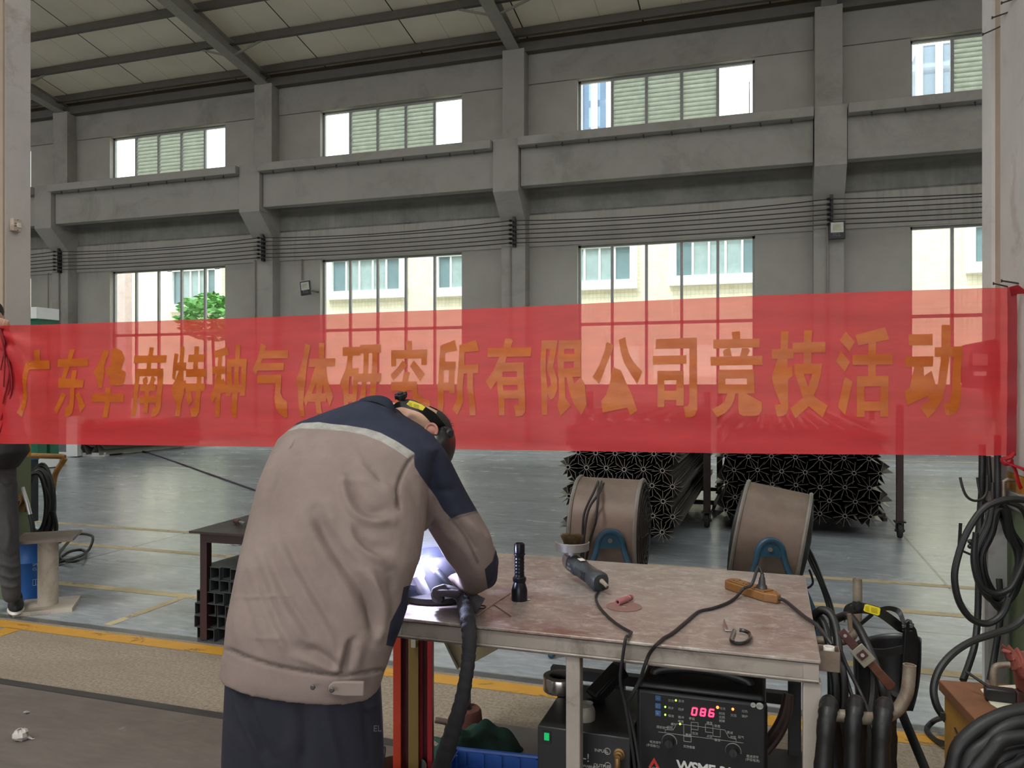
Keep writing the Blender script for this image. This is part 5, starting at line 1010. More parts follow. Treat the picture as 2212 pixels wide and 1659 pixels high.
for k in range(7): u = Lc*(k+.5)/7; q.add([crt(u-.004, .004, .03), crt(u+.004, .004, .03), crt(u+.004, .012, .03), crt(u-.004, .012, .03), crt(u-.004, .004, zc), crt(u+.004, .004, zc), crt(u+.004, .012, zc), crt(u-.004, .012, zc)], [(0, 1, 5, 4), (2, 3, 7, 6), (1, 2, 6, 5), (0, 4, 7, 3), (4, 5, 6, 7)])
for z in (.06, .12): q.bar(crt(.01, .008, z), crt(Lc-.01, .008, z), .008, .004)
for k in range(5): v = Wc*(k+.5)/5; q.bar(crt(.007, v, .03), crt(.007, v, zc), .006, .008)
q.part('ribs', m_cr, o, smooth=0)
q = MB(); q.tube([crt(-.008, -.008, zc), crt(Lc+.008, -.008, zc), crt(Lc+.008, Wc, zc), crt(-.008, Wc, zc)], .010, 8, closed=True); q.part('rim', m_cr, o)
p = onz(868, 1668, .0); o = thing('metal_bucket', 'dented grey metal pan at the foot of the red sections', 'bucket', p); zt = at(868, 1640, (p-EYE).dot(FW)-.05).z
bk_ = onz(868, 1649, .13); q = MB(); q.lathe([(.0, .0), (.09, .0), (.098, .12), (.102, .13), (.098, .128), (.088, .01), (.0, .01)], (bk_.x, bk_.y-.03, 0), UP, 30); q.part('pan', M('grey_tin', C(104, 102, 98), .4, .5, var=.15, dirt=C(70, 60, 54)), o)
q = MB(); q.tube(spline([(bk_.x-.1, bk_.y-.03, .12), (bk_.x-.08, bk_.y+.02, .17), (bk_.x-.07, bk_.y-.01, .12)]), .004, 6); q.part('bail', m_black, o)
# scraps on the floor at left
p = onz(45, 1598, 0); q = MB(); q.ball(p+UP*.02, (.035, .028, .026), seg=10, rg=6)
for i, v in enumerate(q.v): v += Vector((random.uniform(-.006, .006), random.uniform(-.006, .006), random.uniform(-.004, .006)))
q.tube([p+RT*.03+UP*.012, p+RT*.05+UP*.003, p+RT*.058+UP*.006], [.006, .003, .002], 6); tag(q.part('plastic_bag', M('milky_plastic', C(176, 168, 162), .2, 0, var=.15, scale=30), smooth=0), 'small crumpled clear plastic bag on the brown floor', 'plastic bag')
p = onz(57, 1542, 0); q = MB(); q.tube([p+UP*.006-RT*.012, p+UP*.007, p+UP*.006+RT*.012+FW*.004], [.004, .007, .003], 8); tag(q.part('metal_chip', M('bright_steel', C(170, 170, 168), .3, .9)), 'tiny bright metal chip on the floor above the plastic bag', 'chip')
# ================================================================ PEOPLE
def remesh(mb, vox, smooth=6, fac=.5):
    me = mb.mesh('tmp', [], (0, 0, 0), 0); o = bpy.data.objects.new('tmp', me); COL.objects.link(o)
    r = o.modifiers.new('r', 'REMESH'); r.mode = 'VOXEL'; r.voxel_size = vox
    if smooth: s = o.modifiers.new('s', 'SMOOTH'); s.iterations = smooth; s.factor = fac
    m2 = bpy.data.meshes.new_from_object(o.evaluated_get(bpy.context.evaluated_depsgraph_get())); bpy.data.objects.remove(o); bpy.data.meshes.remove(me); return m2
def mesh_obj(me, name, mats, parent, rebase=True):
    me.materials.clear()
    for m in mats: me.materials.append(m)
    if rebase: me.transform(Matrix.Translation(-ORG[parent.name]))
    me.shade_smooth(); me.name = name; o = bpy.data.objects.new(name, me); COL.objects.link(o); o.parent = parent; ORG[o.name] = ORG[parent.name]; return o
def coords(me): a = np.empty(len(me.vertices)*3); me.vertices.foreach_get('co', a); return a.reshape(-1, 3)
def normals(me): a = np.empty(len(me.vertices)*3); me.vertex_normals.foreach_get('vector', a); return a.reshape(-1, 3)
def proj(a):
    q = a-np.array(EYE); d = q@np.array(FW); return np.stack([CX+FPX*(q@np.array(RT))/d, CY-FPX*q[:, 2]/d], 1)
def pdist(P, line, closed=False):
    L = [np.array(p, float) for p in line]; best = np.full(len(P), 1e9)
    for i in range(len(L) if closed else len(L)-1):
        a, b = L[i], L[(i+1) % len(L)]; ab = b-a; t = np.clip(((P-a)@ab)/max(ab@ab, 1e-9), 0, 1); best = np.minimum(best, np.linalg.norm(P-(a+t[:, None]*ab), axis=1))
    return best
def sdpoly(P, poly):
    d = pdist(P, poly, True); ins = np.zeros(len(P), bool); n = len(poly)
    for i in range(n):
        (x0, y0), (x1, y1) = poly[i], poly[(i+1) % n]
        c = ((y0 > P[:, 1]) != (y1 > P[:, 1])) & (P[:, 0] < (x1-x0)*(P[:, 1]-y0)/((y1-y0) or 1e-9)+x0); ins ^= c
    return np.where(ins, d, -d)
def attr(me, name, v): a = me.attributes.new(name, 'FLOAT', 'POINT'); a.data.foreach_set('value', v.astype(np.float32))
def smooth_line(pts, n=6): return [(p.x, p.y) for p in spline([(a, b, 0) for a, b in pts], n)]
def folds(me, FL, front=None):
    a = coords(me); nrm = normals(me); P = proj(a); view = np.array(EYE)-a; view /= np.linalg.norm(view, axis=1)[:, None]; fac = np.clip((nrm*view).sum(1)*1.6, 0, 1); h = np.zeros(len(a))
    for pts, w, amp in FL:
        L = smooth_line(pts); d = pdist(P, L); q = np.array(L); e = np.minimum(np.linalg.norm(P-q[0], axis=1), np.linalg.norm(P-q[-1], axis=1)); h += amp*np.exp(-(d/w)**2)*np.clip(.35+e/(w*3), 0, 1)
    a += nrm*(h*fac)[:, None]; me.vertices.foreach_set('co', a.ravel()); me.update()
def ell(cL, cR, dep, b, n=36, sq=2.3, nt=0.0):
    """a horizontal section of a body: left and right outline points of the photograph, distance and half thickness"""
    L, R = at(cL[0], cL[1], dep), at(cR[0], cR[1], dep); c = (L+R)/2; h = (R-L)/2; out = []
    for k in range(n):
        t = 2*math.pi*k/n; ca, sa = math.cos(t), math.sin(t); out.append(c + h*abs(ca)**(2/sq)*(1 if ca > 0 else -1) + FW*b*abs(sa)**(2/sq)*(1 if sa > 0 else -1) + UP*(nt*sa))
    return out
def limb(q, nodes, seg=16, n=6):
    """a tapering limb through (px, py, depth, radius in metres) nodes with rounded ends"""
    P = spline([at(a, b, d) for a, b, d, r in nodes], n); rr = []; m = len(nodes)
    for i in range(len(P)): u = i/(len(P)-1)*(m-1); k = min(int(u), m-2); rr.append(nodes[k][3]+(nodes[k+1][3]-nodes[k][3])*(u-k))
    q.tube(P, rr, seg); q.ball(P[0], rr[0], seg=14, rg=10); q.ball(P[-1], rr[-1], seg=14, rg=10)
def jacket_mat():
    t = NT('workwear_cotton'); at_ = lambda nme: t.n('ShaderNodeAttribute', attribute_name=nme).outputs['Fac']
    w = t.noise(420, 2, .6); big = t.noise(7, 5, .65)
    be = t.mix(t.ramp(big, .3, .7), C(124, 108, 102), C(140, 124, 117)); nv = t.mix(t.ramp(big, .3, .7), C(34, 37, 52), C(46, 49, 66)); sv = t.mix(t.ramp(t.noise(30, 3), .3, .7), C(136, 133, 128), C(172, 168, 160))
    c = t.mix(t.ramp(at_('navy'), -.8, .8), be, nv); c = t.mix(t.ramp(at_('strip'), -.8, .8), c, sv)
    c = t.mix(t.math('MULTIPLY', t.ramp(at_('stain'), -1, 3), .8), c, C(70, 62, 66)); c = t.mix(t.math('MULTIPLY', t.ramp(at_('seam'), 5.0, 1.5), .5), c, C(72, 62, 58))
    return t.done(t.pbr(c, .82, 0, t.math('ADD', w, t.math('MULTIPLY', t.noise(22, 5, .7), 1.5)), .18, .004, .25))
m_jack = jacket_mat(); m_trou = M('dark_navy_trousers', C(27, 28, 40), .85, 0, var=.18, scale=10, dirt=C(38, 38, 46), damt=.3, bump=.2)
m_skin = M('skin', C(188, 146, 122), .5, 0, var=.07, scale=14, bump=.06); m_hair = M('short_black_hair', C(30, 27, 26), .6, 0, var=.3, scale=120, bump=.5)
m_glove = M('dark_glove_leather', C(72, 68, 72), .7, 0, var=.2, scale=20, bump=.25); m_mask = M('black_helmet_plastic', C(26, 26, 28), .38, 0, var=.12, scale=6, bump=.03)
m_ylab = M('yellow_label', C(226, 204, 40), .45, 0, var=.05, bump=0); m_pr = M('label_print', C(70, 64, 20), .5, bump=0)
per = thing('person', 'person in a beige and navy work jacket bent over the bench welding', 'person', at(655, 1659, 1.98)*1.0)
per.location.z = 0; ORG[per.name] = Vector(per.location)
# ---- jacket
q = MB()
q.rings([ell((480, 1450), (817, 1494), 1.975, .134), ell((484, 1424), (826, 1466), 1.98, .140), ell((488, 1400), (834, 1440), 1.985, .140)])
q.rings([ell((490, 1404), (836, 1440), 1.985, .140), ell((492, 1380), (847, 1405), 2.0, .150), ell((497, 1330), (868, 1350), 2.02, .16), ell((510, 1265), (884, 1272), 2.06, .168), ell((523, 1200), (908, 1205), 2.10, .172), ell((545, 1110), (920, 1125), 2.16, .172),
         ell((563, 1040), (925, 1055), 2.21, .168), ell((584, 988), (938, 1003), 2.26, .160), ell((604, 947), (955, 967), 2.30, .150), ell((645, 912), (935, 940), 2.34, .135), ell((712, 887), (905, 916), 2.37, .11), ell((772, 866), (872, 896), 2.39, .085), ell((792, 860), (862, 884), 2.40, .07)])
limb(q, [(915, 1000, 2.30, .074), (958, 1088, 2.33, .077), (1008, 1175, 2.37, .078), (1026, 1222, 2.40, .062), (1022, 1250, 2.46, .045)])
limb(q, [(1030, 1205, 2.40, .064), (1036, 1238, 2.44, .052), (1012, 1258, 2.54, .043), (985, 1262, 2.60, .036)])
limb(q, [(902, 1060, 2.26, .06), (912, 1120, 2.26, .034), (914, 1138, 2.27, .016)])
limb(q, [(1040, 1215, 2.44, .055), (1048, 1245, 2.48, .040)])
limb(q, [(632, 985, 2.32, .046), (618, 1040, 2.36, .048), (660, 1160, 2.46, .05), (800, 1240, 2.58, .042), (862, 1255, 2.62, .036)])
q.rings([ell((838, 1250), (884, 1262), 2.12, .03, 16), ell((836, 1310), (880, 1315), 2.10, .03, 16), ell((832, 1370), (862, 1368), 2.07, .03, 16), ell((830, 1400), (846, 1392), 2.06, .02, 16)])
jm = remesh(q, .0055, 7)
folds(jm, [(p, w*1.22 if w > 4 else w, a*.95) for p, w, a in [([(683, 1105), (702, 1150), (735, 1205), (775, 1262), (808, 1330), (820, 1380)], 13, -.020), ([(705, 1095), (735, 1165), (785, 1230), (828, 1300), (846, 1350)], 12, .010), ([(660, 1110), (690, 1180), (740, 1260), (775, 1340)], 12, .007),
           ([(738, 1030), (748, 1080), (768, 1112), (800, 1128), (848, 1126)], 8, .013), ([(765, 1050), (778, 1085), (800, 1105), (840, 1102)], 10, -.011), ([(772, 990), (790, 1022), (822, 1040), (850, 1070)], 8, .011), ([(806, 1012), (822, 1036), (838, 1044)], 7, -.012), ([(735, 1042), (775, 1040), (810, 1052), (848, 1082)], 6, .006),
           ([(752, 1134), (768, 1172), (808, 1206), (840, 1216)], 8, .012), ([(772, 1150), (795, 1178), (830, 1186)], 9, -.012), ([(720, 1140), (745, 1190), (790, 1235)], 8, -.008), ([(800, 1240), (815, 1290), (826, 1345), (816, 1400)], 9, .012), ([(786, 1245), (800, 1300), (805, 1350)], 9, -.010), ([(840, 1240), (850, 1300), (842, 1350)], 9, -.009),
           ([(741, 1456), (748, 1425), (757, 1392), (766, 1384)], 6, -.016), ([(728, 1450), (736, 1420), (744, 1390)], 7, .009), ([(765, 1450), (772, 1420), (775, 1395)], 9, .010), ([(650, 1400), (690, 1412), (735, 1448)], 9, -.012), ([(640, 1418), (690, 1436), (735, 1454)], 7, .008),
           ([(590, 1150), (640, 1250), (700, 1350), (738, 1440)], 10, .007), ([(612, 1160), (665, 1260), (715, 1345)], 9, -.008), ([(560, 1180), (600, 1290), (660, 1390)], 9, .006), ([(575, 1190), (620, 1290), (672, 1370)], 8, -.007), ([(545, 1230), (580, 1330), (620, 1410)], 8, .005), ([(558, 1240), (592, 1330), (632, 1405)], 7, -.006), ([(520, 1270), (545, 1360), (570, 1420)], 8, -.005),
           ([(505, 1289), (560, 1290), (625, 1286)], 3.5, .004), ([(545, 1378), (610, 1380)], 3.5, .003), ([(505, 1330), (520, 1400)], 7, .004),
           ([(488, 1401), (545, 1424), (610, 1442), (690, 1455), (760, 1458), (832, 1446)], 4, -.012),
           ([(893, 985), (878, 1005), (864, 1035), (858, 1062), (862, 1100)], 4, -.008), ([(990, 1110), (1015, 1130), (1042, 1165)], 7, .007), ([(982, 1125), (1010, 1160), (1035, 1195)], 6, -.006), ([(960, 1150), (1000, 1185), (1030, 1240)], 8, .005), ([(1000, 1118), (1030, 1128), (1052, 1150)], 6, -.006), ([(1020, 1118), (1045, 1140), (1062, 1170)], 5, .006),
           ([(880, 1040), (900, 1080), (920, 1120), (940, 1170)], 9, -.006), ([(900, 1030), (925, 1080), (950, 1130)], 9, .006), ([(905, 1040), (940, 1058), (975, 1060)], 7, -.006), ([(620, 1000), (600, 1060), (585, 1120)], 10, .006), ([(606, 960), (592, 1010), (580, 1060)], 8, -.006), ([(700, 900), (760, 895), (800, 905)], 9, .005), ([(822, 872), (850, 905), (890, 925), (935, 945)], 8, .006), ([(860, 930), (890, 940), (930, 960)], 7, -.005)]])
a = coords(jm); P = proj(a)
st_t = [(652, 914), (689, 912), (716, 916), (749, 919), (792, 926), (822, 935), (858, 954), (896, 979)]; st_b = [(882, 991), (852, 970), (822, 953), (785, 939), (746, 931), (692, 927), (647, 925), (618, 932)]
navy = [(560, 955), (618, 932), (635, 920)] + st_t + [(894, 990), (896, 1008), (907, 1026), (924, 1050), (942, 1074), (957, 1101), (975, 1121), (990, 1113), (1034, 1102), (1100, 1090), (1040, 880), (860, 800), (740, 800), (600, 880)]
cuff = [(1074, 1176), (1110, 1200), (1100, 1290), (1058, 1290), (1052, 1262), (1047, 1230), (1064, 1212)]; flap = [(834, 1394), (843, 1345), (866, 1300), (872, 1268), (895, 1262), (890, 1340), (860, 1400)]
attr(jm, 'navy', np.maximum(np.maximum(sdpoly(P, navy), sdpoly(P, cuff)), sdpoly(P, flap))); attr(jm, 'strip', sdpoly(P, st_t+st_b))
attr(jm, 'stain', np.maximum(sdpoly(P, [(632, 957), (640, 942), (636, 956), (630, 968), (622, 972)]), sdpoly(P, [(628, 938), (634, 934), (636, 937)])))
seams = [[(893, 985), (878, 1005), (864, 1035), (858, 1062), (862, 1100)], [(975, 1121), (1005, 1160), (1032, 1215)], [(488, 1401), (545, 1424), (610, 1442), (690, 1455), (760, 1458), (832, 1446)], [(972, 1122), (1034, 1104)], [(800, 861), (830, 878), (862, 894)]]
attr(jm, 'seam', np.minimum.reduce([pdist(P, smooth_line(s)) for s in seams]))
mesh_obj(jm, 'jacket', [m_jack], per); jk = per.children[-1] if len(per.children) else None
jk = [o for o in COL.objects if o.name.startswith('jacket')][0]
q = MB(); m_navy = M('navy_collar_cotton', C(34, 37, 54), .85, 0, var=.15, scale=10, bump=.2)
cr = [[at(px, py, d) for px, py, d in ring] for ring in ([(768, 874, 2.36), (790, 866, 2.34), (822, 872, 2.325), (850, 892, 2.33), (866, 912, 2.36), (872, 905, 2.44), (850, 880, 2.47), (800, 862, 2.45)], [(778, 862, 2.36), (800, 855, 2.34), (826, 855, 2.33), (846, 866, 2.335), (857, 893, 2.36), (862, 890, 2.44), (846, 866, 2.46), (806, 856, 2.45)])]
c2 = [[p+ (UP*-.004) for p in r] for r in cr]
def loopy(r): return spline(r, 5, True)
R0, R1 = loopy(cr[0]), loopy(cr[1]); ctr = sum(R1, Vector())/len(R1); R2 = [ctr+(p-ctr)*.90-UP*.004 for p in R1]; R3 = [ctr+(p-ctr)*.9-UP*.02 for p in R0]
q.rings([R0, [(a_+b_)/2+((a_+b_)/2-ctr)*.03 for a_, b_ in zip(R0, R1)], R1, R2, R3], cap=False); q.part('collar', m_navy, jk, label='navy stand collar')
q = MB()
for px, py in ((676, 1484), (717, 1490)): c = at(px, py, 1.832); q.lathe([(.0, .003), (.004, .003), (.006, .0015), (.0062, 0), (.0, -.004)], c+FW*-.001, -FW, 18)
sn = q.part('snap', M('gunmetal_snap', C(96, 92, 90), .35, .8, bump=0), jk)
tab = [at(x, y, 1.842) for x, y in [(786, 1474), (740, 1473), (718, 1474), (709, 1482), (709, 1493), (716, 1502), (742, 1505), (786, 1505)]]; q = MB(); n = len(tab); q.add(tab+[p+FW*.012 for p in tab], [tuple(range(n))[::-1], tuple(range(n, 2*n))]+[(i, (i+1) % n, n+(i+1) % n, n+i) for i in range(n)]); q.part('waist_tab', M('tab_cotton', C(138, 123, 116), .85, var=.06, bump=.1), jk, bev=.003)
# ---- trousers and boots
q = MB()
q.rings([ell((496, 1420), (818, 1440), 1.985, .125), ell((492, 1470), (822, 1492), 1.98, .130), ell((487, 1560), (826, 1570), 1.975, .128), ell((483, 1640), (829, 1645), 1.97, .120), ell((486, 1680), (828, 1684), 1.97, .10)])
limb(q, [(572, 1600, 1.97, .100), (566, 1800, 1.97, .088), (562, 1960, 1.95, .070), (560, 2085, 1.97, .062)]); limb(q, [(740, 1600, 1.97, .100), (752, 1800, 1.98, .088), (760, 1960, 1.96, .070), (764, 2085, 1.98, .062)])
tm = remesh(q, .008, 6)
folds(tm, [([(505, 1480), (520, 1540), (560, 1620), (590, 1670)], 9, .010), ([(522, 1480), (548, 1560), (580, 1640)], 9, -.010), ([(560, 1500), (566, 1560), (590, 1620)], 10, .006), ([(650, 1520), (660, 1590), (656, 1660)], 14, -.012), ([(700, 1510), (715, 1580), (735, 1650)], 10, .006), ([(784, 1500), (790, 1560), (800, 1640)], 8, -.006), ([(770, 1520), (795, 1530), (818, 1520)], 6, .006)])
to = mesh_obj(tm, 'trousers', [m_trou], per)
q = MB(); v, f = text_mesh('EL', .02, at(806, 1580, 1.845), RT, UP, .0006); q.add(v, f); q.part('lettering', M('thread_grey', C(62, 62, 70), .7, bump=0), to)
for px, d in ((560, 1.97), (764, 1.98)):
    p = at(px, 1800, d); p.z = 0; q = MB(); q.ball(p+FW*.06+UP*.045, (.052, .145, .05), Matrix((RT, FW, UP)).transposed()); q.ball(p+UP*.07, (.052, .07, .065), Matrix((RT, FW, UP)).transposed())
    for v in q.v: v.z = max(v.z, .0)
    q.part('boot', M('black_boot', C(36, 34, 33), .5), per)
# ---- head and neck, hair
hc = at(908, 924, 2.45); h1 = (RT*.93 - UP*.18 + FW*.32).normalized(); h2 = (UP - h1*UP.dot(h1)).normalized(); h3 = h1.cross(h2); HR = Matrix((h1, h2, h3)).transposed()
q = MB(); q.ball(hc, (.098, .070, .080), HR, 24, 18); limb(q, [(828, 905, 2.42, .058), (868, 915, 2.43, .056), (895, 925, 2.44, .058)]); q.ball(hc+h1*.03-h2*.035, (.055, .045, .05), HR); q.ball(hc+h1*.03-h2*.095+h3*.0, (.014, .022, .014), HR)
for s_ in (-1, 1): q.ball(hc+h1*.02-h2*.072+h3*(.028*s_), (.012, .012, .014), HR)
q.ball(hc+h1*-.03-h2*.075, (.012, .010, .026), HR)
bm_ = remesh(q, .005, 5)
body = mesh_obj(bm_, 'body', [m_skin], per)
e = at(932, 929, 2.368); q = MB(); q.ball(e, (.021, .018, .010), Matrix((RT, UP, FW)).transposed(), 18, 12); q.tube([e+RT*.017*math.cos(t)+UP*(.019*math.sin(t))-FW*.006 for t in [math.radians(-40+260*k/14) for k in range(15)]], .0045, 8); q.part('ear', M('ear_skin', C(190, 132, 116), .5, bump=.05), body)
q = MB(); q.ball(hc, (.101, .073, .083), HR, 32, 24); keep = [i for i, f in enumerate(q.f) if (sum((q.v[k] for k in f), Vector())/len(f)-hc).dot(h1) > .028]; q.f = [q.f[i] for i in keep]; q.mi = [0]*len(q.f); hr = q.part('hair', m_hair, per)
q = MB()
for k in range(500):
    a_ = random.uniform(0, 2*math.pi); u = random.uniform(.3, .98); p = HR@Vector((.101*u, .073*math.sqrt(1-u*u)*math.cos(a_), .083*math.sqrt(1-u*u)*math.sin(a_))); d = p.normalized(); w = d.cross(h1).normalized()*.0006; p = hc+p; q.add([p-w, p+w, p+d*.008+h1*.003], [(0, 1, 2)])
q.part('stubble', m_hair, hr, smooth=0)
# ---- welding helmet
hel = MB(); hm = at(949, 963, 2.46); HM = Matrix((RT*.98-UP*.1, UP*.98+RT*.1, FW)).transposed()
hel.ball(hm, (.051, .080, .115), HM, 28, 18); keep = [i for i, f in enumerate(hel.f) if (sum((hel.v[k] for k in f), Vector())/len(f)-hm).dot(RT) > -.040]; hel.f = [hel.f[i] for i in keep]; hel.mi = [0]*len(hel.f)
ho = hel.part('welding_helmet', m_mask, per); sd_ = ho.modifiers.new('thick', 'SOLIDIFY'); sd_.thickness = .004
outer = [(849, 875, 2.37), (859, 868, 2.355), (881, 862, 2.345), (895, 865, 2.34), (911, 873, 2.34), (923, 881, 2.345), (940, 892, 2.36), (953, 907, 2.375), (963, 920, 2.40), (968, 934, 2.42)]; inner = [(848, 884, 2.37), (862, 880, 2.355), (872, 880, 2.345), (886, 884, 2.34), (902, 889, 2.34), (914, 896, 2.345), (925, 907, 2.36), (935, 919, 2.375), (946, 930, 2.40), (954, 940, 2.42)]
O_, I_ = spline([at(*p) for p in outer], 5), spline([at(*p) for p in inner], 5); n = len(O_); q = MB(); q.add(O_+I_+[p+FW*.006 for p in O_]+[p+FW*.006 for p in I_], [f for i in range(n-1) for f in ((i, i+1, n+i+1, n+i), (2*n+i, 3*n+i, 3*n+i+1, 2*n+i+1), (i, 2*n+i, 2*n+i+1, i+1), (n+i, n+i+1, 3*n+i+1, 3*n+i))]); q.part('headband', m_mask, ho, bev=.001)
lab = [at(x, y, 2.3375) for x, y in [(878, 873), (885, 865), (894, 867), (911, 873.5), (919, 879), (913, 887), (899, 882), (886, 878)]]; q = MB(); q.add(lab, [tuple(range(8))]); q.part('yellow_label', m_ylab, ho, smooth=0, label='yellow label with fine print')
q = MB()
for k in range(4):
    for s0, s1 in ((.1, .34), (.48, .9)): a_ = at(880+28*s0, 869+2.6*k+8*s0, 2.3368); b_ = at(880+28*s1, 869+2.6*k+8*s1, 2.3368); q.bar(a_, b_, .0009, .0002, FW)
q.part('fine_print', m_pr, ho)
kc = at(867, 858, 2.345); kax = (UP*.9-FW*.35-RT*.2).normalized(); q = MB(); q.lathe([(.0, .016), (.008, .016), (.009, .010), (.015, .010), (.016, 0), (.013, -.006), (.0, -.008)], kc, kax, 30)
x_, y_, z_ = frame(kax)
for k in range(6): a_ = 2*math.pi*k/6; q.cyl(kc+(x_*math.cos(a_)+y_*math.sin(a_))*.0155, kc+(x_*math.cos(a_)+y_*math.sin(a_))*.0155+z_*.011, .0048, seg=10)
q.part('adjusting_knob', m_black, ho)
for px, py, d, r in ((956, 930, 2.40, .014), (968, 936, 2.405, .015)): c = at(px, py, d); q = MB(); q.lathe([(r, .0), (r, .010), (r*.6, .016), (0, .016)], c, (RT*.5-FW*.8).normalized(), 18); q.part('pivot_knob', m_black, ho)
# ---- gloved hands
def hand(c, palm_n, fdir, s, grip, name):
    """palm ellipsoid, four fingers of different lengths curling about a grip axis, and a thumb from the side of the palm"""
    n, f = Vector(palm_n).normalized(), Vector(fdir).normalized(); w = n.cross(f).normalized(); R = Matrix((w, f, n)).transposed(); q = MB(); q.ball(c, (.040*s, .044*s, .018*s), R, 18, 12)
    for k, (ln_, off) in enumerate(((.070, -.029), (.078, -.010), (.073, .010), (.058, .028))):
        b = c+w*(off*s)+f*(.034*s); P = [b]; ang = 0; p = b
        for j, fr in enumerate((.42, .33, .25)):
            ang += math.radians(grip*(.8, 1.0, .9)[j]); d = f*math.cos(ang)+n*math.sin(ang); p = p+d*(ln_*fr*s); P.append(p)
        q.tube(spline(P, 4), [(.0105-.003*i/12)*s for i in range(13)], 10); q.ball(P[-1], .0078*s, seg=10, rg=8); q.ball(P[1], .0108*s, seg=10, rg=8)
    b = c-w*(.034*s)-f*(.010*s); P = [b, b-w*(.012*s)+f*(.022*s)+n*(.012*s), b-w*(.004*s)+f*(.046*s)+n*(.026*s), b+w*(.012*s)+f*(.058*s)+n*(.034*s)]; q.tube(spline(P, 4), [(.013-.004*i/12)*s for i in range(13)], 10); q.ball(P[-1], .009*s, seg=10, rg=8)
    q.tube([c-f*(.03*s), c-f*(.085*s)], [.030*s, .036*s], 14)
    return q
hq = hand(at(984, 1282, 2.51), (-RT*.5-FW*.2-UP*.5), (-RT*.75+FW*.1+UP*.45), 1.05, 72, 'glove'); mesh_obj(remesh(hq, .0032, 3), 'glove', [m_glove], per)
hq = hand(at(884, 1262, 2.64), (-UP+FW*.2), (RT*.8+FW*.3-UP*.2), .9, 45, 'glove'); mesh_obj(remesh(hq, .0032, 3), 'glove', [m_glove], per)
# ---- torch
tor = thing('welding_torch', 'welding torch with a thick black sheathed cable held by the welder', 'welding torch', at(985, 1285, 2.5))
q = MB(); q.tube(spline([at(1003, 1296, 2.50), at(985, 1280, 2.50), at(962, 1255, 2.53), at(945, 1236, 2.56)]), .013, 14); q.part('handle', m_black, tor)
q = MB(); q.tube([at(946, 1237, 2.56), at(934, 1226, 2.58), at(928, 1219, 2.592)], [.012, .011, .008], 14); q.part('torch_nozzle', m_pink, tor)
cab = [(996, 1290, 2.49, .019), (1004, 1308, 2.44, .024), (1010, 1340, 2.36, .0235), (1014, 1375, 2.315, .022), (1012, 1420, 2.30, .021), (1007, 1460, 2.29, .0205), (998, 1510, 2.29, .0215), (984, 1560, 2.30, .0235), (968, 1610, 2.32, .026), (950, 1665, 2.35, .027), (930, 1730, 2.40, .027)]
P = spline([at(a_, b_, d) for a_, b_, d, r in cab], 10); rr = [float(np.interp(i/10, range(len(cab)), [c_[3] for c_ in cab]))*(1+.05*math.sin(i*1.3)+.035*math.sin(i*2.9+1)) for i in range(len(P))]
q = MB(); q.tube(P, rr, 16, flat=.8); q.part('cable_sheath', M('black_cable_sheath', C(40, 38, 42), .7, 0, var=.25, scale=24, bump=.4), tor)
# ---- second person, mostly outside the frame at left
pd = 5.04; pp_ = thing('person', 'person in black jacket and grey trousers standing behind the banner at left', 'person', onz(10, 1330, 0))
q = MB(); q.rings([ell((-75, 955), (26, 960), pd+.02, .12, 24), ell((-75, 1020), (28, 1022), pd+.02, .125, 24), ell((-72, 1060), (30, 1062), pd+.02, .12, 24)])
limb(q, [(4, 1050, pd, .088), (10, 1120, pd-.01, .078), (16, 1180, pd-.02, .066), (22, 1240, pd, .060), (25, 1285, pd, .052)]); limb(q, [(-52, 1050, pd+.05, .09), (-56, 1170, pd+.05, .07), (-58, 1280, pd+.05, .055)])
t2 = remesh(q, .009, 5); folds(t2, [([(0, 1215), (25, 1225), (45, 1220)], 4, .012), ([(0, 1238), (24, 1248), (46, 1240)], 4, .012), ([(2, 1262), (24, 1268), (42, 1262)], 4, .012), ([(0, 1190), (22, 1205), (40, 1195)], 4, -.01), ([(5, 1040), (18, 1050), (28, 1042)], 3, -.01), ([(10, 1110), (20, 1150), (14, 1190)], 6, .008)])
mesh_obj(t2, 'trousers', [M('dark_grey_denim', C(62, 61, 62), .85, 0, var=.25, scale=9, bump=.3)], pp_)
q = MB(); q.rings([ell((-84, 1010), (30, 1012), pd+.01, .15, 24), ell((-84, 985), (56, 975), pd+.01, .17, 24), ell((-84, 950), (50, 950), pd+.02, .155, 24), ell((-86, 880), (34, 880), pd+.03, .14, 24), ell((-88, 810), (36, 812), pd+.04, .13, 24), ell((-84, 760), (30, 762), pd+.05, .11, 24), ell((-60, 735), (5, 737), pd+.06, .07, 24)])
limb(q, [(24, 775, pd, .065), (34, 840, pd-.03, .055), (26, 800, pd-.12, .048), (10, 722, pd-.19, .04)]); limb(q, [(-84, 780, pd+.05, .06), (-98, 890, pd, .05), (-92, 960, pd-.08, .042)])
mesh_obj(remesh(q, .009, 5), 'jacket', [M('black_jacket', C(24, 24, 26), .75, 0, var=.2, scale=12, bump=.2)], pp_)
q = MB(); q.ball(at(-28, 690, pd+.04), (.078, .095, .112), seg=20, rg=14); q.tube([at(-28, 740, pd+.06), at(-28, 705, pd+.05)], .055, 14); q.ball(at(-28, 694, pd-.06), (.012, .02, .016))
hq = hand(at(4, 700, pd-.24), (-FW*.3-UP*.6), (RT*.5+UP*.8-FW*.3), .85, 55, 'h'); q.add(hq.v, hq.f); q.tube([at(-26, 730, pd), at(4, 708, pd-.2)], .028, 10)
mesh_obj(remesh(q, .005, 3), 'body', [m_skin], pp_)
q = MB(); q.ball(at(-28, 672, pd+.06), (.084, .1, .085), seg=20, rg=12); q.part('hair', m_hair, pp_)
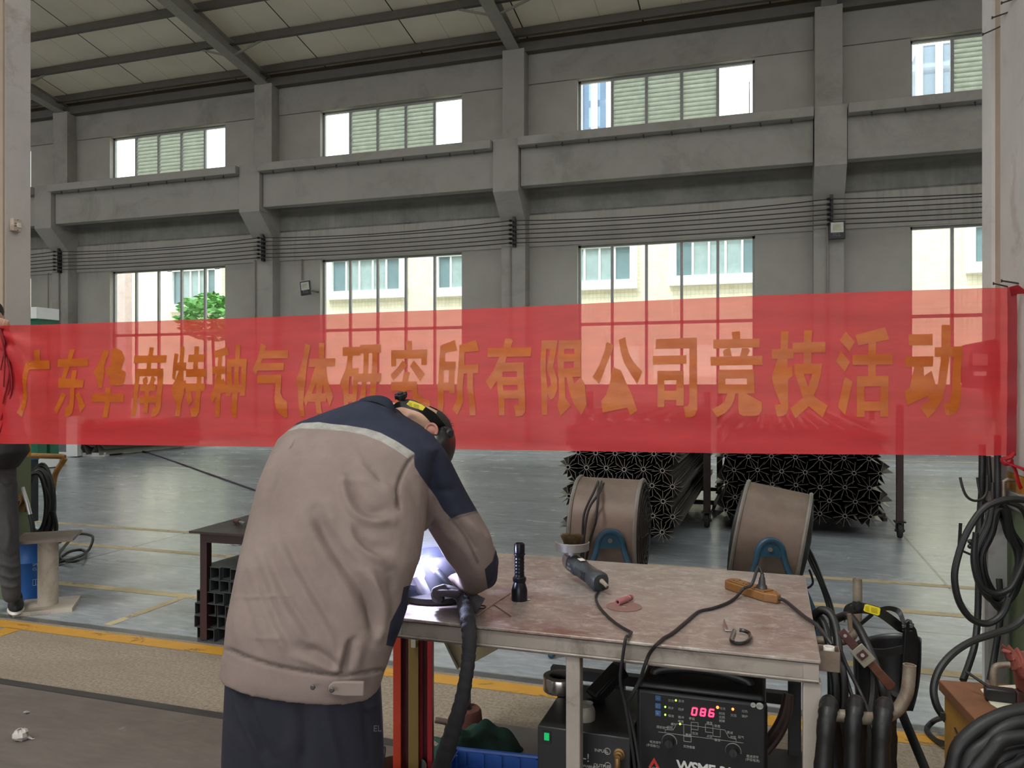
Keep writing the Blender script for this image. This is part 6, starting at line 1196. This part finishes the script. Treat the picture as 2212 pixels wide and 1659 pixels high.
for (px, py, lab_) in ((34, 1322, 0), (-60, 1318, 1)):
    p = onz(px, py, 0); fw_ = (RT*.55-FW*.83).normalized(); sw_ = Vector((-fw_.y, fw_.x, 0)); R = Matrix((sw_, fw_, UP)).transposed(); so_ = MB(); so_.ball(p+fw_*.02+UP*.052, (.046, .128, .05), R, 20, 14); so_.ball(p-fw_*.055+UP*.075, (.042, .06, .06), R, 18, 12)
    for v in so_.v: v.z = max(v.z, .022)
    sh = so_.part('sneaker', M('black_mesh_shoe', C(26, 26, 28), .7, 0, var=.3, scale=40, bump=.3), pp_)
    so_ = MB(); so_.ball(p+fw_*.015+UP*.02, (.050, .142, .026), R, 24, 10)
    for v in so_.v: v.z = max(v.z, .0)
    so_.part('sole', M('white_sole', C(206, 200, 190), .6), sh, label='white rubber sole')
    so_ = MB()
    for k in range(4): c_ = p+fw_*(.035+.02*k)+UP*(.098-.008*k); so_.bar(c_-sw_*.02, c_+sw_*.02, .006, .004, fw_)
    so_.part('laces', m_black, sh)
# ================================================================ RIGHT FOREGROUND
m_hook = M('rusty_pipe_paint', C(140, 128, 112), .5, .3, var=.2, scale=14, dirt=C(92, 68, 54), damt=.55, bump=.15)
m_hose = M('thick_black_hose', C(19, 18, 18), .48, 0, var=.2, scale=18, bump=.15)
def pipe_hook(pts, r, label):
    q = MB(); P = spline(pts, 8); q.tube(P, r, 18, cap=False); n = len(P); d = (P[-1]-P[-2]).normalized(); q.lathe([(r, -.004), (r+.0004, 0), (r*.78, 0), (r*.78, -.05), (0, -.05)], P[-1], d, 18); q.cyl(P[0]-(P[1]-P[0]).normalized()*.002, P[0], r, seg=18)
    return tag(q.part('pipe_hook', m_hook, org=P[0]), label, 'hook', 'pipe hooks on the bench')
hd1 = 2.05
pipe_hook([onY(1772, 1543, TY0+.03), at(1830, 1547, hd1), at(1895, 1552, hd1), at(1935, 1536, hd1), at(1957, 1502, hd1), at(1963, 1468, hd1), at(1965, 1436, hd1)], .0162, 'front bent pipe hook on the bench leg draped with thick hoses')
pipe_hook([onY(1720, 1385, TY1-.03), at(1770, 1384, 2.87), at(1822, 1384, 2.87), at(1846, 1366, 2.87), at(1852, 1330, 2.87), at(1852, 1250, 2.87)], .0162, 'rear bent pipe hook on the bench leg carrying the spare helmet')
def drape(px, w_px, y0, ybot1, ybot2, d, r, label, lean=0):
    """a thick hose folded over the front pipe, both ends hanging down"""
    c = at(px, y0, d); rr = r*1.0; P = [at(px-8+lean, ybot1, d-.055), at(px-6+lean*.5, (y0+ybot1)/2+20, d-.052), at(px-3, y0+34, d-.046), at(px, y0+4, d-.03), at(px+2, y0-10, d), at(px+6, y0+4, d+.03), at(px+9, y0+40, d+.045), at(px+10-lean, (y0+ybot2)/2+20, d+.05), at(px+12-lean, ybot2, d+.05)]
    q = MB(); n = 9; S = spline(P, 8); q.tube(S, [rr*(1+.05*math.sin(i*.9)+.03*math.sin(i*2.3)) for i in range(len(S))], 14, flat=.85); return tag(q.part('draped_hose', m_hose, org=c), label, 'hose', 'thick hoses over the front pipe hook')
yp = 1533
drape(1788, 42, yp, 1760, 1740, hd1, .0265, 'thick black hose over the front hook, nearest the bench leg', -8)
drape(1846, 40, yp-2, 1760, 1740, hd1, .0245, 'thick black hose over the middle of the front hook', 3)
drape(1908, 42, yp+4, 1780, 1740, hd1-.005, .0265, 'thick black hose over the front hook, nearest its bend', 0)
# hose loops hanging at the bench corner
q = MB()
def hl(pts, r=.0125): q.tube(spline([at(*p) for p in pts], 8), r, 12)
hl([(1752, 1372, 2.60), (1757, 1335, 2.58), (1775, 1318, 2.55), (1796, 1330, 2.52), (1808, 1372, 2.48), (1812, 1440, 2.42), (1810, 1520, 2.38), (1806, 1600, 2.36), (1806, 1720, 2.36)], .0135)
hl([(1748, 1400, 2.62), (1750, 1352, 2.60), (1762, 1330, 2.58), (1778, 1345, 2.56), (1790, 1390, 2.52), (1796, 1460, 2.46), (1796, 1540, 2.42), (1792, 1700, 2.40)], .0125)
hl([(1800, 1340, 2.66), (1830, 1330, 2.62), (1852, 1352, 2.56), (1874, 1396, 2.50), (1892, 1440, 2.46), (1905, 1490, 2.42), (1915, 1560, 2.40)], .0135)
hl([(1786, 1420, 2.35), (1800, 1445, 2.32), (1806, 1500, 2.30), (1800, 1560, 2.30), (1790, 1640, 2.30), (1788, 1760, 2.3)], .012)
hl([(1808, 1420, 2.35), (1820, 1450, 2.32), (1824, 1510, 2.30), (1820, 1560, 2.30), (1818, 1680, 2.3)], .012)
tag(q.part('hanging_hose', m_hose), 'coil of thick black hose hanging at the bench corner', 'hose')
q = MB(); q.tube(spline([at(1640, 1610, 2.75), at(1668, 1585, 2.72), at(1690, 1545, 2.72), at(1700, 1500, 2.74)]), .014, 10); q.tube(spline([at(1655, 1625, 2.75), at(1682, 1590, 2.75), at(1700, 1550, 2.75), at(1706, 1500, 2.76)]), .014, 10); tag(q.part('machine_cable', m_rust if False else M('brown_cable', C(62, 46, 42), .55)), 'thick brown cables running from the welding machine', 'cable')
q = MB(); S = spline([at(1935, 1500, 2.12), at(1950, 1545, 2.12), at(1975, 1605, 2.10), at(2005, 1680, 2.08), at(2030, 1760, 2.06)], 8); q.tube(S, .024, 12, flat=.35); tag(q.part('black_strap', M('black_webbing', C(18, 18, 19), .7)), 'wide black strap hanging down right of the front hook', 'strap')
q = MB(); q.tube(spline([at(1816, 1405, 2.33), at(1830, 1440, 2.32), at(1860, 1500, 2.28), at(1878, 1545, 2.2), at(1890, 1600, 2.15)]), .0055, 8); tag(q.part('thin_cord', m_cable), 'thin black cord running down past the electrode clamp', 'cord')
# holder cup on the bench corner
c1 = onz(1790, 1385, .775); cu = thing('holder_cup', 'square steel tube cup welded to the bench corner', 'cup', c1)
wx0, wx1 = TX1, TX1+.055; cy0 = TY0+.10; q = MB(); t = .003; hz_ = .055; zt = .775
for a, b in (((wx0, cy0), (wx1, cy0+t)), ((wx0, cy0+.055-t), (wx1, cy0+.055)), ((wx0, cy0), (wx0+t, cy0+.055)), ((wx1-t, cy0), (wx1, cy0+.055))): q.span((a[0], a[1], zt-hz_), (b[0], b[1], zt))
q.part('tube', M('brownish_steel', C(120, 104, 90), .45, .4, var=.2, scale=12), cu, bev=.001)
q = MB(); q.lathe([(.012, -.05), (.0145, -.05), (.0145, .004), (.012, .004)], (wx0+.028, cy0+.030, zt), UP, 24, close=True); tag(q.part('plastic_ring', M('white_plastic', C(222, 216, 206), .4, bump=0), org=(wx0+.028, cy0+.03, zt)), 'white plastic tube end sitting in the square steel cup', 'tube end')
# electrode clamp
a, b = at(1818, 1365, 2.36), at(1928, 1488, 2.33); o = thing('electrode_clamp', 'red brown earth clamp with steel block hanging beside the hoses', 'clamp', (a+b)/2); d = (b-a).normalized(); L = (b-a).length; nrm = (EYE-a).normalized(); sdv = d.cross(nrm).normalized()
m_cl = M('red_brown_clamp', C(74, 42, 38), .5, .1, var=.2, scale=16, dirt=C(54, 36, 34), damt=.4); m_cl2 = M('copper_brown_clamp', C(104, 66, 50), .45, .3, var=.2, scale=18, dirt=C(80, 52, 42), damt=.4)
Rm = Matrix((d, sdv, nrm)).transposed()
q = MB(); q.box(a+d*L*.16, (L*.36, .026, .012), Rm); q.box(a+d*L*.18-nrm*.02, (L*.34, .026, .008), Rm); q.part('jaw', m_cl, o, bev=.002)
q = MB(); q.box(a+d*L*.42+nrm*.006, (L*.28, .044, .022), Rm); blk = q.part('steel_block', M('greenish_steel', C(148, 144, 130), .4, .4, var=.2, scale=14), o, bev=.002)
q = MB(); q.box(a+d*L*.41+nrm*.019, (.024, .026, .004), Rm); q.part('washer_plate', m_cl, blk)
q = MB(); q.cyl(a+d*L*.41+nrm*.02, a+d*L*.41+nrm*.028, .006, seg=6); q.cyl(a+d*L*.07+nrm*.006, a+d*L*.07+nrm*.009, .005, seg=14); q.part('bolt', M('dull_bolt', C(132, 120, 114), .45, .6), o)
q = MB(); pr = [(L*.55, -.014), (L*.97, -.016), (L*1.0, -.008), (L*1.0, .008), (L*.97, .014), (L*.55, .010)]; q.prism(pr, a, d, sdv, nrm, .010); q.prism(pr, a-nrm*.022, d, sdv, nrm, .004); q.part('handle', m_cl2, o, bev=.002)
q = MB(); q.bar(at(1834, 1326, 2.36), at(1837, 1362, 2.36), .011, .008, FW); q.part('pin', M('aged_pin', C(128, 112, 98), .4, .5), o)
q = MB(); q.tube(spline([a+d*L*.62-nrm*.012+sdv*.006, at(1884, 1440, 2.36), at(1885, 1490, 2.34), at(1878, 1560, 2.3), at(1876, 1700, 2.25)]), .010, 10); q.part('lead', m_hose, o)
# spare helmet hanging on the rear hook
hp_ = at(1905, 1420, 2.72); o = thing('spare_helmet', 'black welding helmet with yellow label hanging on the rear pipe hook', 'helmet', hp_)
q = MB(); U, Vn = 22, 14; vs = []
for i in range(U+1):
    th = math.radians(-100+200*i/U)
    for j in range(Vn+1):
        v = j/Vn; w = .112*(1-.25*v**3); dpt = .10*(1-.3*v*v); x = w*math.sin(th); yb = -.075-.0+dpt*math.cos(th)*1.0; z = .055-.255*v - .02*math.cos(th)*v
        vs.append(hp_+RT*(x+.012)+FW*(yb*.85+.05)+UP*(z+.02*math.sin(th)))
q.add(vs, [(i*(Vn+1)+j, (i+1)*(Vn+1)+j, (i+1)*(Vn+1)+j+1, i*(Vn+1)+j+1) for i in range(U) for j in range(Vn)])
sh = q.part('shell', m_mask, o); sm = sh.modifiers.new('thick', 'SOLIDIFY'); sm.thickness = .005
def strap(outer, inner, name, th=.004):
    O_, I_ = spline([at(*p) for p in outer], 5), spline([at(*p) for p in inner], 5); n = len(O_); q = MB(); q.add(O_+I_+[p+FW*th for p in O_]+[p+FW*th for p in I_], [f for i in range(n-1) for f in ((i, i+1, n+i+1, n+i), (2*n+i, 3*n+i, 3*n+i+1, 2*n+i+1), (i, 2*n+i, 2*n+i+1, i+1), (n+i, n+i+1, 3*n+i+1, 3*n+i))]+[(0, n, 3*n, 2*n), (n-1, 3*n-1, 4*n-1, 2*n-1)][:1]); return q.part(name, m_mask, o, bev=.0008)
strap([(1822, 1322, 2.72), (1828, 1308, 2.68), (1850, 1300, 2.63), (1872, 1304, 2.61), (1900, 1312, 2.62), (1930, 1330, 2.66), (1950, 1346, 2.70), (1962, 1352, 2.72)], [(1824, 1345, 2.72), (1834, 1330, 2.68), (1852, 1326, 2.63), (1872, 1326, 2.61), (1896, 1332, 2.62), (1922, 1350, 2.66), (1940, 1364, 2.70), (1952, 1368, 2.72)], 'headband')
strap([(1896, 1314, 2.80), (1920, 1309, 2.83), (1945, 1316, 2.83), (1955, 1338, 2.80), (1958, 1352, 2.76)], [(1898, 1322, 2.80), (1920, 1319, 2.83), (1938, 1326, 2.83), (1946, 1342, 2.80), (1948, 1358, 2.76)], 'rear_strap')
strap([(1838, 1330, 2.7), (1848, 1350, 2.7), (1856, 1345, 2.7), (1880, 1325, 2.7)], [(1834, 1340, 2.7), (1848, 1362, 2.7), (1864, 1350, 2.7), (1888, 1330, 2.7)], 'cross_strap')
strap([(1836, 1385, 2.69), (1870, 1398, 2.655), (1910, 1402, 2.645), (1950, 1394, 2.66)], [(1842, 1402, 2.69), (1872, 1416, 2.655), (1910, 1420, 2.645), (1950, 1412, 2.66)], 'brow_band')
lb = [at(x, y, 2.606) for x, y in [(1868, 1306), (1873, 1305), (1900, 1313), (1902, 1316), (1900, 1328), (1896, 1330), (1868, 1321), (1865, 1318)]]; q = MB(); q.add(lb, [tuple(range(8))]); q.part('yellow_label', m_ylab, o, smooth=0, label='yellow label with fine print')
q = MB()
for k in range(5):
    for s0, s1 in ((.05, .32), (.45, .92)): q.bar(at(1868+30*s0, 1309+2.4*k+7*s0, 2.605), at(1868+30*s1, 1309+2.4*k+7*s1, 2.605), .0009, .0002, FW)
q.part('fine_print', m_pr, o)
def knob(c, ax, r, par):
    q = MB(); q.lathe([(.0, r*.9), (r*.6, r*.9), (r*.65, r*.5), (r, r*.5), (r, 0), (0, 0)], c, ax, 24); x_, y_, z_ = frame(ax)
    for k in range(6): a_ = 2*math.pi*k/6; q.cyl(c+(x_*math.cos(a_)+y_*math.sin(a_))*r, c+(x_*math.cos(a_)+y_*math.sin(a_))*r+z_*r*.55, r*.28, seg=8)
    q.part('adjusting_knob', m_black, par)
knob(at(1849, 1309, 2.62), -FW, .016, o); knob(at(1948, 1353, 2.68), (RT-FW*.4).normalized(), .013, o); knob(at(1964, 1352, 2.68), (RT-FW*.4).normalized(), .016, o)
sdp = [(1957, 1345), (1966, 1338), (1980, 1360), (1988, 1395), (1986, 1420), (1980, 1450), (1976, 1480), (1962, 1500), (1948, 1500), (1950, 1440)]; P = [at(x, y, 2.70) for x, y in sdp]; q = MB(); n = len(P); q.add(P+[p+FW*.012+RT*-.004 for p in P], [tuple(range(n))[::-1], tuple(range(n, 2*n))]+[(i, (i+1) % n, n+(i+1) % n, n+i) for i in range(n)]); q.part('side_shield', m_mask, o, bev=.002)
# yellow welding cabinet
zc = .62; F0 = onz(2027, 1468, zc); N0 = onz(2122, 1570, zc); dn = (N0-F0).normalized(); dr = Vector((-dn.y, dn.x, 0)); dr = dr if dr.dot(RT) > 0 else -dr
m_ycab = M('ochre_cabinet_paint', C(168, 122, 50), .5, 0, var=.12, scale=7, dirt=C(96, 70, 38), damt=.35); m_ytop = M('rusty_cabinet_top', C(122, 82, 56), .55, .1, var=.2, scale=6, dirt=C(84, 54, 40), damt=.5)
cab_ = thing('welder_cabinet', 'old ochre welding cabinet with rusty top at the lower right', 'cabinet', F0+dn*.3+dr*.25-UP*zc)
LC, WC = .62, .50
def cb(u, v, z): p = F0+dn*u+dr*v; return Vector((p.x, p.y, z))
q = MB(); q.prism([(.012, .012), (LC-.012, .012), (LC-.012, WC-.012), (.012, WC-.012)], cb(0, 0, .03), dn, dr, UP, zc-.05); q.part('body', m_ycab, cab_, bev=.004)
q = MB(); q.prism([(0, 0), (LC, 0), (LC, WC), (0, WC)], cb(0, 0, zc-.03), dn, dr, UP, .03); q.part('top', m_ytop, cab_, bev=.003, label='rust brown top plate')
q = MB()
for k in range(9): c = cb(.14, .0115, zc-.11-.026*k); q.bar(c-dn*.035+UP*.012, c+dn*.035-UP*.012, .003, .008, dr)
q.part('vent_slots', m_black, cab_)
q = MB(); c = cb(.075, .15, zc); q.cyl(c+dn*.0, c+UP*.014, .011, seg=6); q.cyl(c, c+UP*.004, .014, seg=16); q.part('bolt', m_black, cab_)
q = MB(); q.box(cb(.02, .006, zc-.10), (.012, .012, .02)); q.part('latch', m_black, cab_)
q = MB(); A_, B_ = onz(2146, 1482, zc), onz(2205, 1482, zc); hA = at(2148, 1438, (A_-EYE).dot(FW)).z; q.tube(spline([A_, A_+UP*(hA-zc-.02), A_+UP*(hA-zc)+(B_-A_)*.15, B_+UP*(hA-zc)-(B_-A_)*.15, B_+UP*(hA-zc-.02), B_], 6), .009, 12); q.part('handle', m_hook, cab_)
q = MB(); pts = [(2118, 1490), (2160, 1483), (2240, 1478), (2240, 1530), (2168, 1540), (2140, 1522)]; q.prism([( (onz(x, y, zc)-F0).dot(dn), (onz(x, y, zc)-F0).dot(dr)) for x, y in pts], cb(0, 0, zc+.001), dn, dr, UP, .0015); tag(q.part('paper_sheet', M('cream_paper', C(206, 200, 180), .8, var=.06, bump=0), smooth=0), 'cream paper sheet lying on the rusty cabinet top', 'paper')
hb = onz(2160, 1515, zc)+UP*.02; hd_r = (onz(2200, 1515, zc)-onz(2145, 1508, zc)).normalized(); o = thing('electrode_holder', 'black electrode holder with thin rod resting on the paper', 'electrode holder', hb); hs = Vector((-hd_r.y, hd_r.x, 0))
Rh = Matrix((hd_r, hs, UP)).transposed(); q = MB(); q.box(hb+hd_r*.0, (.075, .034, .034), Rh); q.part('head', m_black, o, bev=.004)
q = MB(); q.box(hb+hd_r*.085, (.10, .03, .038), Rh); q.part('grip', m_cl, o, bev=.006)
q = MB(); q.tube([at(2086, 1450, (hb-EYE).dot(FW)+.05), hb-hd_r*.02+UP*.012], [.004, .004], 10); q.part('rod', m_black, o)
m_lea = M('dark_red_leather', C(126, 62, 50), .75, 0, var=.2, scale=14, dirt=C(84, 40, 36), damt=.4, bump=.4)
q = MB(); G1 = [(2163, 1395), (2178, 1397), (2198, 1403), (2225, 1406)]; G2 = [(2164, 1408), (2180, 1430), (2192, 1455), (2225, 1478)]
ga, gb = spline([at(x, y, 2.02) for x, y in G1], 6), spline([at(x, y, 1.98) for x, y in G2], 6); n = len(ga); rows = []
for j in range(7): rows.append([ga[i].lerp(gb[i], j/6)-FW*(.03*math.sin(math.pi*j/6))+UP*(.006*math.sin(i*1.2)) for i in range(n)])
q.add([p for r in rows for p in r], [(j*n+i, j*n+i+1, (j+1)*n+i+1, (j+1)*n+i) for j in range(6) for i in range(n-1)]); gl_ = q.part('leather_glove', m_lea); sm = gl_.modifiers.new('thick', 'SOLIDIFY'); sm.thickness = .006
q = MB(); q.tube([at(2232, 1420, 2.06), at(2236, 1450, 2.06), onz(2240, 1492, zc)+UP*.006], [.05, .05, .052], 14); q.part('cuff', m_lea, gl_, org=(0, 0, 0)); tag(gl_, 'dark red leather glove standing on the cabinet at the right edge', 'glove')
q = MB()
for k in range(6):
    c0 = (2222+6*(k % 2), 1712); rx_, ry_ = 176-27*k, 178-27*k; P = [at(c0[0]-rx_-4, c0[1]+70, 1.74)]
    for i in range(12): t = math.pi*(.98-.9*i/11); P.append(at(c0[0]+rx_*math.cos(t)+4*math.sin(2.3*i+k), c0[1]-ry_*math.sin(t)+3*math.sin(1.7*i+2*k), 1.73-.016*(k % 3)))
    P.append(at(c0[0]+rx_, c0[1]+60, 1.75)); q.tube(spline(P, 5), .0165, 12)
tag(q.part('cable_coil', m_hose), 'thick black cable coil draped over the front of the ochre cabinet', 'cable coil')
# cables and hooks at the right pillar
m_postg = M('grey_post_paint', C(132, 130, 128), .6, 0, var=.12, scale=6, dirt=C(98, 84, 74), damt=.35)
b0, b1 = onz(2134, 1412, 0), None; pd_ = 3.38
o = thing('cable_post', 'grey steel post by the right pillar carrying bent rod hooks', 'post', at(2148, 1440, pd_)*1.0); o.location.z = 0; ORG[o.name] = Vector(o.location)
q = MB(); c = o.location; q.span((c.x-.03, c.y-.03, 0), (c.x+.04, c.y+.03, at(2148, 988, pd_).z)); q.part('post', m_postg, o)
q = MB(); q.tube([at(2155, 940, 3.3), at(2155, 1105, 3.3)], .013, 12); q.tube([at(2122, 960, 3.4), at(2121, 1060, 3.4), at(2110, 1200, 3.4)], .014, 12); q.tube([at(2135, 985, 3.36), at(2140, 1060, 3.36)], .009, 10); q.part('black_pipes', m_black, o)
m_rodm = M('dark_rod', C(66, 62, 60), .45, .5); q = MB()
for P, d in (([(2074, 1031), (2079, 1052), (2088, 1072), (2102, 1081), (2117, 1080), (2127, 1072), (2132, 1058), (2133, 1026)], 3.33), ([(2111, 1031), (2116, 1062), (2122, 1078), (2130, 1084), (2160, 1090)], 3.35), ([(2144, 1042), (2144, 1074), (2149, 1090), (2158, 1098)], 3.3)): q.tube(spline([at(x, y, d) for x, y in P], 5), .0055, 10); q.part('rod_hook', m_rodm, o); q = MB()
q.bar(at(2075, 1130, 3.33), at(2072, 1180, 3.33), .012, .006, FW); q.tube(spline([at(2073, 1180, 3.33), at(2076, 1188, 3.33), at(2104, 1201, 3.33)]), .005, 8)
q.part('flat_hook', m_rodm, o); q = MB(); q.tube([at(2132, 1024, 3.4), at(2162, 1024, 3.4)], .011, 10); q.part('cross_pin', m_rodm, o)
q = MB(); q.tube([at(2168, 1074, 3.3), at(2168, 1040, 3.3), at(2176, 1036, 3.3), at(2196, 1038, 3.3), at(2198, 1078, 3.3)], .009, 10); tag(q.part('wall_bracket', m_hook), 'small rusty pipe bracket on the orange band of the right pillar', 'bracket')
q = MB(); q.lathe([(.012, 0), (.014, .005), (.014, .02), (0, .022)], at(2102, 1175, 3.46), -FW, 12)
for k in range(5): a_ = 2*math.pi*k/5; q.ball(at(2102+8*math.cos(a_), 1175+9*math.sin(a_), 3.45), .011, seg=10, rg=8)
q.tube([at(2106, 1176, 3.46), at(2135, 1182, 3.5)], .006, 8); tag(q.part('valve_knob', m_black), 'black lobed valve knob among the hanging cables', 'valve')
q = MB()
for k in range(17):
    cx_, cy_ = 2152+random.uniform(-4, 8)+k*.8, 1196+random.uniform(-8, 12); rx_, ry_ = 46+random.uniform(-8, 8), 104+random.uniform(-12, 10); P = [at(cx_+rx_*math.sin(t)*(1 if math.cos(t) < .2 else .55)+random.uniform(-2, 2), cy_-ry_*math.cos(t)+random.uniform(-2, 3), 3.14-.012*(k % 6)+.02*math.sin(t)) for t in [2*math.pi*i/12 for i in range(12)]]
    q.tube(spline(P, 4, True), .0078, 8, closed=True)
tag(q.part('cable_coil', m_cable), 'tall bunch of thin black cable hanging beside the right pillar', 'cable coil')
q = MB(); P = [(2225, 1082), (2190, 1078), (2160, 1082), (2128, 1096), (2104, 1124), (2084, 1160), (2070, 1200), (2062, 1240), (2066, 1280), (2078, 1312), (2100, 1338), (2128, 1347), (2150, 1340), (2168, 1322), (2180, 1290)]
q.tube(spline([at(x, y, 2.93) for x, y in P], 6), .0125, 10); q.tube(spline([at(x, y, 2.97) for x, y in [(2108, 1150), (2104, 1200), (2109, 1240), (2122, 1268), (2146, 1282), (2170, 1278), (2190, 1260), (2215, 1200), (2220, 1130), (2205, 1096), (2170, 1082)]], 6), .011, 10); tag(q.part('big_cable_loop', m_cable), 'large loop of thick black cable around the hanging bunch', 'cable')
q = MB(); P = [(2122, 1060, 3.4), (2116, 1150, 3.38), (2114, 1250, 3.36), (2112, 1330, 3.34), (2106, 1390, 3.3), (2094, 1432, 3.25), (2080, 1470, 3.2)]; q.tube(spline([at(*p) for p in P], 6), .0135, 10); q.tube(spline([at(*p) for p in [(2158, 1250, 3.35), (2162, 1320, 3.32), (2154, 1380, 3.28), (2146, 1430, 3.22), (2138, 1470, 3.2)]], 6), .0125, 10); tag(q.part('hanging_cable', m_cable), 'two thick black cables hanging straight down behind the cabinet', 'cable')
q = MB(); P = [(2230, 1310, 2.6), (2195, 1350, 2.58), (2150, 1368, 2.56), (2100, 1385, 2.54), (2060, 1410, 2.52), (2030, 1445, 2.5), (2017, 1485, 2.48), (2022, 1520, 2.46), (2036, 1545, 2.45), (2050, 1560, 2.45)]; q.tube(spline([at(*p) for p in P], 6), .0115, 10); tag(q.part('curved_cable', m_cable), 'black cable sweeping from the right edge down behind the cabinet', 'cable')
q = MB(); P = [(2044, 1548, .2), (2020, 1556, .05), (2004, 1570, .012), (2004, 1582, .012), (2020, 1598, .012), (2040, 1606, .03), (2060, 1612, .05)]; q.tube(spline([onz(*p) for p in P], 6), .011, 10); tag(q.part('floor_cable', m_cable), 'short black cable loop on the floor left of the ochre cabinet', 'cable')
